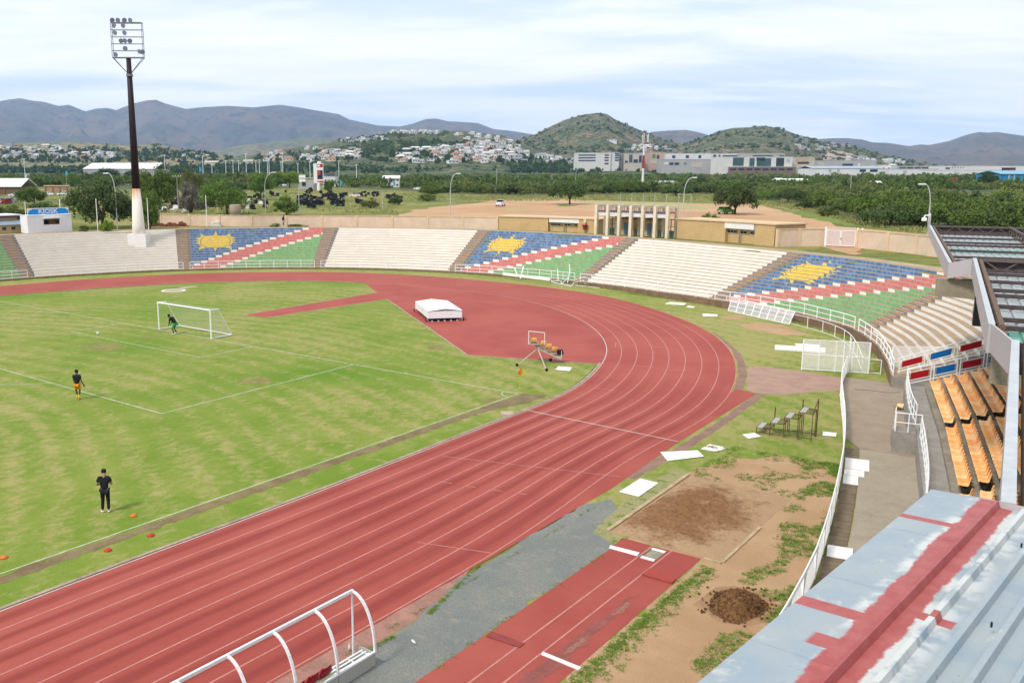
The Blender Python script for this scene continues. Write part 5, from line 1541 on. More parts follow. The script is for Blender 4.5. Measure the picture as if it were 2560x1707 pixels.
# ---- roofs: fascias, open trusses, corrugated sheets, purlins
FASC = MAT('fascia_grey', C8(206, 200, 204, 1.4), .45, .05, 1.0)
SHEET = MAT('corrugated_sheet', C8(196, 204, 204, 1.6), .5, .16, 1.5, metal=.1)
GSHEET = MAT('translucent_green_sheet', (.12, .32, .25), .5, .25, 2)
STEEL = MAT('grey_truss_steel', C8(120, 108, 100, 1.5), .7, .3, 4)
CUST = MAT('rusty_purlin', C8(96, 84, 84, 1.5), .75, .35, 5)
BRN = MAT('brown_edge_tube', C8(128, 104, 84, 1.5), .75, .35, 4)
def roof(name, P0, P1, z, depth, label, gable0=True, ps=3.6, ret=None, ov=-.35, ph=.11):
    g = empty(name, (0, 0, 0), 0, label, 'roof', 'roof bays of the grandstand')
    P0, P1 = Vector((*P0, z)), Vector((*P1, z))
    d = (P1 - P0).normalized(); n = Vector((-d.y, d.x, 0)); L = (P1 - P0).length; up = Vector((0, 0, 1))
    sl = .035    # the sheets fall slightly to the back
    def q(s, t, h): return P0 + d * s + n * t + up * (h - sl * t * 0)
    nb = max(1, round(L / 5))
    for k in range(nb):
        a, b = L * k / nb + (.01 if k else 0), L * (k + 1) / nb
        m1 = MB(); m1.hexa([q(a, -.02, -.6), q(b, -.02, -.6), q(b, .03, -.6), q(a, .03, -.6), q(a, -.02, 0), q(b, -.02, 0), q(b, .03, 0), q(a, .03, 0)]); m1.build('fascia_panel', FASC, g)
    m1 = MB(); m1.hexa([q(0, -.03, .001), q(L, -.03, .001), q(L, .09, .001), q(0, .09, .001), q(0, -.03, .02), q(L, -.03, .02), q(L, .09, .02), q(0, .09, .02)]); m1.build('fascia_cap', GALV, g)
    m1 = MB(); m1.tube(q(.1, .22, -.06), q(L - .1, .22, -.06), .07, n=8); m1.build('edge_tube', BRN, g)
    m1 = MB(); m1.tube(q(.1, .22, -.52), q(L - .1, .22, -.52), .05, n=6); m1.build('edge_tube', BRN, g)
    k = 0; s = .3
    while s < L - .5:
        m1 = MB(); m1.tube(q(s, .22, -.52 if k % 2 else -.08), q(s + .55, .22, -.08 if k % 2 else -.52), .022, n=5); m1.build('edge_diagonal', BRN, g); s += .55; k += 1
    # corrugated sheets: pans between trapezoid ribs that run along the bay
    per = .30; nn = int((depth - .5) / per)
    for c in range(nb * 2):
        a, b = L * c / (nb * 2) + .03, L * (c + 1) / (nb * 2) + .05
        m1 = MB(); prof = []
        for w in range(nn):
            t0 = .45 + w * per
            prof += [(t0, -.44), (t0 + .20, -.44), (t0 + .225, -.39), (t0 + .275, -.39)]
        for (t0, h0), (t1, h1) in zip(prof[:-1], prof[1:]):
            zz = -.002 * (c % 2)
            m1.face([q(a, t0, h0 + zz), q(b, t0, h0 + zz), q(b, t1, h1 + zz), q(a, t1, h1 + zz)])
        m1.build('roof_sheet', GSHEET if c % 7 == 5 else SHEET, g)
    # purlins across
    s = .9; k = 0
    while s < L - .2:
        m1 = MB(); m1.hexa([q(s, .3, -.385), q(s + .07, .3, -.385), q(s + .07, depth, -.385), q(s, depth, -.385), q(s, .3, -.385 + ph), q(s + .07, .3, -.385 + ph), q(s + .07, depth, -.385 + ph), q(s, depth, -.385 + ph)]); m1.build('purlin', CUST, g)
        s += ps * (1 if k % 3 else .55); k += 1
    def truss(a, b, h0, h1, step, name):
        m1 = MB(); m1.bar(a + up * h1, b + up * h1, .10, .10); m1.build(name + '_chord', STEEL, g)
        m1 = MB(); m1.bar(a + up * h0, b + up * h0, .09, .07); m1.build(name + '_chord', BRN, g)
        Lt = (b - a).length; m = max(2, int(Lt / step))
        for j in range(m):
            p, r = a.lerp(b, j / m), a.lerp(b, (j + 1) / m)
            m1 = MB(); m1.bar(p + up * (h0 if j % 2 else h1), r + up * (h1 if j % 2 else h0), .045); m1.build(name + '_diagonal', STEEL, g)
    if gable0: truss(q(.12, .3, 0), q(.12, depth, 0), -.42, -.04, .55, 'end_truss')
    truss(q(.2, 4.2, 0), q(L - .2, 4.2, 0), -.40, .0, .6, 'long_truss')
    if gable0:
        m1 = MB(); m1.hexa([q(-.03, -.02, -.6), q(0, -.02, -.6), q(0, depth, -.6), q(-.03, depth, -.6), q(-.03, -.02, -.03), q(0, -.02, -.03), q(0, depth, -.03), q(-.03, depth, -.03)]); m1.build('gable_panel', CUST, g)
    if ret:
        R0, R1, zr0, zr1 = ret
        a, b = Vector((*R0, zr0)), Vector((*R1, zr1)); nn_ = (b - a).cross(up).normalized() * .02
        m1 = MB(); m1.hexa([a - up * .56 - nn_, b - up * .6 - nn_, b - up * .6 + nn_, a - up * .56 + nn_, a - nn_, b - nn_, b + nn_, a + nn_]); m1.build('return_panel', FASC, g)
    # cantilever beam of concrete on a column
    for s in (L - .5,):
        m1 = MB(); m1.hexa([q(s, ov, -1.25), q(s + .42, ov, -1.25), q(s + .42, 6.5, -1.6), q(s, 6.5, -1.6), q(s, ov, -.62), q(s + .42, ov, -.62), q(s + .42, 6.5, -.62), q(s, 6.5, -.62)]); m1.build('cantilever_beam', CONC_D, g)
        m1 = MB(); c = q(s + .21, 6.2, 0); m1.hexa([(c.x - .3, c.y - .3, 0), (c.x + .3, c.y - .3, 0), (c.x + .3, c.y + .3, 0), (c.x - .3, c.y + .3, 0), (c.x - .3, c.y - .3, z - 1.5), (c.x + .3, c.y - .3, z - 1.5), (c.x + .3, c.y + .3, z - 1.5), (c.x - .3, c.y + .3, z - 1.5)]); m1.build('column', CONC_D, g)
    return g
roof('roof_bay', (53.59, 16.71), (58.75, -8.85), 10.5, 13, 'farthest roof bay with grey fascia and an open zigzag truss at its end')
roof('roof_bay', (59.55, -9.1), (62.1, -25.3), 10.73, 10, 'middle roof bay whose grey fascia zigzags in front of the terraces', ret=((58.77, -8.9), (59.53, -9.12), 10.5, 10.73), ps=2.4, ov=.1)
roof('roof_bay', (62.80, -28.2), (63.74, -37.6), 10.9, 7, 'near roof bay with pale fascia running down the right side of the photo', ret=((62.15, -25.4), (62.78, -28.15), 10.76, 10.9), ps=1.6, ov=.3)
# loudspeaker under the middle bay
p = AT(2449, 779, 26.5)
m1 = MB(); m1.box((0, 0, 0), (.30, .35, .82)); sp_ = empty('loudspeaker', (p.x, p.y, p.z), .2, 'black loudspeaker hanging under the middle roof bay', 'loudspeaker'); m1.build('cabinet', BLACK, sp_)
m1 = MB(); m1.bar((0, 0, .4), (.25, -.05, .95), .04); m1.build('bracket', STEEL, sp_)
m1 = MB(); m1.lathe([(.10, 0), (.11, .01), (.06, .015)], (-.16, 0, 0), 12, M=Matrix.Rotation(-PI / 2, 3, 'Y')); m1.build('driver', GREYP, sp_)
# ---- near roof: pale blue flashing with red sealing paint, ribbed sheets
ZD = 11.0
e0, e1_ = G(1760, 1687, ZD), G(2325, 1222, ZD)
sd_ = (e0 - e1_).normalized(); nn_ = Vector((-sd_.y, sd_.x, 0))
if nn_.x < 0: nn_ = -nn_
g = empty('near_roof', (0, 0, 0), 0, 'pale blue metal roof edge with smeared red sealing paint in the near corner', 'roof')
K = 1.0
def rd(s, t, h=0): return e1_ + sd_ * s + nn_ * t + Vector((0, 0, h))
t = NT('pale_blue_roof_paint')
uvm = t.new('ShaderNodeUVMap').outputs[0]
sp = t.new('ShaderNodeSeparateXYZ'); t.link(uvm, sp.inputs[0])
s_, t_ = sp.outputs[0], sp.outputs[1]          # metres along and across the roof edge
cuv = t.new('ShaderNodeMapping'); t.link(uvm, cuv.inputs[0])
nA = t.noise(1.6, 6, .65, cuv.outputs[0]); nB = t.noise(7, 5, .7, cuv.outputs[0]); nC = t.noise(38, 2, .5, cuv.outputs[0]); nD = t.noise(3.2, 4, .6, t.pos(uv=True, loc=(7, 2, 0)))
base = t.mix(t.rng(nA, .35, .65), C8(184, 202, 214, 1.95), C8(202, 212, 214, 1.95))
base = t.mix(t.rng(nD, .58, .68, 0, .7), base, C8(226, 228, 218, 1.7))
base = t.mix(t.rng(nC, .70, .76, 0, .75), base, C8(110, 124, 160, 1.7))
base = t.mix(t.rng(nB, .62, .78, 0, .25), base, C8(176, 190, 206, 1.7))
edge = t.math('ADD', t.math('MULTIPLY', t.math('SUBTRACT', nB, .5), .07), t.math('MULTIPLY', t.math('SUBTRACT', nA, .5), .16))
left = t.math('ADD', .40, edge)
L_ = t.rng(t.math('SUBTRACT', t_, left), -.012, .012)
R_s = t.rng(t.math('SUBTRACT', t_, t.math('SUBTRACT', .655, t.math('MULTIPLY', edge, 1.0))), .012, -.012)
base = t.mix(t.math('MULTIPLY', t.math('MULTIPLY', t.rng(t.math('SUBTRACT', t_, left), -.10, -.03), t.rng(t_, .95, .75)), t.rng(nD, .42, .56)), base, C8(236, 238, 234, 1.7))
red = t.math('MULTIPLY', L_, R_s)
def stripe(s0, w, t1, t0=-.1):
    a = t.rng(t.math('ABSOLUTE', t.math('SUBTRACT', t.math('ADD', s_, t.math('MULTIPLY', edge, .25)), s0)), w + .006, w - .006)
    b = t.math('MULTIPLY', t.rng(t.math('ADD', t_, edge), t1 + .01, t1 - .01), t.rng(t_, t0 - .02, t0 + .02))
    return t.math('MULTIPLY', a, b)
def s_of(px, py):
    p = G(px, py, ZD) - e1_; return p.dot(sd_), p.dot(nn_)
sA = s_of(2253, 1287)[0]; sB = s_of(1995, 1496)[0]; sC, tC = s_of(2030, 1590); sD, tD = s_of(2330, 1545)
red = t.math('MAXIMUM', red, stripe(sA, .05, .5)); red = t.math('MAXIMUM', red, stripe(sB, .075, .5)); red = t.math('MAXIMUM', red, stripe(sC + .03, .085, .6, tC)); red = t.math('MAXIMUM', red, stripe(sD - .05, .06, .85, .6))
redc = t.mix(t.rng(nB, .3, .7), C8(202, 108, 104, 1.6), C8(186, 86, 82, 1.6))
redc = t.mix(t.rng(nA, .58, .70, 0, .35), redc, C8(214, 140, 138, 1.6))
c = t.mix(red, base, redc)
c = t.mix(t.rng(nC, .72, .76, 0, .5), c, C8(120, 70, 80, 1.6))
t.bump(t.math('ADD', t.math('MULTIPLY', red, .35), t.math('MULTIPLY', nB, .25)), .35, .006)
ROOFB = t.done(c, .42)
LIP = .53
prof = [(-.0, -.30), (-.004, -.02), (.01, 0), (LIP - .02, .018), (LIP, .03), (LIP + .012, .03), (LIP + .03, -.03), (.66, -.035)]
ribs = [.74, .93, 1.12, 1.31, 1.5, 1.69, 1.88, 2.07, 2.26]
SEGS = [0, 1.2, 2.45, 3.7, 5.2, 7, 10]
m1 = MB()
for s0, s1 in zip(SEGS[:-1], SEGS[1:]):
    m1 = MB()
    pp = prof[:7]
    for (a, ha), (b, hb) in zip(pp[:-1], pp[1:]):
        m1.face([rd(s0, a, ha), rd(s1 + .02, a, ha + .001), rd(s1 + .02, b, hb + .001), rd(s0, b, hb)], 0, [(s0, a), (s1 + .02, a), (s1 + .02, b), (s0, b)])
    m1.build('flashing', ROOFB, g)
pan = [(LIP + .028, -.03)]
for r in ribs: pan += [(r - .035, -.036), (r - .018, .012), (r + .018, .012), (r + .035, -.036)]
for c_ in range(3):
    a_, b_ = c_ * 12, min(len(pan), c_ * 12 + 13)
    m1 = MB()
    for (a, ha), (b, hb) in zip(pan[a_:b_ - 1], pan[a_ + 1:b_]):
        m1.face([rd(-.02, a, ha), rd(10, a, ha), rd(10, b, hb), rd(-.02, b, hb)], 0, [(0, a), (10, a), (10, b), (0, b)])
    m1.build('ribbed_sheet', ROOFB, g)
m1 = MB(); m1.face([rd(0, 0, -.3), rd(0, 0, 0), rd(0, LIP, .03), rd(0, 2.3, .0), rd(0, 2.3, -.3)]); m1.build('end_closure', FASC, g)
for (x, y) in ((2553, 1368), (2478, 1567)):
    p = G(x, y, ZD + .02); m1 = MB(); m1.tube(p, p + Vector((0, 0, .035)), .007, n=5); m1.build('roof_screw', BLACK, g)
# ---- dome camera on an arm beyond the far roof corner
p = G(2305, 607, PLAIN0); p.z = PLAIN0 + 5.0 - .0
for _ in range(8):
    v_ = p - CAM; p.z += (PPY - FPX * v_.dot(_u) / v_.dot(_d) - 553) / FPX * v_.dot(_d)
cc_ = empty('dome_camera', p, 0, 'white dome surveillance camera on a short arm above the far roof corner', 'camera')
m1 = MB(); m1.lathe([(.10, .26), (.17, .22), (.18, .02), (.16, .0)][::-1], n=14); m1.build('housing', WHITEM, cc_, True)
m1 = MB(); m1.lathe([(.02, -.17), (.09, -.14), (.14, -.06), (.155, 0)], n=14); m1.build('dome', BLACK, cc_, True)
m1 = MB(); m1.path([(0, 0, .24), (0, 0, .40), Vector((0, 0, .42)) + _r0 * .36], .05, 8); m1.build('arm', WHITEM, cc_)
m1 = MB(); m1.box(Vector((0, 0, .42)) + _r0 * .40, (.06, .06, .30), YAW * -1); m1.build('wall_plate', WHITEM, cc_)
cc_.scale = (1.7, 1.7, 1.7)
m1 = MB(); m1.tube(_r0 * .43 + Vector((0, 0, .5)), _r0 * .43 - Vector((0, 0, (p.z - 5) / 1.7)), .05, n=6); m1.build('pole', GALV, cc_)
# cable on the walkway
P = [G(*q, .06) for q in ((2137, 973), (2180, 976), (2215, 981), (2250, 981))]
m1 = MB(); m1.path(catmull(P, 4), .012, 5); tag(m1.build('cable', BLACK, None), 'thin dark cable lying across the walkway', 'cable')
# ================================================================ outside the bowl
def depth(P): return (P - CAM).dot(_d)
def zfor(P, py):
    """height of the point above P (x, y) that shows at row py"""
    v0 = Vector((P.x - CAM.x, P.y - CAM.y, 0)); k = (PPY - py) / FPX
    # (v0.u + w u.z) = k (v0.d + w d.z)
    w = (k * v0.dot(_d) - v0.dot(_u)) / (_u.z - k * _d.z)
    return CAM.z + w
BV = _r0.normalized()                      # picture-right in plan
FV = Vector((_d.x, _d.y, 0)).normalized()  # away from the camera in plan
t = NT('orange_sand')
p = t.pos(); n1 = t.noise(.05, 5, .6, p); n2 = t.noise(.6, 6, .7, p); n3 = t.noise(6, 4, .7, p)
c = t.mix(t.rng(n1, .35, .65), C8(226, 186, 146), C8(212, 166, 124))
c = t.mix(t.rng(n2, .55, .72, 0, .5), c, C8(196, 152, 110)); t.bump(n3, .6, .1)
SANDL = t.done(c, .97)
sheet('sand_lot', [tuple(G(*q, PLAIN)[:2]) for q in ((984, 540), (1055, 522), (1150, 511), (1246, 501), (1340, 499), (1440, 500), (1600, 505), (1800, 510), (1905, 514), (1960, 528), (2016, 544), (2111, 567), (2207, 576), (2330, 588), (2330, 622), (1900, 598), (1500, 570), (1240, 562), (1050, 553))], PLAIN + .01, SANDL, rag=3.5, step=6, seed=2)
DRYG = MAT('dry_grass', C8(196, 190, 128), .95, .25, .4, bump=.5)
GRNG = MAT('green_grass', C8(136, 152, 60), .95, .3, .5, bump=.5)
for k, (P, m) in enumerate(((((1440, 503), (1560, 506), (1690, 509), (1790, 518), (1760, 524), (1660, 522), (1560, 517), (1470, 510)), DRYG), (((1380, 516), (1420, 517), (1450, 514), (1410, 511)), GRNG), (((1300, 504), (1340, 506), (1330, 509), (1290, 508)), DRYG), (((1270, 522), (1330, 524), (1310, 527), (1260, 526)), DRYG))):
    sheet('grass_patch', [tuple(G(*q, PLAIN)[:2]) for q in P], PLAIN + .02, m, rag=2.0, step=3, seed=30 + k)
sheet('sand_path', [tuple(G(*q, PLAIN)[:2]) for q in ((2040, 598), (2170, 606), (2160, 622), (2140, 640), (2120, 636), (2040, 614))], PLAIN + .012, SANDL, rag=.6, step=1.2, seed=40)
sheet('lush_strip', [tuple(G(*q, PLAIN)[:2]) for q in ((1905, 512), (2020, 535), (2120, 552), (2230, 566), (2330, 572), (2330, 586), (2207, 574), (2111, 565), (2016, 542), (1960, 526))], PLAIN + .018, GRNG, rag=1.5, step=3, seed=41)
# ---- boundary walls
WALLT = MAT('tan_plaster', C8(228, 202, 178, 1.2), .9, .12, .7, bump=.2)
COPE = MAT('coping', C8(224, 196, 156, 1.3), .9, .15, 1, bump=.2)
PIER = MAT('wall_pier', C8(228, 200, 166, 1.2), .9, .14, 1, bump=.2)
def bwall(px, h, label, bay=6.0, skip=None):
    root = empty('boundary_wall', (0, 0, 0), 0, label, 'wall', 'tan boundary walls')
    P = [G(*q, PLAIN) for q in px]
    L = sum((b - a).length for a, b in zip(P[:-1], P[1:])); n = max(2, round(L / bay) + 1)
    Q = resample(P, n)
    for a, b in zip(Q[:-1], Q[1:]):
        d = (b - a).normalized(); ang = math.atan2(d.y, d.x); c = (a + b) / 2; ln = (b - a).length
        m1 = MB(); m1.box((c.x, c.y, PLAIN + h / 2 - .1), (ln - .38, .2, h + .2), ang); m1.build('panel', WALLT, root)
        m1 = MB(); m1.box((c.x, c.y, PLAIN + h + .03), (ln - .40, .3, .1), ang); m1.build('coping', COPE, root)
    for i, a in enumerate(Q):
        b = Q[min(n - 1, i + 1)]; a0 = Q[max(0, i - 1)]; d = (b - a0).normalized()
        m1 = MB(); m1.box((a.x, a.y, PLAIN + h / 2 - .05), (.38, .36, h + .3), math.atan2(d.y, d.x)); m1.build('pier', PIER, root)
    return root
bwall([(404, 562), (520, 565), (640, 567), (800, 567.5), (1000, 569), (1140, 571), (1243, 574)], 1.75, 'long tan boundary wall with piers behind the left and middle terraces')
bwall([(1943, 617), (2000, 615), (2060, 615)], 2.0, 'short tan boundary wall between the brick wing and the white gate', 4)
bwall([(2142, 619.5), (2220, 627), (2330, 640), (2420, 655)], 2.0, 'tan boundary wall right of the white gate, running behind the far roof', 4.2)
# ---- white double gate
ga, gb = G(2062, 616, PLAIN), G(2141, 619.5, PLAIN)
g = empty('double_gate', ga, math.atan2((gb - ga).y, (gb - ga).x), 'white spiked double gate set in the tan boundary wall', 'gate')
GL = (gb - ga).length
PINKW = MAT('pinkish_white', C8(240, 222, 214, 1.35), .6, .08, 2)
for k in range(2):
    x0, x1 = GL * (.03 + .47 * k), GL * (.47 + .47 * k)
    lf = MB(); lf.box(((x0 + x1) / 2, 0, 1.0), (x1 - x0, .04, 1.75)); leaf = lf.build('gate_leaf', PINKW, g)
    m1 = MB(); n = 12
    for j in range(n): m1.bar((lerp(x0, x1, (j + .5) / n), -.03, .2), (lerp(x0, x1, (j + .5) / n), -.03, 2.35), .05)
    tag(m1.build('spikes', PINKW, leaf), kind='stuff')
    m1 = MB(); m1.path([(x0, -.04, .15), (x1, -.04, .15), (x1, -.04, 1.9), (x0, -.04, 1.9), (x0, -.04, .15)], .04); m1.build('leaf_frame', WHITEM, leaf)
for x in (0, GL, GL + .5):
    m1 = MB(); m1.box((x, 0, 1.15), (.16, .16, 2.3)); m1.build('gate_post', WHITEM, g)
m1 = MB(); m1.box((GL / 2, -.06, 1.0), (.25, .06, .18)); m1.build('lock', GREYP, g)
# ---- entrance building: brick wings and a columned portico
BRK_ = NT('ochre_brick'); br_ = BRK_.new('ShaderNodeTexBrick'); BRK_.link(BRK_.pos(uv=True), br_.inputs['Vector'])
br_.inputs['Scale'].default_value = 3.2; br_.inputs['Color1'].default_value = (*C8(220, 188, 138, 1.25), 1); br_.inputs['Color2'].default_value = (*C8(208, 174, 122, 1.25), 1); br_.inputs['Mortar'].default_value = (*C8(206, 180, 132, 1.35), 1)
br_.inputs['Mortar Size'].default_value = .015
_n1 = BRK_.noise(.6, 5, .6); BRK_ = BRK_.done(BRK_.mix(BRK_.rng(_n1, .4, .7, 0, .3), br_.outputs['Color'], C8(190, 152, 100, 1.3)), .9)
TRIMW = MAT('white_trim', (.74, .73, .70), .6, .1, 2)
GLASS = MAT('dark_glass', (.03, .04, .05), .15, .2, 1)
eb = empty('entrance_building', (0, 0, 0), 0, 'ochre brick entrance building with a row of tall pale columns', 'building')
def wall_quad(mb, a, b, z0, z1, mi=0, s0=0):
    L = (b - a).length
    mb.face([(a.x, a.y, z0), (b.x, b.y, z0), (b.x, b.y, z1), (a.x, a.y, z1)], mi, [(s0, z0), (s0 + L, z0), (s0 + L, z1), (s0, z1)])
def wing(t0, t1, r, win, BH):
    """a curved brick wing from angle t0 (left) down to t1 with a recessed window bay"""
    N = 10
    outer = [pol(r, lerp(t0, t1, k / N)) for k in range(N + 1)]
    wa, wb = win
    m1 = MB(); s = 0
    for k in range(N):
        f = (k + .5) / N
        rr = r + (.55 if wa < f < wb else 0)
        a, b = pol(rr, lerp(t0, t1, k / N)), pol(rr, lerp(t0, t1, (k + 1) / N))
        wall_quad(m1, a, b, PLAIN - .1, PLAIN + BH, 0, s); s += (b - a).length
        if wa < f < wb:
            if not (wa < f - 1 / N < wb): wall_quad(m1, pol(r, lerp(t0, t1, k / N)), a, PLAIN - .1, PLAIN + BH)
            if not (wa < f + 1 / N < wb): wall_quad(m1, b, pol(r, lerp(t0, t1, (k + 1) / N)), PLAIN - .1, PLAIN + BH)
    A, B = pol(r, t0), pol(r, t1); A2, B2 = pol(r + 5, t0), pol(r + 5, t1)
    wall_quad(m1, A2, A, PLAIN - .1, PLAIN + BH); wall_quad(m1, B, B2, PLAIN - .1, PLAIN + BH); wall_quad(m1, B2, A2, PLAIN - .1, PLAIN + BH)
    w = m1.build('wing_wall', BRK_, eb)
    m1 = MB(); P = [(p.x, p.y) for p in ([pol(r - .12, lerp(t0 + .2, t1 - .2, k / 8)) for k in range(9)] + [pol(r + 5.1, t1 - .2), pol(r + 5.1, t0 + .2)])]
    ar = sum(P[j][0] * P[(j + 1) % len(P)][1] - P[(j + 1) % len(P)][0] * P[j][1] for j in range(len(P)))
    m1.prism(P[::-1] if ar < 0 else P, PLAIN + BH, PLAIN + BH + .14); m1.build('wing_roof', COPE, eb)
    # window strip in the recess with a white canopy over it
    ka, kb = lerp(t0, t1, wa + .01), lerp(t0, t1, wb - .01)
    n = 9
    for k in range(n):
        a, b = pol(r + .52, lerp(ka, kb, (k + .12) / n)), pol(r + .52, lerp(ka, kb, (k + .88) / n))
        if k in (3, 6): continue
        m1 = MB(); wall_quad(m1, a, b, PLAIN + BH * .46, PLAIN + BH * .60); wd = m1.build('window', GLASS, eb)
        m1 = MB(); m1.bar(Vector((a.x, a.y, PLAIN + BH * .45)), Vector((b.x, b.y, PLAIN + BH * .45)), .06); m1.bar(Vector((a.x, a.y, PLAIN + BH * .61)), Vector((b.x, b.y, PLAIN + BH * .61)), .06)
        m1.build('window_frame', TRIMW, wd)
    m1 = MB(); P = [(p.x, p.y) for p in (pol(r - .02, ka), pol(r - .02, (ka + kb) / 2), pol(r - .02, kb), pol(r + .54, kb), pol(r + .54, ka))]
    ar = sum(P[j][0] * P[(j + 1) % len(P)][1] - P[(j + 1) % len(P)][0] * P[j][1] for j in range(len(P)))
    m1.prism(P[::-1] if ar < 0 else P, PLAIN + BH * .70, PLAIN + BH - .02); m1.build('canopy', TRIMW, eb)
    c = pol(r + .1, lerp(ka, kb, .5)); m1 = MB(); m1.tube((c.x, c.y, PLAIN), (c.x, c.y, PLAIN + BH * .70), .09, n=8); m1.build('canopy_post', CONC_D, eb)
wing(101.2, 87.4, 68.4, (.50, .82), 1.95); wing(76.6, 63.7, 68.3, (.48, .80), 2.5)
pa, pb = G(1490, 586.5, PLAIN), G(1667, 596.5, PLAIN)
pd = (pb - pa).normalized(); pn = Vector((-pd.y, pd.x, 0)); 
if pn.dot(FV) < 0: pn = -pn
PORT = MAT('portico_concrete', C8(222, 206, 182, 1.05), .9, .15, 1, bump=.2)
DGREEN = MAT('dark_green_steel', C8(86, 98, 62, 1.3), .7, .2, 3)
pang = math.atan2(pd.y, pd.x)
HC = 4.03
for k in range(7):
    c = pa.lerp(pb, k / 6)
    m1 = MB(); m1.box((c.x, c.y, PLAIN + HC / 2), (.40, .45, HC), pang); m1.build('column', PORT, eb)
    q = c + pn * 1.1; m1 = MB(); m1.box((q.x, q.y, PLAIN + HC + .02), (.36, 2.6, .36), pang); m1.build('column_arm', PORT, eb)
    q = c + pn * 2.2; m1 = MB(); m1.box((q.x, q.y, PLAIN + HC / 2 - .1), (.34, .3, HC - .2), pang); m1.build('rear_column', PORT, eb)
    for o_ in (.75, 1.2):
        q = c + pn * o_; m1 = MB(); m1.tube((q.x, q.y, PLAIN + 3.2), (q.x, q.y, PLAIN + HC - .15), .05); m1.build('hanger', GALV, eb)
    q = c + pn * 6; m1 = MB(); m1.tube((q.x, q.y, PLAIN), (q.x, q.y, PLAIN + 5.7), .035); m1.build('flag_pole', GALV, eb)
for k in range(6):
    a, b = pa.lerp(pb, (k + .14) / 6) + pn * .3, pa.lerp(pb, (k + .86) / 6) + pn * .3
    c = (a + b) / 2; L = (b - a).length
    m1 = MB(); m1.box((c.x, c.y, PLAIN + 2.95), (L, .12, .58), pang); bmn = m1.build('ribbed_fascia', TRIMW, eb)
    m1 = MB()
    for j in range(9): q = a.lerp(b, j / 8); m1.box((q.x - pn.x * .08, q.y - pn.y * .08, PLAIN + 2.95), (.09, .06, .56), pang)
    tag(m1.build('fascia_ribs', WHITE, bmn), kind='stuff')
    m1 = MB(); q = c + pn * .9; m1.box((q.x, q.y, PLAIN + 3.32), (L + .3, 2.2, .14), pang); m1.build('canopy_roof', MAT('slate_roof', (.10, .09, .14), .7, .2, 2), eb)
    if k in (1, 3):
        q = pa.lerp(pb, (k + 1.05) / 6) + pn * 2.8
        m1 = MB(); P = [q - pd * 1.05 - pn * .9, q + pd * 1.05 - pn * .9, q + pd * 1.05 + pn * 1.5, q - pd * 1.05 + pn * 1.5]
        for e_, f_ in zip(P, P[1:] + P[:1]): wall_quad(m1, e_, f_, PLAIN, PLAIN + 2.3)
        tb_ = m1.build('ticket_booth', BRK_, eb)
        m1 = MB(); m1.box((q.x, q.y, PLAIN + 2.37), (2.5, 2.8, .14), pang); m1.build('booth_roof', DGREEN, tb_)
        qq = q - pn * .92 - pd * .2; m1 = MB(); m1.box((qq.x, qq.y, PLAIN + .95), (.62, .05, 1.6), pang); m1.build('booth_door', MAT('blue_door', C8(96, 128, 152, 1.2), .6, .1, 3), tb_)
    else:
        q0, q1 = pa.lerp(pb, (k + .1) / 6) + pn * 2.6, pa.lerp(pb, (k + .9) / 6) + pn * 2.6
        for z in (.15, 1.4, 2.35):
            m1 = MB(); m1.bar(Vector((q0.x, q0.y, PLAIN + z)), Vector((q1.x, q1.y, PLAIN + z)), .12 if z > 2 else .07); m1.build('gate_bar', DGREEN, eb)
        for f in (0, .5, 1):
            q = q0.lerp(q1, f); m1 = MB(); m1.tube((q.x, q.y, PLAIN), (q.x, q.y, PLAIN + 2.35), .06); m1.build('gate_bar', DGREEN, eb)
        for j in range(5):
            q = q0.lerp(q1, (j + .5) / 5) - pn * .4; m1 = MB(); m1.box((q.x, q.y, PLAIN + .45), (.06, .5, .9), pang); m1.build('turnstile', MAT('teal_steel', C8(126, 160, 140, 1.3), .6, .2, 3), eb)
for (x, y) in ((1434, 552), (1459, 552)): pass
# drum bin on a post left of the portico
p = G(1461, 583, PLAIN)
db = empty('hanging_bin', p, 0, 'red drum bin under a small white sign beside the portico', 'bin')
m1 = MB(); m1.lathe([(.24, .5), (.30, 1.1), (.42, 1.12), (.42, 1.2)], n=12); m1.build('drum', MAT('bin_red', (.32, .02, .02), .6, .2, 3), db)
m1 = MB(); m1.tube((0, 0, 0), (0, 0, 2.0), .04); m1.build('post', GALV, db)
m1 = MB(); m1.box((0, 0, 1.75), (.32, .05, .5), pang); m1.build('small_sign', MAT('cream_sign', (.7, .64, .45), .7, .1, 3), db)
# ---- kiosk with its sign
ka, kb = G(71, 586, PLAIN), G(181, 580.5, PLAIN)
kd = (kb - ka).normalized(); kn = Vector((-kd.y, kd.x, 0)); 
if kn.dot(FV) < 0: kn = -kn
KL = (kb - ka).length; kz = zfor(ka, 542.5)
ks = empty('kiosk', ka, math.atan2(kd.y, kd.x), 'white container kiosk under a blue sign reading KIOSK', 'kiosk')
KH = kz - PLAIN
KW = MAT('kiosk_white', (.74, .74, .77), .5, .05, 1.5)
sgn = 1 if Vector((0, 1, 0)).dot(Matrix.Rotation(-math.atan2(kd.y, kd.x), 3, 'Z') @ kn) > 0 else -1
KD = 2.4 * sgn
WX0, WX1, WZ0, WZ1 = KL * .36, KL * .72, KH * .46, KH * .78
m1 = MB()
for (x0, x1, z0, z1) in ((0, WX0, 0, KH), (WX1, KL, 0, KH), (WX0, WX1, 0, WZ0), (WX0, WX1, WZ1, KH)):
    m1 = MB(); m1.box(((x0 + x1) / 2, KD * .02, (z0 + z1) / 2 + .12), (x1 - x0, .1, z1 - z0)); m1.build('front_panel', KW, ks)
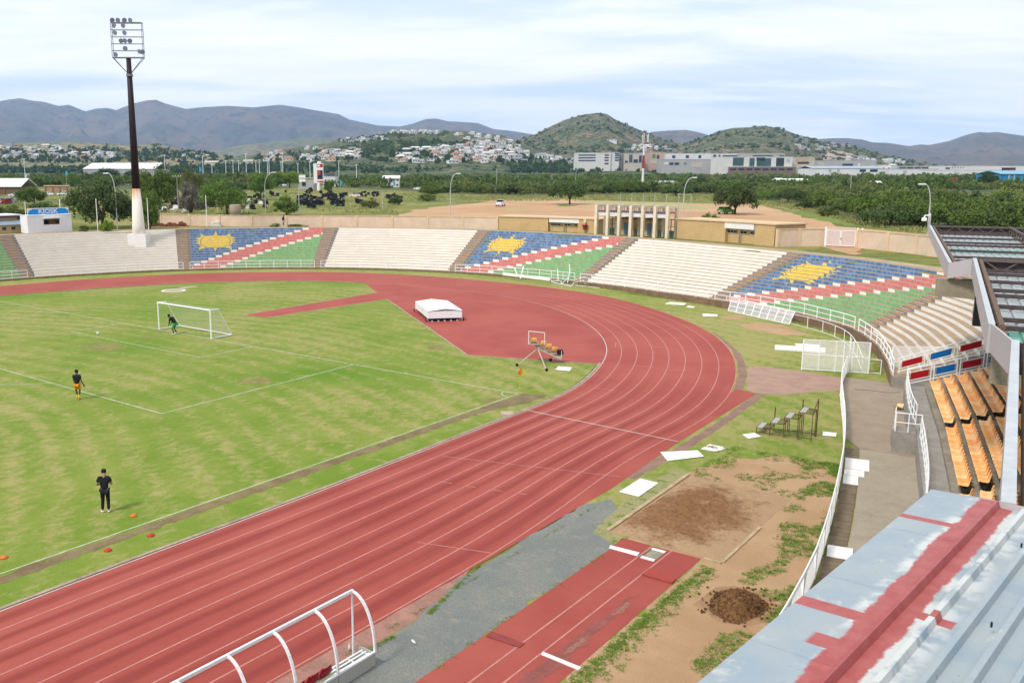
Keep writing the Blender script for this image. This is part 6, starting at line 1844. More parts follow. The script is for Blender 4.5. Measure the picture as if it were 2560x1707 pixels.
for x in (.05, KL - .05):
    m1 = MB(); m1.box((x, KD / 2 + .06 * sgn, KH / 2 + .12), (.1, abs(KD) - .1, KH)); m1.build('side_panel', KW, ks)
m1 = MB(); m1.box((KL / 2, KD, KH / 2 + .12), (KL, .1, KH)); m1.build('back_panel', KW, ks)
m1 = MB(); m1.box((KL / 2, KD / 2, KH + .16), (KL + .1, abs(KD) + .2, .08)); m1.build('roof', KW, ks)
m1 = MB(); m1.box((KL * .54, -.3 * sgn, WZ1 + .22), (KL * .38, .6, .05), M=Matrix.Rotation(-.35 * sgn, 3, 'X')); m1.build('serving_hatch', WHITEM, ks)
m1 = MB(); m1.box((KL * .64, KD * .5, KH * .55), (KL * .16, .1, KH * .45)); m1.build('shelf', MAT('tan_shelf', C8(206, 164, 110), .8, .2, 2), ks)
m1 = MB(); m1.box((KL * .45, KD * .45, KH * .6), (KL * .16, .06, KH * .4)); m1.build('dark_shutter', BLACK, ks)
for f in (.36, .45, .58, .66):
    m1 = MB(); m1.box((KL * f, KD * .1, .05), (.35, .3, .12)); m1.build('foot', BLACK, ks)
SZ = zfor(ka, 524) - PLAIN
sb = MB(); sb.box((KL * .485, KD * .05, (KH + .2 + SZ) / 2 + .1), (KL * .93, .08, SZ - KH - .1)); sg = sb.build('sign_board', WHITE, ks)
SBL = MAT('sign_blue', (.012, .27, .72), .5, .05, 2)
x0, x1, z0, z1 = KL * .025, KL * .94, KH + .25, SZ + .08
zc = (z0 + z1) / 2; hh = (z1 - z0) / 2
P = [(x0, z0 + .02), (x0 + 1.7, z0), (x0 + 2.3, z0 + .12), (x0 + 2.6, z0), (x1, z0 + .06), (x1, zc + .1), (x1 - .55, z1 - .02), (x0 + .7, z1 - .06), (x0 + .15, zc + .1)]
m1 = MB(); yy = KD * .05 - .046 * sgn
m1.face([(x, yy, z) for x, z in P] if sgn > 0 else [(x, yy, z) for x, z in P[::-1]]); m1.build('sign_wave', SBL, sg)
fc = bpy.data.curves.new('kiosk_lettering', 'FONT'); fc.body = 'KIOSK'; fc.size = hh * 1.95; fc.align_x = 'CENTER'; fc.align_y = 'CENTER'; fc.extrude = .01; fc.offset = .018
fo = bpy.data.objects.new('lettering', fc); COL.objects.link(fo); fo.parent = sg; fo.location = (KL * .48, yy - .02 * sgn, zc); fo.rotation_euler = (PI / 2, 0, 0 if sgn > 0 else PI); fo.scale = (1.18, 1, 1); fc.materials.append(WHITE)
bpy.context.view_layer.update(); _me = bpy.data.meshes.new_from_object(fo.evaluated_get(bpy.context.evaluated_depsgraph_get())); _f2 = place(_me, 'lettering', sg, fo.location, fo.rotation_euler, fo.scale); bpy.data.objects.remove(fo); _f2.name = 'lettering'
# ---- floodlight mast
B0 = pol(58.3, 150.4)
zb0 = 3.3
fm = empty('floodlight_mast', (B0.x, B0.y, 0), math.atan2(-(B0.y + 30), -B0.x) - PI / 2, 'tall floodlight mast, black above and rust-streaked white at its foot', 'floodlight')
ztop = zfor(B0, 145); zw = zfor(B0, 472); zf0 = zfor(B0, 590)
m1 = MB(); m1.box((0, 0, (zb0 + zf0) / 2 - .1), (2.6, 2.6, zf0 - zb0 + .8)); m1.build('footing', WHITE, fm)
t = NT('rusty_white_paint'); gz = t.new('ShaderNodeSeparateXYZ'); t.link(t.pos(), gz.inputs[0])
n1 = t.noise(3, 5, .7, t.pos(scale=(1, 1, .06))); n2 = t.noise(.6, 4, .6)
hgt = t.rng(gz.outputs[2], zw - 4.5, zw, 0, 1, False)
ru = t.rng(t.math('ADD', t.math('MULTIPLY', n1, .75), t.math('MULTIPLY', hgt, .62)), .72, 1.12)
RW = t.done(t.mix(ru, (.72, .68, .60), C8(214, 130, 40, 1.4)), .75)
m1 = MB(); m1.lathe([(.98, zf0), (.88, zf0 + 1.5), (.58, zw)], n=16); m1.build('lower_pole', RW, fm, True)
m1 = MB(); m1.lathe([(.575, zw + .002), (.46, (zw + ztop) / 2), (.33, ztop)], n=16); m1.build('upper_pole', MAT('mast_black', (.022, .010, .014), .6, .35, 1.5), fm, True)
HF = zfor(B0, 58) - ztop; WF = 4.3
FRM = MAT('frame_steel', (.20, .21, .24), .6, .2, 3)
for x in (-WF / 2, WF / 2):
    for y in (-.35, .35):
        m1 = MB(); m1.bar((x, y, ztop), (x, y, ztop + HF), .07); m1.build('frame_upright', FRM, fm)
for k in range(6):
    z = ztop + HF * k / 5
    for y in (-.35, .35):
        m1 = MB(); m1.bar((-WF / 2, y, z), (WF / 2, y, z), .06 if 0 < k < 5 else .13); m1.build('frame_rail', FRM, fm)
    for x in (-WF / 2, WF / 2):
        m1 = MB(); m1.bar((x, -.35, z), (x, .35, z), .05); m1.build('frame_tie', FRM, fm)
for sx in (-1, 1):
    m1 = MB(); m1.tube((0, 0, ztop - 2.4), (sx * WF / 2, .35, ztop), .05); m1.build('stay', FRM, fm)
    m1 = MB(); m1.tube((0, 0, ztop - 2.4), (sx * WF / 2, -.35, ztop), .05); m1.build('stay', FRM, fm)
m1 = MB(); m1.lathe([(.5, ztop - 2.55), (.5, ztop - 2.25)], n=12); m1.build('stay_collar', FRM, fm)
LAMP = MAT('lamp_housing', (.26, .28, .40), .5, .2, 4)
m1 = MB(); m1.lathe([(.05, -.3), (.16, -.26), (.22, -.05), (.34, .06), (.34, .08), (.02, .08)], n=12, M=Matrix.Rotation(-PI / 2 - .35, 3, 'X')); m1.bar((0, 0, -.35), (0, 0, 0), .06)
LM = m1.mesh('lamp', LAMP)
for (f, row) in ((.07, 5.22), (.26, 5.22), (.46, 5.22), (.66, 5.22), (.12, 4.45), (.42, 4.45), (.14, 3.42), (.45, 3.42), (.32, 2.28), (.45, 2.3), (.60, 2.28), (.44, 1.2), (.12, .32), (.90, .75), (.99, .7)):
    place(LM, 'lamp', fm, (lerp(WF / 2, -WF / 2, f), .4, ztop + HF * row / 5 + .1), (0, 0, R_.uniform(-.5, .5)))
# ---- tank on a stand, rubble, slab stack, shed
p = G(590, 563, PLAIN)
tk = empty('water_tank', p, 0, 'grey-brown cylindrical water tank on a low stand before the boundary wall', 'water tank')
zt1, zt0 = zfor(p, 511) , zfor(p, 547)
m1 = MB(); m1.lathe([(.95, zt0 - PLAIN + .05), (.95, zt1 - PLAIN - .1), (.7, zt1 - PLAIN)], n=20); m1.build('tank_shell', MAT('tank_grey', C8(164, 150, 126, 1.3), .85, .2, 1), tk, True)
m1 = MB(); m1.box((0, 0, zt0 - PLAIN), (2.4, 2.2, .1)); m1.build('platform', GREYP, tk)
for sx in (-1, 1):
    for sy in (-1, 1): m1 = MB(); m1.tube((sx * .5, sy * .5, 0), (sx * .5, sy * .5, zt0 - PLAIN), .06); m1.build('leg', STEEL, tk)
for k, (x, w, hgt_) in enumerate(((395, 30, .5), (428, 26, .55), (455, 16, .7))):
    p = G(x, 565.5, PLAIN); m1 = MB()
    root = empty('brick_heap', p, 0, ['low heap of broken red bricks right of the floodlight foot', 'middle heap of broken red bricks along the boundary wall', 'highest of the heaps of broken red bricks along the wall'][k], 'rubble', 'heaps of broken bricks')
    m1 = MB()
    W_ = w / 15 * 1.1
    for j in range(130):
        u = R_.gauss(0, .38); v = R_.gauss(0, .3); h_ = hgt_ * max(.05, 1 - (u * 1.3) ** 2 - v * v) * R_.random()
        m1.box(BV * (u * W_) + FV * v + Vector((0, 0, h_ + .05)), (.30, .14, .11), R_.uniform(0, 3))
    tag(m1.build('bricks', MAT('red_brick', C8(176, 108, 88, 1.4), .9, .3, 3), root), kind='stuff')
p = G(541, 566, PLAIN)
ss = empty('slab_stack', p, math.atan2(BV.y, BV.x), 'stack of white slabs on the rim near the water tank', 'slab stack')
for k in range(4):
    m1 = MB(); m1.box((R_.uniform(-.15, .15), 0, .1 + .2 * k), (1.8 - .2 * k, 1.2, .14)); m1.build('slab', WHITE, ss)
# low tan shed at the left edge
pa_, pb_ = G(-60, 589, PLAIN), G(66, 582.5, PLAIN)
d_ = (pb_ - pa_).normalized(); ang_ = math.atan2(d_.y, d_.x); Ls = (pb_ - pa_).length
sh = empty('changing_rooms', pa_ + FV * 1.0, ang_, 'low tan building with a pale blue roof left of the kiosk', 'building')
TANW = MAT('tan_wall', C8(226, 190, 140, 1.35), .9, .12, 1); BLR = MAT('pale_blue_roof', C8(150, 172, 186, 1.5), .5, .12, 1)
zs = zfor(pb_, 562) - PLAIN
m1 = MB(); m1.box((Ls / 2, 1.5, zs / 2), (Ls, 3, zs)); m1.build('front_wall', TANW, sh)
m1 = MB(); m1.hexa([(-.2, -.3, zs), (Ls + .2, -.3, zs), (Ls + .2, 3.2, zs + .45), (-.2, 3.2, zs + .45), (-.2, -.3, zs + .08), (Ls + .2, -.3, zs + .08), (Ls + .2, 3.2, zs + .53), (-.2, 3.2, zs + .53)]); m1.build('lean_to_roof', BLR, sh)
m1 = MB(); m1.box((Ls / 2 - 1.2, 5.2, (zs + 1.2) / 2), (Ls + 2, 4, zs + 1.2)); m1.build('rear_wall', TANW, sh)
m1 = MB(); m1.box((Ls / 2 - 1.2, 5.2, zs + 1.3), (Ls + 3, 5, .16)); m1.build('main_roof', WHITEM, sh)
m1 = MB(); m1.box((Ls / 2 - 1.2, 2.75, zs + 1.12), (Ls + 3, .1, .2)); m1.build('eaves_board', MAT('maroon_board', (.08, .01, .04), .6, .2, 3), sh)
for x in (Ls - 1.0, Ls - 2.3, Ls - 3.6):
    m1 = MB(); m1.box((x, -.01, zs * .62), (.55, .06, .4)); m1.build('window', GLASS, sh)
# ---- posts along the rim and street lamps
POSTG = 'thin white posts along the rim'
for (x, yb_, yt_, lab) in ((245, 579, 498, 'thin white post right of the kiosk'), (372, 577, 497, 'thin white post just right of the floodlight foot'), (517.5, 567, 490, 'thin white post between the brick heaps and the water tank'), (68, 580, 507, 'thin white post behind the left end of the kiosk'), (154.5, 578, 500, 'thin white post behind the right end of the kiosk')):
    p = G(x, yb_, PLAIN); z = zfor(p, yt_)
    m1 = MB(); m1.tube((0, 0, -.1), (0, 0, z - PLAIN), .07, .055, 8); o = empty('rim_post', p, 0, lab, 'post', POSTG); m1.build('shaft', WHITE, o)
    m1 = MB(); m1.lathe([(.07, 0), (.07, .05), (.02, .08)], (0, 0, z - PLAIN), 8); m1.build('cap', WHITE, o)
def street_lamp(base, ytop, side, arm, label, r=.09):
    p = G(*base, PLAIN); z = zfor(p, ytop) - PLAIN
    o = empty('street_lamp', p, math.atan2(BV.y, BV.x), label, 'street lamp', 'curved street lamps')
    P = [Vector((0, 0, 0)), Vector((0, 0, z * .62))]
    for k in range(1, 9):
        a = k / 8 * PI / 2; P.append(Vector((side * arm * (1 - math.cos(a)), 0, z * .62 + z * .37 * math.sin(a))))
    m1 = MB(); m1.path(P[:2], r, 8); m1.build('column', GALV, o)
    m1 = MB(); m1.path(P[1:], r * .7, 8); m1.build('arm', GALV, o)
    e = P[-1]; m1 = MB(); m1.box((e.x + side * .35, 0, e.z + .0), (.8, .28, .16)); m1.build('lantern', WHITEM, o)
    m1 = MB(); m1.box((e.x + side * .38, 0, e.z - .09), (.5, .2, .03)); m1.build('lens', GLASS, o)
street_lamp((664, 533), 430, 1, 1.8, 'tall curved street lamp right of the weeping trees on the left')
street_lamp((1125.7, 543), 433, 1, 1.2, 'curved street lamp at the left end of the sand lot')
street_lamp((1707, 551), 443, 1, 1.4, 'curved street lamp behind the brick wing, left of the green car')
street_lamp((2316, 606), 459, -1, .9, 'curved street lamp behind the far roof and its dome camera')
street_lamp((294, 573), 432, -1, .9, 'street lamp just left of the floodlight mast')
street_lamp((1438, 478), 418, 1, 1.6, 'distant curved street lamp left of the striped telecom mast')
# plain and twin-headed poles standing in the veld
for (x, yb_, yt_, lab) in ((748, 536, 462, 'thin grey pole in the grass below the billboard'), (1241, 481, 421, 'thin grey pole left of the first acacia'), (447, 540, 441, 'timber pole with a crossarm in front of the weeping trees'), (2124, 500, 440, 'thin pole in the wood left of the far roof'), (956, 525, 477, 'short rusty post in the long grass')):
    p = G(x, yb_, PLAIN); z = zfor(p, yt_) - PLAIN
    o = empty('utility_pole', p, math.atan2(BV.y, BV.x), lab, 'pole', 'thin poles in the veld')
    m1 = MB(); m1.tube((0, 0, 0), (0, 0, z), .10, .07, 6); m1.build('shaft', GALV if x != 447 else CONC, o)
    if x == 447:
        m1 = MB(); m1.bar((-.9, 0, z - .05), (.9, 0, z - .05), .1); m1.build('crossarm', CONC, o)
        for s in (-.8, -.3, .3, .8): m1 = MB(); m1.lathe([(.05, 0), (.07, .12), (.03, .2)], (s, 0, z), 6); m1.build('insulator', WHITE, o)
    else:
        m1 = MB(); m1.lathe([(.09, 0), (.09, .08), (.02, .1)], (0, 0, z), 6); m1.build('cap', GALV, o)
# ================================================================ vehicles
def car(kind, base, ang, paint_m, label, group=None, s=1.0):
    """pickup, hatch or sedan, nose towards +x"""
    p = G(*base, PLAIN)
    o = empty('parked_car' if kind != 'pickup' else 'pickup_truck', p, ang, label, 'car' if kind != 'pickup' else 'pickup', group)
    o.scale = (s, s, s)
    L, W = (4.9, 1.75) if kind == 'pickup' else ((3.9, 1.7) if kind == 'hatch' else (4.5, 1.75))
    prof = {'pickup': [(-2.45, .45), (2.35, .45), (2.45, .75), (2.3, .98), (1.0, 1.05), (-2.45, 1.05)], 'hatch': [(-1.95, .35), (1.85, .35), (1.95, .65), (1.75, .88), (.9, .98), (-1.7, 1.02), (-1.95, .9)], 'sedan': [(-2.2, .35), (2.15, .35), (2.25, .62), (2.05, .85), (.95, .95), (-1.5, .98), (-2.2, .9)]}[kind]
    cab = {'pickup': [(-.75, 1.05), (1.0, 1.05), (.45, 1.68), (-.65, 1.72)], 'hatch': [(-1.8, 1.0), (.95, .97), (.25, 1.48), (-1.35, 1.5)], 'sedan': [(-1.6, .97), (1.0, .94), (.3, 1.42), (-.95, 1.43)]}[kind]
    def extr(P, w0, w1, m, name, par=o):
        m1 = MB(); n = len(P); zmin = min(z for _, z in P); zmax = max(z for _, z in P)
        i = len(m1.v)
        for sgn in (-1, 1):
            for (x, z) in P:
                f = (z - zmin) / max(.01, zmax - zmin); m1.v.append((x, sgn * lerp(w0, w1, f) / 2, z))
        m1.f.append(tuple(range(n))); m1.f.append(tuple(reversed(range(n, 2 * n)))); m1.mi += [0, 0]
        for k in range(n):
            j = (k + 1) % n; m1.f.append((k, n + k, n + j, j)); m1.mi.append(0)
        return m1.build(name, m, par)
    b = extr(prof, W, W * .96, paint_m, 'body')
    c = extr(cab, W * .95, W * .76, paint_m, 'cabin')
    # glass: side, front and rear panes a few millimetres proud
    def pane(P, nm='window'):
        m1 = MB(); m1.face(P); m1.face([Vector(q) for q in reversed(P)]); m1.build(nm, GLASS, c)
    (xa, za), (xb, zb), (xc, zc), (xd, zd) = cab
    w0, w1 = W * .95 / 2, W * .76 / 2
    for sgn in (-1, 1):
        mid = (xa + xb) / 2 - .1
        for (u0, u1) in ((.06, .48), (.53, .94)):
            q = [lerp(xa, xb, u0) * 1.0, lerp(xa, xb, u1), lerp(xd, xc, u1), lerp(xd, xc, u0)]
            f0, f1 = .18, .88
            P = []
            for (u, f) in ((u0, f0), (u1, f0), (u1, f1), (u0, f1)):
                x = lerp(lerp(xa, xb, u), lerp(xd, xc, u), f); z = lerp(za, zc, f); P.append((x, sgn * (lerp(w0, w1, f) + .008), z))
            pane(P, 'side_window')
    for (x0, z0, x1, z1, sg) in ((xb, zb, xc, zc, 1), (xa, za, xd, zd, -1)):
        P = [(lerp(x0, x1, f) + .012 * sg, sy * (lerp(w0, w1, f) - .08), lerp(z0, z1, f)) for f, sy in ((.15, -1), (.15, 1), (.9, 1), (.9, -1))]
        pane(P, 'windscreen' if sg > 0 else 'rear_window')
    m1 = MB(); m1.lathe([(.18, -.1), (.31, -.1), (.33, -.07), (.33, .07), (.31, .1), (.18, .1)], n=16, M=Matrix.Rotation(PI / 2, 3, 'X')); wm = m1.mesh('tyre', BLACK)
    m1 = MB(); m1.lathe([(.02, -.105), (.19, -.105), (.19, .105), (.02, .105)], n=12, M=Matrix.Rotation(PI / 2, 3, 'X')); rm = m1.mesh('rim', GALV)
    ax = L * .31
    for sx in (-1, 1):
        for sy in (-1, 1):
            t_ = place(wm, 'wheel', o, (sx * ax, sy * (W / 2 - .08), .33)); place(rm, 'rim', t_)
    xf = prof[2][0]; xr = min(x for x, _ in prof)
    for sy in (-1, 1):
        m1 = MB(); m1.box((xf - .04, sy * W * .38, .72), (.1, .3, .16)); m1.build('headlight', WHITE, o)
        m1 = MB(); m1.box((xr - .005, sy * W * .42, .82), (.05, .16, .22)); m1.build('tail_light', MAT('tail_red', (.4, .02, .02), .4, .1, 3), o)
    m1 = MB(); m1.box((xr - .02, 0, .48), (.12, W * .95, .18)); m1.build('bumper', GREYP, o)
    m1 = MB(); m1.box((xr - .02, 0, .68), (.06, .45, .12)); m1.build('number_plate', WHITE, o)
    if kind == 'pickup':
        m1 = MB(); m1.box((-1.62, 0, 1.056), (1.5, W * .82, .02)); m1.build('load_bed', MAT('dark_bed', (.03, .03, .035), .8, .2, 3), o)
        m1 = MB(); m1.path([(-.8, -.7, 1.05), (-.8, -.7, 1.6), (-.8, .7, 1.6), (-.8, .7, 1.05)], .035); m1.build('roll_bar', BLACK, o)
    return o
CARW = MAT('car_white', (.78, .78, .78), .25, .03, 1); CARG = MAT('car_green', (.13, .36, .015), .3, .05, 1); CARR = MAT('car_red', (.32, .02, .02), .3, .05, 1); CARB = MAT('car_bluegrey', (.28, .36, .42), .3, .05, 1)
va = math.atan2(FV.y, FV.x)
car('pickup', (1251, 516), va - .25, CARW, 'white pickup truck parked alone on the sand lot, seen from behind')
car('hatch', (1815, 535), va - 1.0, CARG, 'small lime green hatchback parked under the big acacia')
LC = 'cars parked at the far left'
for (x, y, a, m, k, lab) in ((6, 507, .4, CARB, 'sedan', 'pale blue car at the left edge, cut by the frame'), (24, 509, 1.3, CARB, 'pickup', 'pale blue pickup facing the camera beside the red car'), (12, 511, 1.2, CARR, 'hatch', 'red car in front of the pale blue pickup'), (38, 492, .3, CARW, 'sedan', 'white car by the brown wall at the far left'), (118, 490, .2, CARW, 'sedan', 'left one of the pair of white cars right of the dark tree'), (160, 490, .5, CARW, 'pickup', 'white pickup parked right of the white cars on the far left'), (330, 464, .2, CARW, 'sedan', 'distant white car just left of the mast'), (686, 465, .3, CARW, 'sedan', 'white car under the round trees left of the billboard'), (708, 466, 2.8, CARW, 'hatch', 'second white car by the round trees, nearer the billboard'), (886, 494, .1, MAT('car_cream', (.66, .62, .50), .4, .1, 1), 'hatch', 'cream car standing among the gravestones'), (1045, 475, .0, CARW, 'sedan', 'white car on the edge of the wood beyond the graves'), (1935, 500, .4, CARB, 'sedan', 'pale car right of the big acacia at the wood edge')):
    car(k, (x, y), va + PI / 2 + a, m, lab, LC if x < 200 else 'cars far off')
# ================================================================ cemetery
GRAN = MAT('black_granite', (.012, .012, .018), .35, .3, 3); GRANW = MAT('white_marble', (.62, .60, .58), .6, .12, 3); GRANB = MAT('brown_granite', (.10, .07, .055), .6, .25, 3)
def grave_mesh(kind):
    m1 = MB()
    m1.box((0, 0, .14), (1.0, 2.1, .28)); m1.box((0, 0, .32), (.8, 1.9, .08))
    if kind == 0: m1.box((0, .95, .75), (1.15, .16, 1.0))
    elif kind == 1:
        m1.box((0, .95, .6), (1.3, .18, .6)); m1.box((0, .95, 1.0), (.7, .16, .4)); m1.box((-.5, .95, .85), (.16, .16, .5)); m1.box((.5, .95, .85), (.16, .16, .5))
    elif kind == 2:
        m1.box((0, .95, .5), (.9, .2, .6)); m1.lathe([(.45, -.09), (.45, .09)], (0, .95, .8), 14, M=Matrix.Rotation(PI / 2, 3, 'X'))
    else:
        for x in (-.7, .7):
            for y in (-.9, .95): m1.tube((x, y, 0), (x, y, 1.5), .06)
        m1.box((0, 0, 1.55), (1.7, 2.3, .1)); m1.box((0, .95, .7), (1.0, .16, .9))
    return m1
GM = [[grave_mesh(k).mesh('gravestone', m) for k in range(4)] for m in (GRAN, GRANW, GRANB)]
zg = lambda x, y: (660 + x * .14456, 380 + y * .14456); zh = lambda x, y: (340 + x * .14456, 360 + y * .14456)
rects = [(zg, 590, 780, 340, 130, 34, 'black'), (zg, 720, 660, 110, 60, 9, 'black'), (zg, 990, 770, 90, 40, 6, 'black'), (zg, 1110, 740, 160, 70, 12, 'black'), (zg, 1100, 830, 120, 40, 7, 'black'), (zg, 1150, 880, 190, 60, 13, 'black'), (zg, 1330, 750, 120, 50, 7, 'black'), (zg, 1570, 720, 120, 60, 11, 'black'), (zg, 1760, 715, 190, 55, 10, 'black'), (zg, 2090, 730, 150, 70, 7, 'black'), (zg, 1620, 860, 100, 30, 4, 'black'), (zg, 890, 890, 110, 30, 4, 'black'), (zg, 750, 950, 110, 30, 5, 'black'), (zg, 110, 720, 120, 40, 4, 'black'), (zg, 310, 680, 80, 20, 2, 'black'), (zg, 960, 700, 260, 30, 5, 'black'),
    (zh, 290, 1000, 480, 60, 18, 'black'), (zh, 420, 1090, 480, 80, 12, 'mixed'), (zh, 880, 1060, 400, 110, 12, 'mixed'), (zh, 1930, 900, 260, 60, 8, 'black'), (zh, 1880, 1010, 380, 110, 12, 'mixed')]
rnames = ['black granite gravestone in the dense cluster left of the billboard post', 'black gravestone in the small clump at the foot of the billboard', 'black gravestone in the close pair of plots below the billboard', 'black gravestone in the row right of the billboard post', 'black gravestone in the strip in front of the row by the billboard', 'black gravestone in the low cluster at the near side of the cemetery', 'black gravestone in the group left of the cream car', 'black gravestone right beside the cream car', 'black gravestone in the row towards the shrubs on the right', 'black gravestone at the right end of the cemetery', 'black gravestone beside the rounded grey-green shrub', 'black gravestone in the nearest block below the cluster', 'black gravestone close to the boundary wall, below the cluster', 'black gravestone at the left end, behind the curved street lamp', 'black gravestone by the white stones at the upper left', 'black gravestone scattered along the far edge of the cemetery', 'black gravestone in the dark row under the weeping trees', 'pale or dark tomb close behind the boundary wall', 'tomb between the dead bush and the pepper tree', 'black gravestone right of the pepper tree', 'tomb behind the water tank']
for (zz_, x, y, w, h_, n, kind), nm in zip(rects, rnames):
    for j in range(n):
        q = zz_(x - .12 * w + R_.random() * w * 1.24, y - .15 * h_ + R_.random() * h_ * 1.3)
        p = G(*q, PLAIN)
        mi = 0 if kind == 'black' or R_.random() < .5 else R_.choice((1, 2))
        o = empty('gravestone', p, va - PI / 2 + R_.uniform(-.5, .5), nm, 'gravestone', 'gravestones of the cemetery')
        s = R_.uniform(.6, .95); o.scale = (s * 1.15, s, s)
        place(GM[mi][R_.choice((0, 0, 1, 2, 3 if mi == 0 and R_.random() < .3 else 0))], 'stone', o)
# ================================================================ trees
def leaf_mat(name, c1, c2, c3):
    t = NT(name)
    p = t.pos()
    oi = t.new('ShaderNodeObjectInfo')
    n1 = t.noise(.55, 4, .6, p); n2 = t.noise(4, 3, .6, p)
    c = t.mix(t.rng(n1, .35, .65), c1, c2)
    c = t.mix(t.rng(n2, .45, .7, 0, .6), c, c3)
    hs = t.new('ShaderNodeHueSaturation')
    t.link(t.rng(oi.outputs['Random'], 0, 1, .85, 1.2, False), hs.inputs['Value']); t.link(t.rng(oi.outputs['Random'], 0, 1, .49, .51, False), hs.inputs['Hue'])
    t.link(c, hs.inputs['Color'])
    t.b.inputs['Specular IOR Level'].default_value = .12
    t.done(hs.outputs[0], .75)
    tr = t.new('ShaderNodeBsdfTranslucent'); t.link(hs.outputs[0], tr.inputs['Color'])
    mx = t.new('ShaderNodeMixShader'); mx.inputs[0].default_value = .28
    t.link(t.b.outputs[0], mx.inputs[1]); t.link(tr.outputs[0], mx.inputs[2]); t.link(mx.outputs[0], t.N['Material Output'].inputs['Surface'])
    return t.m
LEAF = {'green': leaf_mat('leaf_green', (.088, .150, .026), (.14, .205, .042), (.055, .10, .018)),
        'dark': leaf_mat('leaf_dark', (.066, .102, .030), (.10, .14, .045), (.044, .072, .022)),
        'olive': leaf_mat('leaf_olive', (.125, .155, .045), (.17, .195, .06), (.085, .112, .032)),
        'bright': leaf_mat('leaf_bright', (.15, .24, .022), (.21, .31, .04), (.10, .175, .018)),
        'grey': leaf_mat('leaf_grey', (.17, .155, .13), (.22, .20, .165), (.12, .11, .09)),
        'blue': leaf_mat('leaf_bluegreen', (.045, .088, .032), (.068, .118, .045), (.03, .064, .024))}
BARK = MAT('bark', (.085, .065, .048), .95, .35, 4, bump=.5)
def crown_arrays(rng, nclump, nleaf, size, shape, leaf):
    """leaf quads grouped in clumps; shape gives clump centres in a unit crown (x, y in -1..1, z 0..1)"""
    cl = []
    while len(cl) < nclump:
        c = shape(rng)
        if c is not None: cl.append(c)
    cl = np.array(cl) * np.array(size)
    rad = rng.uniform(.55, 1.25, nclump) * (size[0] * size[2]) ** .5 * .34
    ci = rng.integers(0, nclump, nleaf)
    d = rng.normal(size=(nleaf, 3)); d /= np.linalg.norm(d, axis=1)[:, None]
    rr = rng.random(nleaf) ** .4
    pos = cl[ci] + d * (rad[ci] * rr)[:, None] * np.array([1, 1, .72])
    a = rng.normal(size=(nleaf, 3)); a /= np.linalg.norm(a, axis=1)[:, None]
    nrm = d * .7 + a * .6 + np.array([0, 0, .35]); nrm /= np.linalg.norm(nrm, axis=1)[:, None]
    u = np.cross(nrm, a); u /= np.linalg.norm(u, axis=1)[:, None]
    v = np.cross(nrm, u)
    s = leaf * rng.uniform(.6, 1.35, nleaf)[:, None]
    q = np.stack([pos - u * s - v * s * .6, pos + u * s - v * s * .6, pos + u * s * .8 + v * s * .6, pos - u * s * .8 + v * s * .6], 1)
    return q.reshape(-1, 3)
def quads_mesh(name, V, m):
    n = len(V) // 4
    me = bpy.data.meshes.new(name)
    me.vertices.add(len(V)); me.vertices.foreach_set('co', V.astype(np.float32).ravel())
    me.loops.add(len(V)); me.loops.foreach_set('vertex_index', np.arange(len(V), dtype=np.int32))
    me.polygons.add(n); me.polygons.foreach_set('loop_start', np.arange(0, len(V), 4, dtype=np.int32)); me.polygons.foreach_set('loop_total', np.full(n, 4, np.int32))
    me.materials.append(m); me.update(); me.validate()
    return me
def sh_round(rng):
    p = rng.uniform(-1, 1, 3)
    r = np.linalg.norm(p)
    return None if r > 1 or r < .45 else np.array([p[0], p[1], .5 + p[2] * .5])
def sh_umbrella(rng):
    p = rng.uniform(-1, 1, 2); r = np.hypot(*p)
    if r > 1: return None
    return np.array([p[0], p[1], .62 + .3 * (1 - r * r) + rng.uniform(-.16, .06)])
def sh_weep(rng):
    p = rng.uniform(-1, 1, 3); r = np.linalg.norm(p)
    if r > 1 or r < .5: return None
    return np.array([p[0], p[1], .5 + p[2] * .5 - (.25 * rng.random() if abs(p[0]) > .5 else 0)])
def sh_bush(rng):
    p = rng.uniform(-1, 1, 3); r = np.linalg.norm(p)
    return None if r > 1 or p[2] < -.1 else np.array([p[0], p[1], max(.05, p[2] * .95)])
RN = np.random.default_rng(3)
CROWN = {}
def crown_mesh(kind, leafk, var):
    key = (kind, leafk, var)
    if key in CROWN: return CROWN[key]
    if kind == 'umbrella': V = crown_arrays(RN, 50, 7000, (1, 1, .62), sh_umbrella, .030)
    elif kind == 'bush': V = crown_arrays(RN, 34, 5200, (1, 1, 1), sh_bush, .038)
    elif kind == 'weep': V = crown_arrays(RN, 50, 7500, (1, 1, 1), sh_weep, .030)
    else: V = crown_arrays(RN, 48, 7500, (1, 1, 1), sh_round, .030)
    # a unit crown: radius 1, z from 0 to 1
    V[:, 2] = (V[:, 2] - V[:, 2].min()) / (V[:, 2].max() - V[:, 2].min())
    CROWN[key] = quads_mesh('crown', V, LEAF[leafk])
    return CROWN[key]
TRUNK = {}
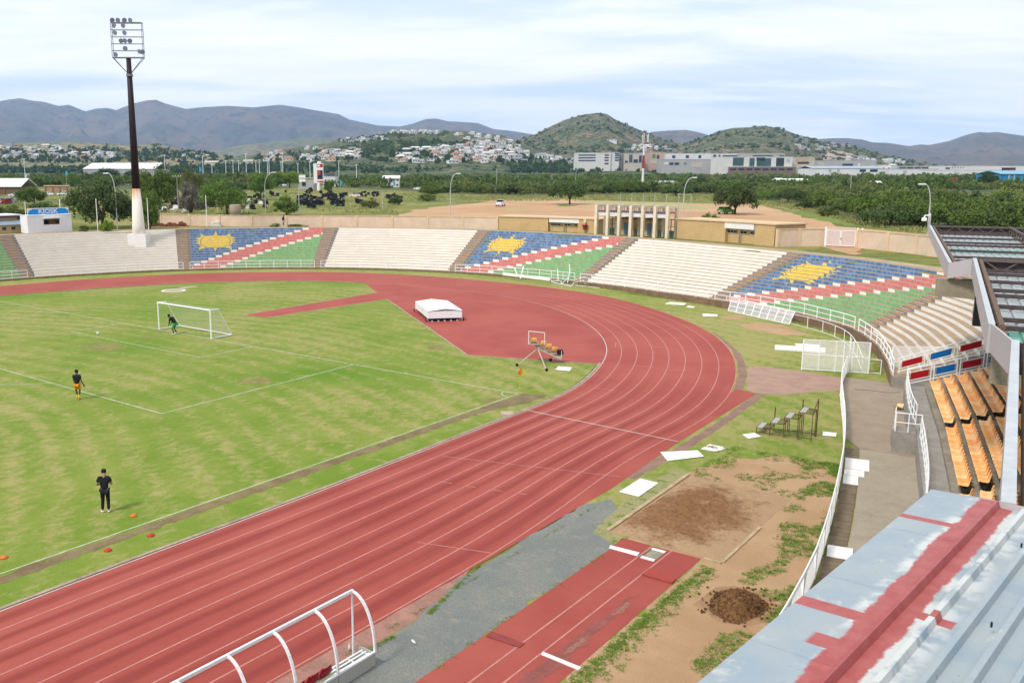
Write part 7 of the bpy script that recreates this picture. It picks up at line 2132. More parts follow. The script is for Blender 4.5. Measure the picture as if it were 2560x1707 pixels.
def trunk_mesh(kind, var):
    if (kind, var) in TRUNK: return TRUNK[kind, var]
    rg = random.Random(var + 17)
    m1 = MB()
    top = .42
    n = {'umbrella': 5, 'bush': 6, 'weep': 4}.get(kind, 4)
    fork = .16 if kind == 'umbrella' else .22
    if kind != 'bush': m1.tube((0, 0, -.02), (.01, 0, fork), .055, .042, 8)
    for k in range(n):
        a = 2 * PI * k / n + rg.uniform(-.4, .4); R0 = rg.uniform(.25, .5)
        st_ = Vector((.01, 0, fork)) if kind != 'bush' else Vector((rg.uniform(-.1, .1), rg.uniform(-.1, .1), -.02))
        mid = st_ + Vector((math.cos(a) * R0 * .5, math.sin(a) * R0 * .5, .22)); en = st_ + Vector((math.cos(a) * R0, math.sin(a) * R0, .48))
        m1.tube(st_, mid, .032, .022, 6); m1.tube(mid, en, .022, .010, 6)
        for q in range(2):
            b = a + rg.uniform(-.9, .9); m1.tube(mid, mid + Vector((math.cos(b) * .3, math.sin(b) * .3, rg.uniform(.15, .3))), .014, .006, 5)
    TRUNK[kind, var] = m1.mesh('trunk', BARK)
    return TRUNK[kind, var]
def tree(kind, leafk, base, x0, x1, ytop, ycrown, label, group=None, var=0, zg_=PLAIN, cat='tree'):
    """crown spans columns x0..x1 and rows ytop..ycrown, trunk base at a pixel of the ground"""
    p = G(*base, zg_) if zg_ is not None else base
    k = depth(Vector((p.x, p.y, zg_))) / FPX
    R0 = (x1 - x0) / 2 * k; z1 = zfor(p, ytop) - zg_; z0 = max(-.1, zfor(p, ycrown) - zg_)
    off = ((x0 + x1) / 2 - base[0]) * k
    o = empty('acacia_tree' if kind == 'umbrella' else ('shrub' if kind == 'bush' else ('pepper_tree' if kind == 'weep' else 'leafy_tree')), p, R_.uniform(0, 6), label, cat if kind != 'bush' else 'shrub', group)
    H = z1
    c = place(crown_mesh(kind, leafk, var), 'crown', o, (0, 0, z0), (0, 0, 0), (R0, R0 * .95, z1 - z0))
    inv_ = Matrix.Rotation(-o.rotation_euler.z, 3, 'Z') @ (BV * off); c.location.x, c.location.y = inv_.x, inv_.y
    place(trunk_mesh(kind, var % 3), 'trunk', o, (0, 0, 0), (0, 0, R_.uniform(0, 6)), (max(R0, H * .5), max(R0, H * .5), H * 1.15))
    return o
T = tree
T('umbrella', 'dark', (1424, 511), 1364, 1460, 452, 496, 'spreading acacia with a forked trunk alone on the sand lot')
T('umbrella', 'dark', (1837, 536), 1782, 1891, 460, 522, 'big dark acacia shading the lime green car', var=1)
T('round', 'dark', (258, 570), 172, 335, 448, 560, 'huge dark grey-green tree between kiosk and floodlight mast', var=1)
T('round', 'green', (86, 512), 45, 118, 462, 508, 'dark green tree beside the parked cars on the far left', var=2)
T('bush', 'green', (268, 581), 250, 288, 549, 580, 'round bright green shrub on the rim right of the kiosk')
bpy.data.objects['shrub'].children[0].data = crown_mesh('bush', 'bright', 0)
T('bush', 'olive', (30, 560), -30, 66, 512, 556, 'wide low olive shrub behind the tan building', var=1)
T('bush', 'dark', (110, 560), 62, 160, 503, 545, 'dusty dark shrub behind the kiosk', var=2)
T('bush', 'green', (372, 572), 342, 410, 470, 568, 'tall leafy bush hugging the right side of the mast', var=1)
T('bush', 'olive', (210, 581), 198, 224, 562, 581, 'small olive shrub by the right end of the kiosk', var=0)
T('weep', 'green', (400, 520), 350, 455, 410, 510, 'leftmost large pepper tree behind the boundary wall', var=1)
T('weep', 'olive', (482, 515), 450, 516, 418, 500, 'pepper tree with a brownish crown behind the dead bush', var=2)
T('bush', 'grey', (478, 532), 448, 505, 452, 530, 'leafless grey-brown bush below the pepper trees', var=2)
T('weep', 'green', (567, 536), 505, 622, 444, 532, 'bright drooping pepper tree left of the water tank', var=3)
T('round', 'green', (652, 500), 618, 692, 428, 486, 'leafy tree left of the curved street lamp', var=3)
T('round', 'bright', (724, 470), 692, 756, 426, 462, 'round-headed tree beside the grey gatehouse')
T('round', 'green', (690, 470), 668, 712, 428, 462, 'narrow round tree left of the round-headed one', var=2)
T('bush', 'green', (716, 538), 684, 750, 486, 535, 'tall willowy shrub just behind the boundary wall', var=3)
T('bush', 'green', (821, 478), 808, 835, 447, 478, 'slim leafy shrub right of the billboard', var=1)
T('bush', 'olive', (926, 520), 900, 950, 494, 519, 'rounded grey-green shrub on the near side of the cemetery', var=2)
T('bush', 'dark', (995, 512), 972, 1014, 486, 511, 'rounded shrub right of the short rusty post', var=3)
T('round', 'green', (1074, 494), 1045, 1106, 462, 490, 'small dense tree at the edge of the long grass', var=1)
T('bush', 'olive', (1070, 503), 1045, 1095, 484, 502, 'low shrub in front of the small dense tree')
T('bush', 'bright', (1774, 560), 1748, 1766, 536, 556, 'left half of the pair of bright bushes behind the brick wing', var=2)
T('bush', 'bright', (1772, 558), 1762, 1776, 528, 556, 'tallest bright bush behind the brick wing', var=1)
T('bush', 'bright', (1787, 560), 1774, 1800, 534, 556, 'right-hand bright bush behind the brick wing', var=3)
T('bush', 'dark', (820, 558), 800, 842, 556, 567, 'weeds along the foot of the boundary wall', 'weeds on the rim', 1)
T('bush', 'bright', (690, 567), 674, 706, 557, 568, 'tall grass tuft by the passer-by', 'weeds on the rim', 2)
T('bush', 'olive', (740, 568), 716, 770, 560, 568, 'strip of tall grass right of the passer-by', 'weeds on the rim', 3)
T('bush', 'dark', (1790, 601), 1774, 1802, 593, 604, 'grey-green weed at the foot of the brick wing', 'weeds on the rim', 0)
T('round', 'blue', (268, 456), 236, 300, 418, 452, 'round dark tree in front of the grey warehouse')
T('round', 'blue', (326, 456), 308, 346, 424, 452, 'smaller round dark tree beside the mast, before the warehouse', var=2)
rt_list = [('umbrella', 'dark', (2225, 566), 2160, 2300, 506, 560, 'flat-topped acacia at the wood edge beyond the lush strip'), ('umbrella', 'dark', (2370, 566), 2300, 2440, 516, 570, 'flat-topped acacia behind the curved lamp and far roof'), ('round', 'olive', (2110, 530), 2070, 2150, 492, 528, 'rounded olive tree left of the flat-topped acacia'), ('bush', 'dark', (2010, 520), 1985, 2036, 496, 520, 'dark shrub at the wood edge right of the pale car'), ('umbrella', 'dark', (1970, 508), 1940, 2010, 470, 500, 'broad acacia behind the pale car'), ('bush', 'olive', (2065, 540), 2040, 2096, 514, 540, 'olive shrub in the lush grass'), ('round', 'bright', (2230, 500), 2190, 2262, 474, 505, 'yellow-green tree standing out of the dark wood'), ('round', 'dark', (2440, 520), 2400, 2490, 482, 535, 'dark round tree above the far roof'), ('round', 'bright', (2540, 520), 2480, 2600, 470, 545, 'yellow-green tree at the right edge below the blue shed'), ('umbrella', 'dark', (2500, 560), 2420, 2580, 526, 570, 'wide dark acacia just above the far roof'), ('round', 'blue', (2468, 474), 2446, 2490, 426, 466, 'dark conifer-like tree left of the blue shed'), ('round', 'olive', (2330, 520), 2280, 2390, 470, 520, 'broad olive tree behind the lamp head'), ('round', 'green', (2140, 480), 2110, 2180, 455, 490, 'green tree before the white container roof'), ('umbrella', 'green', (1905, 500), 1880, 1935, 478, 498, 'small acacia just right of the big one'), ('round', 'green', (1512, 465), 1500, 1545, 440, 470, 'light green tree left of the telecom mast'), ('umbrella', 'dark', (1690, 490), 1655, 1728, 461, 488, 'dark acacia beside the gabled roof near the mast')]
for k, (a, b, c, d, e, f, h_, lab) in enumerate(rt_list): T(a, b, c, d, e, f, h_, lab, 'trees at the wood edge', k % 4)
# the wood: past counting, one mass
def lod(n, leaf, nc, umb):
    return crown_arrays(RN, nc, n, (1, 1, .8 if not umb else .55), sh_umbrella if umb else sh_round, leaf)
def wood(name, npts, yr, nleaf, leaf, label, H=(3.4, 6.0), Rr=(2.2, 4.6), mats=('green', 'dark', 'olive')):
    protos = [lod(nleaf, leaf, 16, k % 2 == 0) for k in range(6)]
    packs = {m: [] for m in mats}
    cnt = 0
    while cnt < npts:
        x = R_.uniform(-60, 2640); y0, y1 = yr(x)
        if y1 <= y0: continue
        y = R_.uniform(y0, y1)
        p = G(x, y, PLAIN)
        cl = noise.noise(Vector((p.x * .012, p.y * .012, 1)))
        if cl < -.28 : cnt += .2; continue
        V = protos[R_.randrange(6)].copy(); a = R_.uniform(0, 6.3); ca, sa = math.cos(a), math.sin(a)
        r = R_.uniform(*Rr); h_ = R_.uniform(*H)
        W = np.stack([(V[:, 0] * ca - V[:, 1] * sa) * r + p.x, (V[:, 0] * sa + V[:, 1] * ca) * r + p.y, V[:, 2] * h_ + PLAIN + .2], 1)
        cm = noise.noise(Vector((p.x * .02 + 5, p.y * .02, 7))) + R_.uniform(-.25, .25)
        packs[mats[0] if cm > .10 else (mats[1] if cm > -.12 else mats[2])].append(W); cnt += 1
    for m, L in packs.items():
        if L:
            o = bpy.data.objects.new(name, quads_mesh(name, np.concatenate(L), LEAF[m])); COL.objects.link(o)
            tag(o, label % {'green': 'mid green', 'dark': 'dark green', 'olive': 'olive green'}[m], 'woodland', kind='stuff')
def tb(tab, x): return float(np.interp(x, [a for a, _ in tab], [b for _, b in tab]))
lowb = [(-60, 468), (200, 466), (400, 478), (640, 476), (760, 460), (850, 470), (1000, 474), (1100, 482), (1300, 488), (1500, 486), (1650, 480), (1800, 486), (1950, 502), (2050, 520), (2150, 548), (2300, 568), (2450, 585), (2700, 600)]
sheet('woodland_floor', [tuple(G(x, tb(lowb, x) + 1.5, PLAIN)[:2]) for x in range(-100, 2701, 100)] + [tuple(G(x, 434, PLAIN)[:2]) for x in (2700, 2000, 1300, 600, -100)], PLAIN + .03, MAT('undergrowth', (.085, .10, .038), .95, .45, .15, bump=.6), rag=4, step=9, seed=77)
wood('near_woodland', 400, lambda x: (max(478, tb(lowb, x) - 70), tb(lowb, x)) if x > 1050 else (0, 0), 950, .050, '%s thicket of the nearer thorn wood', mats=('green', 'dark', 'olive'))
wood('middle_woodland', 1150, lambda x: (450, min(482, tb(lowb, x))), 190, .11, '%s thorn wood on the plain', H=(3.5, 7.0))
wood('left_woodland', 190, lambda x: (456, 474) if x < 690 else (0, 0), 700, .058, '%s tall trees between the graves and the far town', H=(6, 10), Rr=(3.5, 6))
wood('far_woodland', 1300, lambda x: (436.5, 453), 90, .17, '%s far wood at the foot of the town', H=(4, 8), Rr=(4, 8))
# long grass and scrub in the veld
m_l = []
for k in range(3200):
    x = R_.uniform(-40, 2300); lo = tb(lowb, x)
    y = R_.uniform(lo - 2, min(lo + 62, 545 if x < 1000 else (503 if x < 1850 else lo + 16)))
    p = G(x, y, PLAIN)
    for j in range(8):
        b = p + Vector((R_.gauss(0, .5), R_.gauss(0, .5), 0)); a = R_.uniform(0, 6.3); h_ = R_.uniform(.15, .5); w = R_.uniform(.05, .14)
        u = Vector((math.cos(a), math.sin(a), 0)) * w; tl = Vector((R_.gauss(0, .15), R_.gauss(0, .15), h_))
        m_l += [b - u, b + u, b + u * .5 + tl, b - u * .5 + tl]
o = bpy.data.objects.new('long_grass', quads_mesh('long_grass', np.array([tuple(v) for v in m_l]), leaf_mat('veld_blades', (.24, .24, .085), (.30, .28, .12), (.15, .19, .05)))); COL.objects.link(o)
tag(o, 'long yellow-green grass in the veld beyond the wall', 'grass', kind='stuff')
# ================================================================ billboard, telecom mast, sheds near the wood
p = G(797, 477, PLAIN); zt_ = zfor(p, 409) - PLAIN; zl = zfor(p, 455) - PLAIN
k_ = depth(p) / FPX
bb_ = empty('billboard', p, math.atan2(BV.y, BV.x), 'tall three-sided billboard with a red poster on a white post', 'billboard')
m1 = MB(); m1.tube((0, 0, 0), (0, 0, zl), .75, n=12); m1.build('post', WHITEM, bb_)
wA, wB = 25 * k_, 13 * k_
m1 = MB(); m1.prism([(-wB * .9, -.8), (wA - wB, -.3), (wA - wB, 1.2), (-wB * .9, .8)], zl - .6, zt_); m1.build('cabinet', WHITE, bb_)
m1 = MB(); m1.lathe([(.9, zt_), (.9, zt_ + .9)], (wA * .1, .5, 0), 10); m1.build('top_light', WHITEM, bb_)
RP = MAT('poster_red', (.42, .02, .03), .5, .15, .4); RD = MAT('poster_dark', (.05, .015, .05), .5, .4, .5); ROR = MAT('poster_orange', (.45, .07, .03), .5, .4, .6)
def bpan(x0, x1, f0, f1, m, dy, nm='poster'):
    m1 = MB(); yy = lambda x: lerp(-.8, -.3, (x + wB * .9) / (wA - wB + wB * .9)) - dy
    za, zb_ = lerp(zl - .6, zt_, f0), lerp(zl - .6, zt_, f1); m1.face([(x0, yy(x0), za), (x1, yy(x1), za), (x1, yy(x1), zb_), (x0, yy(x0), zb_)]); return m1.build(nm, m, bb_)
xl, xr = -wB * .25, wA - wB - .1
bpan(xl, xr, .02, .98, WHITE, .02, 'poster_sheet'); bpan(xl, xr, .8, .97, RP, .04); bpan(xl + .2, lerp(xl, xr, .55), .84, .93, WHITE, .06); bpan(xl + .15, xr - .1, .2, .66, RD, .04); bpan(xl + .2, lerp(xl, xr, .6), .42, .64, ROR, .06); bpan(xl, xr, .03, .12, RP, .04); bpan(lerp(xl, xr, .2), lerp(xl, xr, .9), .12, .17, WHITE, .06)
p = G(1606, 471, PLAIN); zt_ = zfor(p, 330) - PLAIN
tm = empty('telecom_mast', p, math.atan2(BV.y, BV.x), 'red and white striped telecom mast with panel antennas', 'telecom mast')
MR = MAT('mast_red', (.32, .035, .03), .6, .2, 1); MWH = MAT('mast_white', (.68, .68, .70), .6, .15, 1)
bands = [(471, 455, MR), (455, 421, MWH), (421, 389, MR), (389, 361, MWH), (361, 329, MR)]
for (ya, yb_, m) in bands:
    za, zb_ = max(0, zfor(p, ya) - PLAIN), zfor(p, yb_) - PLAIN
    r0, r1 = lerp(.62, .42, za / zt_), lerp(.62, .42, zb_ / zt_)
    m1 = MB(); m1.tube((0, 0, za), (0, 0, zb_ - .002), r0, r1, 10); m1.build('mast_section', m, tm)
for (x, ya, yb_) in ((-5.5, 337, 358), (-1.5, 333, 360), (9, 335, 358), (-5, 341, 356), (7, 338, 355)):
    za, zb_ = zfor(p, yb_) - PLAIN, zfor(p, ya) - PLAIN; xx = x * depth(p) / FPX
    m1 = MB(); m1.box((xx, -.5, (za + zb_) / 2), (.35, .3, zb_ - za)); a_ = m1.build('antenna', MWH, tm)
    m1 = MB(); m1.bar((0, 0, za + .5), (xx, -.4, za + .5), .1); m1.bar((0, 0, zb_ - .5), (xx, -.4, zb_ - .5), .1); m1.build('antenna_arm', GALV, a_)
m1 = MB(); m1.tube((0, 0, zt_), (0, 0, zt_ + 1.5), .05); m1.build('lightning_rod', GALV, tm)
def shed(label, x0, x1, ybase, ytop, D, wall_m, roof_m, rise=.0, depth_=18, windows=0, wm=None, zbase=None, cat='building', name='shed', door=True, bands_=0, group=None):
    """box building facing the camera: columns x0..x1, rows ytop..ybase, D metres along the view axis"""
    k = D / FPX
    c = AT((x0 + x1) / 2, ybase, D); zb = zfor(c, ybase); zt = zfor(c, ytop); W = (x1 - x0) * k
    o = empty(name, (c.x, c.y, PLAIN), math.atan2(BV.y, BV.x), label, cat, group)
    H = zt - PLAIN; h0 = zb - PLAIN
    m1 = MB(); m1.box((0, depth_ / 2, H / 2), (W, depth_, H)); m1.build('wall', wall_m, o)
    if rise > 0:
        m1 = MB(); e = .5
        m1.hexa([(-W / 2 - e, -e, H + .01), (W / 2 + e, -e, H + .01), (W / 2 + e, depth_ / 2, H + rise), (-W / 2 - e, depth_ / 2, H + rise), (-W / 2 - e, -e, H + .3), (W / 2 + e, -e, H + .3), (W / 2 + e, depth_ / 2, H + rise + .3), (-W / 2 - e, depth_ / 2, H + rise + .3)]); m1.build('roof_slope', roof_m, o)
        m1 = MB(); m1.hexa([(-W / 2 - e, depth_ / 2, H + rise), (W / 2 + e, depth_ / 2, H + rise), (W / 2 + e, depth_ + e, H + .01), (-W / 2 - e, depth_ + e, H + .01), (-W / 2 - e, depth_ / 2, H + rise + .3), (W / 2 + e, depth_ / 2, H + rise + .3), (W / 2 + e, depth_ + e, H + .3), (-W / 2 - e, depth_ + e, H + .3)]); m1.build('roof_slope', roof_m, o)
    else:
        m1 = MB(); m1.box((0, depth_ / 2, H + .2), (W + .6, depth_ + .6, .4)); m1.build('roof', roof_m, o)
    for (fx0, fx1, fz0, fz1, m) in (windows or ()):
        za, zb_ = lerp(h0, H, fz0), lerp(h0, H, fz1)
        m1 = MB(); m1.box((lerp(-W / 2, W / 2, (fx0 + fx1) / 2), -.05, (za + zb_) / 2), ((fx1 - fx0) * W, .3, zb_ - za)); m1.build('window' if m is GLASS or m is WB else 'panel', m, o)
    return o
WB = MAT('window_blue', (.04, .05, .10), .2, .3, .2)
OFFW = MAT('office_white', (.60, .58, .55), .7, .06, .1); OFFB = MAT('office_beige', (.48, .43, .36), .8, .1, .1); OFFG = MAT('office_grey', (.30, .29, .28), .7, .1, .1); OFFP = MAT('office_pinkish', (.48, .34, .26), .8, .1, .1); SHW_ = MAT('shed_white', (.64, .63, .62), .6, .08, .1); SHR = MAT('shed_bluegrey_roof', (.30, .36, .42), .5, .1, .1); SHG = MAT('shed_grey', (.38, .37, .36), .7, .1, .1); TEAL = MAT('teal_glass', (.05, .10, .10), .2, .3, .05); BEI = MAT('beige_panel', (.48, .34, .20), .8, .1, .1)
off_w = [(.015 + .077 * i + .0, .085 + .077 * i, z, z + .095, WB) for z in (.38, .58, .78) for i in range(8)]
shed('white four-storey office block with rows of dark windows left of the telecom mast', 1442, 1526, 416, 382.5, 1300, OFFW, OFFW, windows=[(a * .83 + .03, b * .83 + .03, c, d, m) for a, b, c, d, m in off_w] + [(.82, .94, z, z + .11, WB) for z in (.14, .38, .58, .78)], depth_=30, name='office_block')
shed('white stair tower and dark bay attached to the office block', 1524, 1547, 412, 381.5, 1302, OFFW, OFFW, windows=[(.55, .98, z, z + .12, WB) for z in (.3, .5, .68, .84)], depth_=28, name='office_block')
shed('grey office wing with small windows right of the white stair tower', 1547, 1562, 408, 384, 1310, OFFG, OFFG, windows=[(a, a + .2, z, z + .1, WB) for z in (.3, .52, .74) for a in (.1, .42, .72)], depth_=26, name='office_block')
shed('beige office block with one tall glazed bay', 1560, 1605, 410, 383.5, 1306, OFFB, SHR, windows=[(.27, .46, .12, .86, TEAL), (.52, .76, .1, .42, WB), (.82, .97, .12, .8, WB), (.05, .2, .1, .3, WB)], depth_=28, name='office_block')
shed('pinkish beige mall block right of the telecom mast', 1608, 1660, 414, 381, 1320, OFFP, OFFB, windows=[(.42, .57, .56, .86, MAT('green_sign', (.08, .25, .07), .6, .1, .2)), (.64, .76, .5, .8, WB), (.3, .9, .12, .36, OFFB)], depth_=30, name='mall_block')
shed('long white mall hall with three square blue windows', 1662, 1775, 402, 384, 1340, SHW_, SHW_, windows=[(.16, .23, .35, .75, WB), (.46, .53, .35, .75, WB), (.74, .80, .35, .75, WB)], depth_=40, name='mall_hall')
shed('grey mall front below the white hall, with small sign boards', 1657, 1800, 424, 399, 1260, SHG, SHW_, windows=[(.02, .09, .5, .72, SHW_), (.11, .18, .45, .7, WB), (.2, .28, .45, .7, WB), (.36, .41, .5, .7, MAT('teal_sign', (.05, .25, .27), .6, .1, .2)), (.5, .68, .2, .7, OFFB)], depth_=36, name='mall_block')
shed('white lattice hall behind the mall, left of the glass block', 1775, 1850, 398, 384.5, 1380, SHW_, SHW_, windows=[(.1, .2, .1, .8, WB), (.28, .34, .1, .8, WB), (.42, .98, .25, .7, WB)], depth_=30, name='mall_hall')
gb_ = shed('white car showroom with large glazed bays and round blue emblems', 1800, 1980, 416.5, 392.5, 1180, OFFW, OFFW, windows=[(.175, .325, .06, .93, TEAL), (.405, .475, .02, .88, TEAL), (.505, .705, .02, .86, TEAL), (.50, .62, .58, .93, WB), (.775, .885, .02, .9, GLASS)], depth_=40, name='showroom')
shed('dark recessed ground floor deck of the showroom', 1822, 1990, 427, 417.5, 1178, MAT('brown_deck', (.20, .14, .11), .8, .2, .1), OFFB, windows=[(.02 + .12 * i, .11 + .12 * i, .1, .6, GLASS) for i in range(8)], depth_=30, name='showroom_deck')
shed('flat grey roof storey above the showroom', 1862, 1962, 392.6, 384.5, 1195, OFFG, OFFB, windows=[(.2, .7, .05, .5, WB), (.86, .98, .05, .5, WB)], depth_=30, name='roof_storey')
shed('beige panelled block right of the showroom', 1980, 2036, 410, 393.5, 1190, OFFB, OFFW, windows=[(.15, .72, .35, .9, BEI), (.25, .75, .0, .28, GLASS)], depth_=34, name='showroom_annexe')
# round emblems of the showroom: a ring with a V over a W
def emblem(px, py, rpx, D):
    c = AT(px, py, D); k = D / FPX; r = rpx * k
    e = MB(); ax_ = -FV
    M_ = Matrix((BV, Vector((0, 0, 1)), -FV)).transposed()
    e.lathe([(r, -.1), (r, .1)], (0, 0, 0), 20, M=M_)
    o = e.build('emblem_disc', MAT('emblem_blue', (.10, .22, .42), .4, .08, .2), gb_)
    w = gb_.matrix_basis.inverted() @ c
    o.rotation_euler = (0, 0, -gb_.rotation_euler.z); o.location = w
    for (a, b) in (((-.35, .8), (0, .12)), ((0, .12), (.35, .8)), ((-.75, .45), (-.3, -.75)), ((-.3, -.75), (0, .0)), ((0, .0), (.3, -.75)), ((.3, -.75), (.75, .45))):
        m1 = MB(); m1.bar((BV * a[0] + Vector((0, 0, a[1]))) * r - FV * .14, (BV * b[0] + Vector((0, 0, b[1]))) * r - FV * .14, r * .16, r * .05, up=FV); m1.build('emblem_stroke', WHITE, o)
emblem(1971, 401.5, 4.0, 1178.5); emblem(1826, 399, 2.6, 1178.5)
shed('long white warehouse with a blue-grey roof and grey doors', 2030, 2202, 431, 421.5, 1050, SHW_, SHR, rise=2.6, windows=[(.24, .28, .05, .8, SHG), (.36, .4, .05, .8, SHG), (.69, .78, .1, .75, GLASS), (.84, .95, .1, .75, GLASS)], depth_=40, name='warehouse')
shed('grey mall strip behind the long white warehouse', 2036, 2190, 421, 402, 1230, SHG, SHW_, windows=[(.05, .15, .3, .8, OFFB), (.45, .62, .2, .6, WB), (.7, .74, .3, .6, SHW_)], depth_=40, name='mall_strip')
shed('white block with two small windows right of the warehouse', 2196, 2226, 430, 413.5, 1080, SHW_, SHW_, windows=[(.35, .48, .5, .64, GLASS), (.78, .92, .5, .64, GLASS)], depth_=25, name='warehouse')
shed('small pale blue gabled shed behind the white block', 2226, 2242, 419, 413, 1150, MAT('pale_blue_wall', (.45, .52, .58), .7, .1, .2), SHW_, rise=1.2, depth_=14, name='warehouse')
shed('long cream warehouse in the middle of the industrial strip', 2222, 2345, 433, 423, 1060, SHW_, OFFB, windows=[(.29, .36, .1, .6, SHG)], depth_=40, name='warehouse')
shed('row of dark-fronted units with vaulted roofs', 2245, 2322, 422, 416, 1180, SHG, SHW_, windows=[(.05 + .24 * i, .25 + .24 * i, .05, .6, WB) for i in range(4)], depth_=25, name='warehouse')
shed('long white warehouse behind, running to the blue shed', 2326, 2460, 424, 415.5, 1250, SHW_, SHW_, windows=[(.28, .36, .1, .6, WB)] + [(.4 + .05 * i, .42 + .05 * i, .3, .8, OFFG) for i in range(5)], depth_=40, name='warehouse')
shed('low white warehouse in front of the long one', 2340, 2510, 437, 426, 1000, SHW_, SHW_, windows=[(.26, .34, .05, .5, SHG), (.65, .95, .05, .35, OFFG)], depth_=35, name='warehouse')
shed('cream warehouse at the far right behind the billboard', 2455, 2570, 424, 415, 1300, SHW_, OFFB, depth_=35, name='warehouse')
shed('dark billboard with red lettering blotches behind the blue shed', 2505, 2538, 432, 420.5, 900, MAT('poster_black', (.02, .01, .03), .5, .3, .3), MAT('poster_black2', (.02, .01, .03), .5, .3, .3), windows=[(.06, .45, .35, .65, MAT('poster_letters', (.42, .06, .05), .5, .3, .8)), (.5, .95, .45, .75, MC['poster_letters'])], depth_=1, name='roadside_billboard', cat='billboard')
bs = shed('bright blue corrugated shed at the right edge', 2500, 2640, 466, 436, 520, MAT('blue_cladding', (.03, .22, .40), .5, .12, .3), MAT('blue_roof', (.16, .36, .50), .5, .1, .2), rise=1.8, depth_=24, windows=[(.02 + .1 * i, .028 + .1 * i, .02, .98, MAT('blue_rib', (.015, .10, .26), .6, .1, 1)) for i in range(8)] + [(.13, .145, .02, .98, SHW_), (.22, .235, .02, .98, SHW_)], name='blue_shed')
shed('orange shipping container in the wood', 2378, 2397, 460, 447, 560, MAT('container_orange', (.42, .10, .05), .6, .15, .5), MAT('container_orange', (.42, .10, .05)), depth_=3, name='shipping_container', cat='container', windows=[(.1 + .2 * i, .14 + .2 * i, .1, .95, MAT('container_rib', (.30, .07, .04), .6, .1, 1)) for i in range(5)])
shed('blue shipping container right of the orange one', 2397, 2420, 461, 452.5, 555, MAT('container_blue', (.10, .24, .42), .6, .15, .5), MAT('container_blue', (.10, .24, .42)), depth_=3, name='shipping_container', cat='container', windows=[(.05, .25, .3, .8, MAT('container_pale', (.35, .45, .55), .6, .1, 1))])
for (x0, x1, yb_, yt_, D, lab) in ((2178, 2208, 467, 460, 430, 'white shed roof among the trees, left of the lamp head'), (2262, 2276, 480, 478, 380, 'tiny white roof in the wood left of the lamp'), (1944, 1958, 455, 451, 560, 'left-hand white roof in the middle of the wood'), (1966, 1984, 456, 452, 560, 'second white roof in the middle of the wood'), (1988, 2020, 458, 452, 555, 'broadest white roof in the middle of the wood')):
    shed(lab, x0, x1, yb_, yt_, D, SHW_, WHITEM, rise=1.0, depth_=8, name='hut', group='white roofs in the wood')
shed('low white hut at the foot of the telecom mast', 1592, 1609, 485, 472, 458, SHW_, SHW_, depth_=6, name='hut', windows=[(.1, .9, .8, .98, WHITE)])
shed('cream gabled house beside the telecom mast', 1648, 1690, 484, 470, 440, MAT('cream_wall', (.50, .42, .30), .8, .1, .3), MAT('tin_roof', (.42, .45, .50), .5, .1, .3), rise=3.0, depth_=14, name='gabled_house', windows=[(.05, .15, .2, .7, GLASS)])
shed('low cream wall with a red stripe right of the mast hut', 1608, 1650, 483, 472, 462, MAT('cream_wall2', (.48, .40, .30), .8, .1, .3), MAT('red_strip', (.35, .03, .03), .6, .1, .3), depth_=3, name='low_building')
shed('grey warehouse with a pale roof behind the floodlight mast', 210, 388, 452, 423, 830, SHG, SHW_, rise=5.5, depth_=50, name='warehouse', windows=[(.06, .13, .3, .6, GLASS), (.58, .66, .0, .25, MAT('red_truck', (.4, .02, .02), .5, .1, .2))])
shed('white-roofed brown building at the left edge', -60, 52, 484, 468, 350, MAT('brown_wall', (.16, .10, .07), .85, .15, .3), WHITE, rise=3.0, depth_=14, name='brown_building', windows=[(.62, .66, .1, .7, MAT('orange_door', (.3, .07, .03), .7, .1, .3))])
shed('tan yard wall with brick piers behind the parked cars', 112, 172, 482, 466, 385, MAT('yard_wall', (.36, .24, .14), .9, .15, .3), COPE, depth_=1, name='yard_wall', cat='wall', windows=[(.03 + .3 * i, .06 + .3 * i, .0, 1, MAT('yard_pier', (.22, .13, .08), .9, .1, .3)) for i in range(4)])
shed('pale hall with a strip window among the trees on the left', 62, 72, 447, 436, 700, SHW_, SHW_, depth_=12, name='hut')
shed('grey gatehouse with a white sign cube beside the round-headed tree', 748, 784, 466, 447, 440, SHG, SHG, depth_=14, name='gatehouse', windows=[(.0, .45, .55, 1.5, WHITE), (.2, .45, .05, .6, GLASS)])
shed('white hall with red and blue stripes behind the billboard', 806, 838, 447, 440, 520, SHW_, MAT('blue_stripe', (.05, .18, .5), .5, .1, .3), depth_=20, name='striped_hall', windows=[(.3, .95, .9, 1.6, MAT('maroon_stripe', (.2, .03, .05), .5, .1, .3))])
shed('white sloping-roofed building in the wood right of the billboard', 958, 998, 455, 447, 500, SHW_, SHW_, rise=1.5, depth_=12, name='white_house', windows=[(.6, .72, .4, .8, GLASS), (.85, .95, .4, .8, GLASS)])
shed('pale tent-roofed chapel above the trees left of the hill town', 510, 544, 412, 407, 1480, OFFB, MAT('tent_roof', (.44, .40, .34), .8, .1, .2), rise=3, depth_=20, name='chapel')
for (x0, x1, yb_, yt_, lab) in ((608, 632, 408, 403, 'pale house with a pitched roof among the sports field masts'), (595, 612, 416, 412, 'red and white hut between the sports field masts')):
    shed(lab, x0, x1, yb_, yt_, 1480, OFFB, OFFB, rise=2, depth_=10, name='small_house')
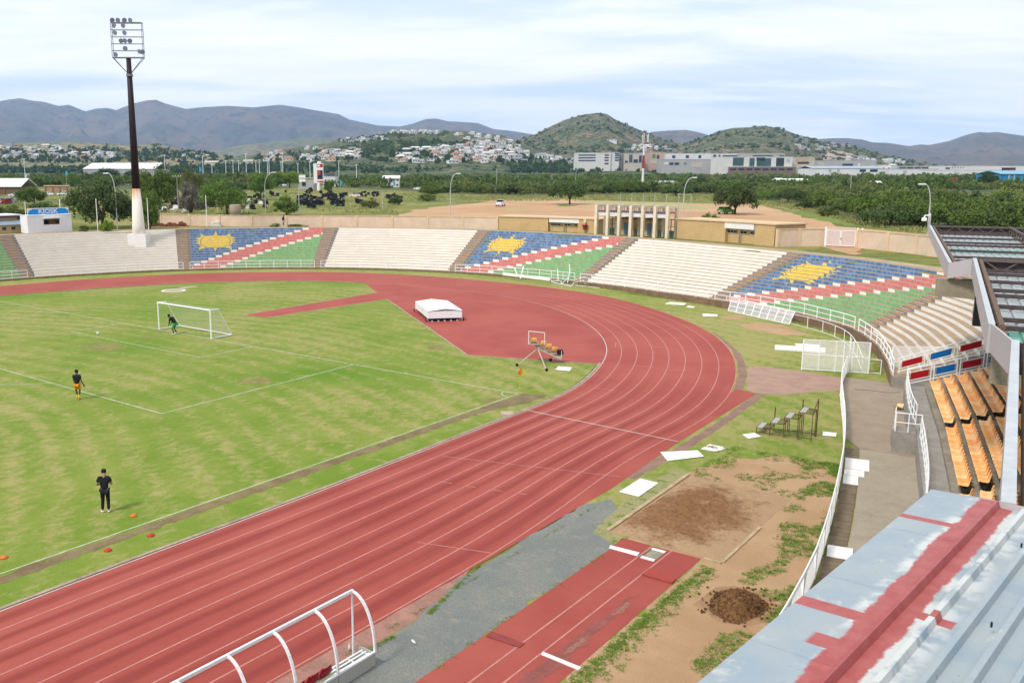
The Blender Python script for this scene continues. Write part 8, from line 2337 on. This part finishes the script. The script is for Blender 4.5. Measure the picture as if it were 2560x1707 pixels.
for k, (x, yb_, yt_) in enumerate(((412, 413, 389), (507, 414, 391), (531, 449, 413), (565, 430, 402), (583, 427, 402), (597, 430, 403), (617, 459, 385), (640, 418, 402), (649, 430, 400), (707, 422, 384), (669, 428, 402), (673, 430, 399), (703, 425, 404), (745, 430, 410), (775, 425, 405), (847, 425, 403), (891, 427, 412), (63, 440, 398))):
    c = G(x, min(yb_ + 20, 462), PLAIN); c = AT(x, yb_, 760); z1 = zfor(c, yt_) - PLAIN
    o = empty('floodlight_pole', (c.x, c.y, PLAIN), 0, 'slender white floodlight pole of the sports fields far behind', 'pole', 'slender poles of the far sports fields')
    m1 = MB(); m1.tube((0, 0, 0), (0, 0, z1), .32, .18, 6); m1.build('shaft', WHITEM, o)
    m1 = MB(); m1.bar(BV * -1.2 + Vector((0, 0, z1)), BV * 1.2 + Vector((0, 0, z1)), .3); m1.build('lamp_bar', WHITEM, o)
for (x, y, lab) in ((653 / 1, 0, ''),): pass
for (x, yb_, yt_, lab) in ((851, 472, 451, 'blue lamp-post banner right of the billboard'), (983.5, 472, 453, 'blue lamp-post banner below the white sloping-roofed building'), (165, 440, 427, 'blue lamp-post banner among the trees on the far left'), (499, 424, 417, 'small blue banner left of the sports field masts')):
    c = AT(x, yb_, 480); z0, z1 = zfor(c, yb_) - PLAIN, zfor(c, yt_) - PLAIN
    o = empty('banner_post', (c.x, c.y, PLAIN), math.atan2(BV.y, BV.x), lab, 'banner', 'blue banners on lamp posts')
    m1 = MB(); m1.tube((0, 0, 0), (0, 0, z1), .1, .08, 6); m1.build('post', GALV, o)
    m1 = MB(); m1.box((.55, 0, z1 - 1.4), (.95, .06, 2.2)); m1.build('banner_cloth', MAT('banner_blue', (.02, .33, .55), .7, .1, .5), o)
# ================================================================ hills, the town on them, haze
def hill_mat(name, base, bush, bare, bs=.02, cover=.5, ds=.004):
    t = NT(name)
    p = t.pos()
    n1 = t.noise(ds, 6, .62, p); n2 = t.noise(bs, 4, .7, p); n3 = t.noise(bs * 3.3, 3, .6, p)
    c = t.mix(t.rng(n1, .40, .60), base, bare)
    b = t.rng(t.math('ADD', t.math('MULTIPLY', n2, .55), t.math('MULTIPLY', n3, .45)), cover, cover + .08)
    c = t.mix(b, c, bush)
    t.bump(t.math('ADD', n2, t.math('MULTIPLY', n3, .6)), .9, 6)
    return t.done(c, .97)
def hill(name, pts, D, foot, m, rough=1.0, back=1.25, nx=90, nt=16, sharp=1.25, zfoot=PLAIN - 6):
    """ridge: silhouette pixels at D metres, sloping to a foot nearer to the camera and away behind"""
    xs = [q[0] for q in pts]; ys = [q[1] for q in pts]
    mb = MB(); rows = []
    prof = [(foot + (1 - foot) * (i / nt), (i / nt) ** sharp) for i in range(nt + 1)] + [(1 + (back - 1) * (i / 6), 1 - (i / 6)) for i in range(1, 7)]
    for j, (f, h) in enumerate(prof):
        for i in range(nx + 1):
            x = lerp(xs[0], xs[-1], i / nx); y = float(np.interp(x, xs, ys))
            crest = AT(x, y, D); zc = max(crest.z, zfoot + 1)
            b = CAM + ray(x, 428) * (D * f); z = lerp(zfoot, zc, h)
            q = Vector((b.x, b.y, 0)) * (7.0 / D)
            mid = h * (1 - h) * 4
            z += (zc - zfoot) * rough * mid * (.16 * noise.noise(q * 1.3 + Vector((3, 1, 0))) - .22 * abs(noise.noise(q * 3.1)) + .10 * noise.noise(q * 7) + .05 * noise.noise(q * 15))
            mb.v.append((b.x, b.y, z))
    W = nx + 1
    for j in range(len(prof) - 1):
        for i in range(nx):
            a = j * W + i; mb.f.append((a, a + 1, a + W + 1, a + W)); mb.mi.append(0)
    o = mb.build(name, m, None, True); tag(o, kind='structure')
    return o, BVHTree.FromPolygons([Vector(v) for v in mb.v], mb.f)
H_FAR = hill_mat('far_mountain', (.092, .085, .075), (.055, .065, .046), (.14, .105, .085), .006, .50, .0011)
H_MID = hill_mat('mid_hill', (.15, .15, .085), (.07, .09, .04), (.20, .16, .11), .012, .46, .002)
H_NEAR = hill_mat('near_hill', (.135, .135, .062), (.05, .068, .028), (.24, .165, .10), .034, .44, .006)
H_TOWN = hill_mat('town_hill', (.11, .125, .052), (.05, .07, .028), (.20, .165, .09), .034, .42, .006)
H_DRY = hill_mat('dry_hill', (.20, .18, .09), (.085, .105, .045), (.30, .22, .13), .03, .47, .006)
hill('mountain', [(-500, 300), (-300, 280), (-120, 268), (0, 259), (35, 252), (64, 248.5), (96, 255), (121, 257), (159, 267.6), (185, 264.7), (223, 281), (249, 274), (277, 272), (300, 277.5), (341, 262), (376, 254), (399, 252), (424, 262), (472, 275), (510, 270.8), (574, 267), (640, 270.8), (704, 264.4), (745, 270), (831, 284.5), (850, 287.7), (876, 301), (946, 315), (1000, 318), (1035, 310), (1064, 299.5), (1090, 298), (1118, 304.6), (1192, 309), (1233, 324), (1280, 329), (1350, 340), (1420, 352), (1500, 372)], 9500, .55, H_FAR, nx=240, nt=30, rough=1.0)
hill('mountain', [(1560, 400), (1600, 342), (1624, 331), (1669, 327.6), (1710, 326), (1739, 331), (1766, 339), (1830, 360), (1900, 395)], 6500, .6, H_FAR, nx=70, rough=.8)
hill('mountain', [(1900, 372), (1990, 352), (2067, 346.7), (2111, 346), (2150, 350), (2175, 357), (2213, 358), (2268, 366), (2293, 362), (2319, 363), (2366, 353), (2405, 339), (2437, 331), (2462, 333), (2481, 331), (2560, 342), (2700, 352), (2900, 372)], 6800, .5, H_FAR, nx=150, nt=26, rough=1.0)
hill('spur', [(380, 400), (430, 384), (520, 377), (580, 368), (640, 359.5), (704, 353), (767.6, 345), (818, 346.7), (844, 353), (900, 366), (980, 380)], 5200, .6, H_MID, nx=90, rough=.9)
_, BV_C = hill('cone_hill', [(1180, 392), (1230, 372), (1280, 352), (1337, 337), (1360, 324), (1407, 302), (1452, 288.7), (1490, 284), (1513, 287), (1535, 301), (1592, 325), (1647, 345), (1688, 358), (1726, 366), (1790, 378), (1850, 398)], 2900, .55, H_NEAR, nx=130, nt=24, rough=.75, sharp=1.15)
_, BV_R = hill('right_hill', [(1640, 380), (1700, 362), (1758, 343), (1790, 329), (1828, 321), (1867, 319.6), (1902, 315.4), (1926, 319.6), (1955, 326), (1990, 338.7), (2057, 353), (2118, 362.6), (2175, 378.6), (2239, 394.5), (2319, 410), (2398, 420), (2460, 428)], 2500, .55, H_NEAR, nx=130, nt=24, rough=.7, sharp=1.1)
_, BV_T = hill('town_hill', [(560, 402), (640, 387), (700, 376), (760, 368), (812, 359), (850, 350), (927, 343), (972, 335), (1023, 331), (1093, 331), (1150, 328), (1201, 334), (1252, 339), (1280, 350), (1340, 374), (1400, 389), (1480, 402), (1560, 412)], 2050, .55, H_TOWN, nx=120, nt=24, rough=.35, sharp=1.0)
_, BV_L = hill('dry_hill', [(-400, 372), (-100, 362), (0, 360), (60, 358), (127, 357), (178, 354.7), (287, 361), (319, 364), (398, 362.6), (424, 366), (462, 375), (523, 383), (590, 394), (660, 408)], 2300, .6, H_DRY, nx=90, nt=20, rough=.35, sharp=1.0)
_, BV_P = hill('terrace_rise', [(-300, 424), (300, 421), (700, 414), (1000, 410), (1300, 408), (1500, 409), (1800, 412), (2100, 414), (2400, 421), (2800, 426)], 1500, .72, H_TOWN, nx=90, nt=10, rough=.25, sharp=1.0)
# cut bank of pinkish rock below the right-hand houses
P = [(2036, 402), (2060, 392), (2078, 375), (2120, 381), (2148, 392), (2130, 398), (2080, 404)]
mb = MB(); Q = []
for q in P:
    h_ = BV_R.ray_cast(CAM, ray(*q).normalized())
    Q.append((h_[0] if h_[0] else AT(q[0], q[1], 2200)) - ray(*q).normalized() * 14)
mb.face([tuple(v) for v in Q]); mb.face([tuple(v + ray(2080, 390).normalized() * 60 - Vector((0, 0, 20))) for v in reversed(Q)])
for a, b in zip(range(len(Q)), list(range(1, len(Q))) + [0]): mb.face([Q[a], Q[b], Q[b] + ray(2080, 390).normalized() * 60 - Vector((0, 0, 20)), Q[a] + ray(2080, 390).normalized() * 60 - Vector((0, 0, 20))])
tag(mb.build('rock_cutting', MAT('pink_rock', (.38, .28, .23), .95, .3, .05, bump=.5)), kind='structure')
# ---- houses
HW = [MAT('house_white', (.66, .64, .61), .75, .08, .1), MAT('house_cream', (.56, .47, .34), .8, .1, .1), MAT('house_sand', (.46, .36, .25), .8, .1, .1), MAT('house_grey', (.44, .44, .45), .75, .1, .1)]
HRF = [MAT('roof_white', (.62, .62, .61), .7, .08, .1), MAT('roof_grey', (.25, .26, .29), .7, .12, .1), MAT('roof_terracotta', (.34, .16, .10), .8, .15, .1), MAT('roof_slate', (.11, .12, .15), .7, .15, .1)]
def house_proto(w, d, h, wm, rm, gable, storeys):
    o = empty('house', (0, 0, 0))
    m1 = MB(); m1.box((0, 0, h / 2 - 3), (w, d, h + 6)); m1.build('wall', wm, o)
    if storeys > 1: m1 = MB(); m1.box((w * .18, 0, h + 1.4), (w * .6, d * .8, 2.8)); m1.build('upper_wall', wm, o); top = h + 2.8
    if gable:
        m1 = MB(); e = .5; z = h + .01
        m1.v += [(-w / 2 - e, -d / 2 - e, z), (w / 2 + e, -d / 2 - e, z), (w / 2 + e, d / 2 + e, z), (-w / 2 - e, d / 2 + e, z), (-w / 2 + d * .25, 0, z + d * .22), (w / 2 - d * .25, 0, z + d * .22)]
        for f in ((0, 1, 5, 4), (1, 2, 5), (2, 3, 4, 5), (3, 0, 4), (3, 2, 1, 0)): m1.f.append(f); m1.mi.append(0)
        m1.build('roof', rm, o)
    else:
        m1 = MB(); m1.box((0, 0, h + .2), (w + .8, d + .8, .4)); m1.build('roof', rm, o)
        if storeys > 1: m1 = MB(); m1.box((w * .18, 0, h + 3.0), (w * .6 + .8, d * .8 + .8, .35)); m1.build('roof', rm, o)
    n = 3
    for k in range(n):
        m1 = MB(); x = lerp(-w * .36, w * .36, k / (n - 1)); m1.box((x, -d / 2 - .03, h * .52), (w * .15, .2, h * .36)); m1.build('window', GLASS if k != 1 else WB, o)
    return o
PROTO = []
for k in range(10):
    wm = HW[(0, 0, 1, 0, 2, 1, 3, 0, 1, 0)[k]]; rm = HRF[(0, 1, 2, 0, 1, 0, 3, 1, 2, 0)[k]]
    PROTO.append(house_proto(R_.uniform(11, 17), R_.uniform(8, 11), R_.uniform(3.4, 5.2), wm, rm, k in (1, 2, 4, 8, 5), 2 if k in (0, 3, 6, 9) else 1))
used_p = set()
def put_house(bvh, x, y, k, label, group, s=1.0):
    hit = bvh.ray_cast(CAM, ray(x, y).normalized())
    p = hit[0] if hit[0] is not None else None
    if p is None: return
    if k in used_p: o = copy_tree(PROTO[k])
    else: o = PROTO[k]; used_p.add(k)
    o.location = p; o.rotation_euler = (0, 0, math.atan2(BV.y, BV.x) + R_.uniform(-.5, .5)); o.scale = (s, s, s)
    tag(o, label, 'house', group)
def scatter(bvh, n, xr_, yf, kinds, label, group, s=(.8, 1.15), mind=7):
    done = []; tries = 0
    while len(done) < n and tries < n * 40:
        tries += 1
        x = R_.uniform(*xr_); y0, y1 = yf(x)
        if y1 <= y0: continue
        y = R_.uniform(y0, y1)
        if any(abs(x - a) < mind and abs(y - b) < mind * .42 for a, b in done): continue
        done.append((x, y))
        kk = R_.choice(kinds)
        put_house(bvh, x, y, kk, label[kk % len(label)] if isinstance(label, list) else label, group, R_.uniform(*s))
kname = ['white flat-roofed house', 'white grey-roofed house', 'cream terracotta-roofed house', 'white two-storey house', 'sandy grey-roofed house', 'cream white-roofed house', 'grey slate-roofed house', 'white grey-roofed bungalow', 'cream terracotta-roofed bungalow', 'white villa']
def lab(s): return [k + ' ' + s for k in kname]
ALLK = [0, 0, 1, 3, 3, 4, 5, 7, 9, 9, 2, 8]
scatter(BV_L, 56, (-20, 288), lambda x: (tb([(-20, 366), (120, 362), (200, 374), (288, 386)], x), tb([(-20, 396), (288, 398)], x)), ALLK + [6], lab('in the left-hand suburb below the mountains'), 'houses of the left-hand suburb')
scatter(BV_L, 8, (440, 520), lambda x: (388, 394), [0, 1, 5], lab('in the row by the sandy cutting'), 'houses by the sandy cutting', (.5, .7), 5)
scatter(BV_T, 46, (650, 900), lambda x: (tb([(650, 386), (760, 372), (900, 374)], x), 403), ALLK + [2, 8, 4], lab('at the left foot of the town hill'), 'houses at the left foot of the town hill')
scatter(BV_T, 14, (850, 965), lambda x: (tb([(850, 352), (965, 344)], x), tb([(850, 358), (965, 350)], x)), [0, 3, 9, 6, 7], lab('on the left shoulder of the town hill'), 'houses on the shoulder of the town hill', (.8, 1.0), 8)
scatter(BV_T, 9, (972, 1095), lambda x: (333.5, 335.5), [0, 3, 9], lab('along the crest of the town hill'), 'houses along the crest', (1.0, 1.3), 12)
scatter(BV_T, 34, (1000, 1150), lambda x: (tb([(1000, 382), (1100, 368), (1150, 362)], x), 408), ALLK + [5, 5], lab('low on the middle of the town hill'), 'houses low on the town hill')
scatter(BV_T, 84, (1140, 1300), lambda x: (tb([(1140, 334), (1200, 336), (1255, 344), (1300, 372)], x), 406), ALLK, lab('crowding the right flank of the town hill'), 'houses on the right flank of the town hill')
scatter(BV_T, 12, (1300, 1440), lambda x: (tb([(1300, 384), (1440, 402)], x), 412), [0, 1, 7, 6], lab('below the cone hill, left of the office block'), 'houses below the cone hill', (.9, 1.4))
scatter(BV_C, 16, (1560, 1715), lambda x: (tb([(1560, 372), (1620, 362), (1715, 372)], x), 380), ALLK, lab('on the saddle behind the telecom mast'), 'houses behind the offices', (1.0, 1.3), 8)
scatter(BV_R, 22, (1990, 2120), lambda x: (tb([(1990, 345), (2040, 350), (2120, 366)], x), tb([(1990, 376), (2060, 374), (2120, 369)], x)), [6, 6, 6, 7], lab('on the slope of the right-hand hill'), 'dark houses on the right-hand hill', (.7, .9), 9)
scatter(BV_R, 20, (2050, 2270), lambda x: (tb([(2050, 399), (2150, 396), (2270, 404)], x), tb([(2050, 404), (2270, 410)], x)), ALLK, lab('behind the warehouses on the right'), 'houses behind the warehouses', (.8, 1.0), 6)
put_house(BV_C, 1529, 354, 7, 'lone long white building on the flank of the cone hill', None, 1.5)
for k in range(10):
    if k not in used_p:
        for ch in list(PROTO[k].children): bpy.data.objects.remove(ch)
        bpy.data.objects.remove(PROTO[k])
# trees between the houses
Vs = []
pr_ = [lod(46, .26, 8, False) for _ in range(4)]
for (bvh, n, x0, x1, y0, y1, h0, h1) in ((BV_L, 50, -20, 300, 366, 398, 5, 9), (BV_T, 70, 640, 1000, 378, 406, 6, 10), (BV_T, 90, 1000, 1320, 356, 408, 6, 10), (BV_T, 40, 1300, 1500, 392, 414, 6, 10), (BV_C, 22, 1550, 1730, 366, 382, 7, 11), (BV_R, 26, 1990, 2130, 348, 378, 4, 7), (BV_R, 34, 2040, 2420, 395, 422, 5, 9), (BV_P, 700, -20, 700, 406, 434, 6, 10), (BV_P, 420, 700, 1450, 408, 434, 6, 10), (BV_P, 120, 1450, 2560, 418, 432, 5, 8), (BV_L, 420, -20, 660, 374, 408, 5, 10)):
    for j in range(n):
        x, y = R_.uniform(x0, x1), R_.uniform(y0, y1)
        hit = bvh.ray_cast(CAM, ray(x, y).normalized())
        if hit[0] is None: continue
        p = hit[0]; V = pr_[j % 4]; r = R_.uniform(.5, .9) * h1 * .8; h_ = R_.uniform(h0, h1)
        Vs.append(np.stack([V[:, 0] * r + p.x, V[:, 1] * r + p.y, V[:, 2] * h_ + p.z - .5], 1))
o = bpy.data.objects.new('town_trees', quads_mesh('town_trees', np.concatenate(Vs), LEAF['blue'])); COL.objects.link(o)
tag(o, 'dark garden trees scattered between the houses of the town', 'trees', kind='stuff')
# bushes that speckle the nearer hills
Vs = []
pr_ = [lod(14, .5, 4, False) for _ in range(4)]
for (bvh, n, x0, x1, y0, y1) in ((BV_C, 1900, 1200, 1840, 284, 400), (BV_R, 1700, 1660, 2420, 316, 416), (BV_T, 800, 840, 1120, 332, 385), (BV_L, 200, 180, 640, 356, 400)):
    for j in range(n):
        x, y = R_.uniform(x0, x1), R_.uniform(y0, y1)
        hit = bvh.ray_cast(CAM, ray(x, y).normalized())
        if hit[0] is None: continue
        p = hit[0]
        if noise.noise(p * .006) + .6 * noise.noise(p * .02) < -.05: continue
        V = pr_[j % 4]; r = R_.uniform(1.8, 5.5)
        Vs.append(np.stack([V[:, 0] * r + p.x, V[:, 1] * r + p.y, V[:, 2] * r * 1.1 + p.z - .5], 1))
o = bpy.data.objects.new('hill_scrub', quads_mesh('hill_scrub', np.concatenate(Vs), LEAF['dark'])); COL.objects.link(o)
tag(o, 'dark thorn bushes speckling the nearer hills', 'scrub', kind='stuff')
# ---- haze
m1 = MB(); m1.box((0, 0, 400), (25000, 25000, 803))
hz = NT('haze_air'); hz.N.remove(hz.b)
pv_ = hz.new('ShaderNodeVolumePrincipled')
pv_.inputs['Color'].default_value = (.40, .62, 1.0, 1)
pv_.inputs['Density'].default_value = .52 / 9500
pv_.inputs['Anisotropy'].default_value = .2
hz.link(pv_.outputs[0], hz.N['Material Output'].inputs['Volume'])
o = m1.build('haze', hz.m); tag(o, kind='stuff')
# ---------------------------------------------------------------- things that look alike are told apart by their order
def px_x(o):
    v = o.location - CAM
    return v.dot(_r) / max(1e-6, v.dot(_d))
same = {}
for o in SC.objects:
    if o.parent is None and o.get('label') and o.get('category'): same.setdefault(o['label'], []).append(o)
for lab_, L in same.items():
    if len(L) > 1 and L[0].name.split('.')[0] != 'stadium_seat':
        L.sort(key=px_x)
        for i, o in enumerate(L): o['label'] = '%s, %s from left' % (lab_, ordn(i + 1))
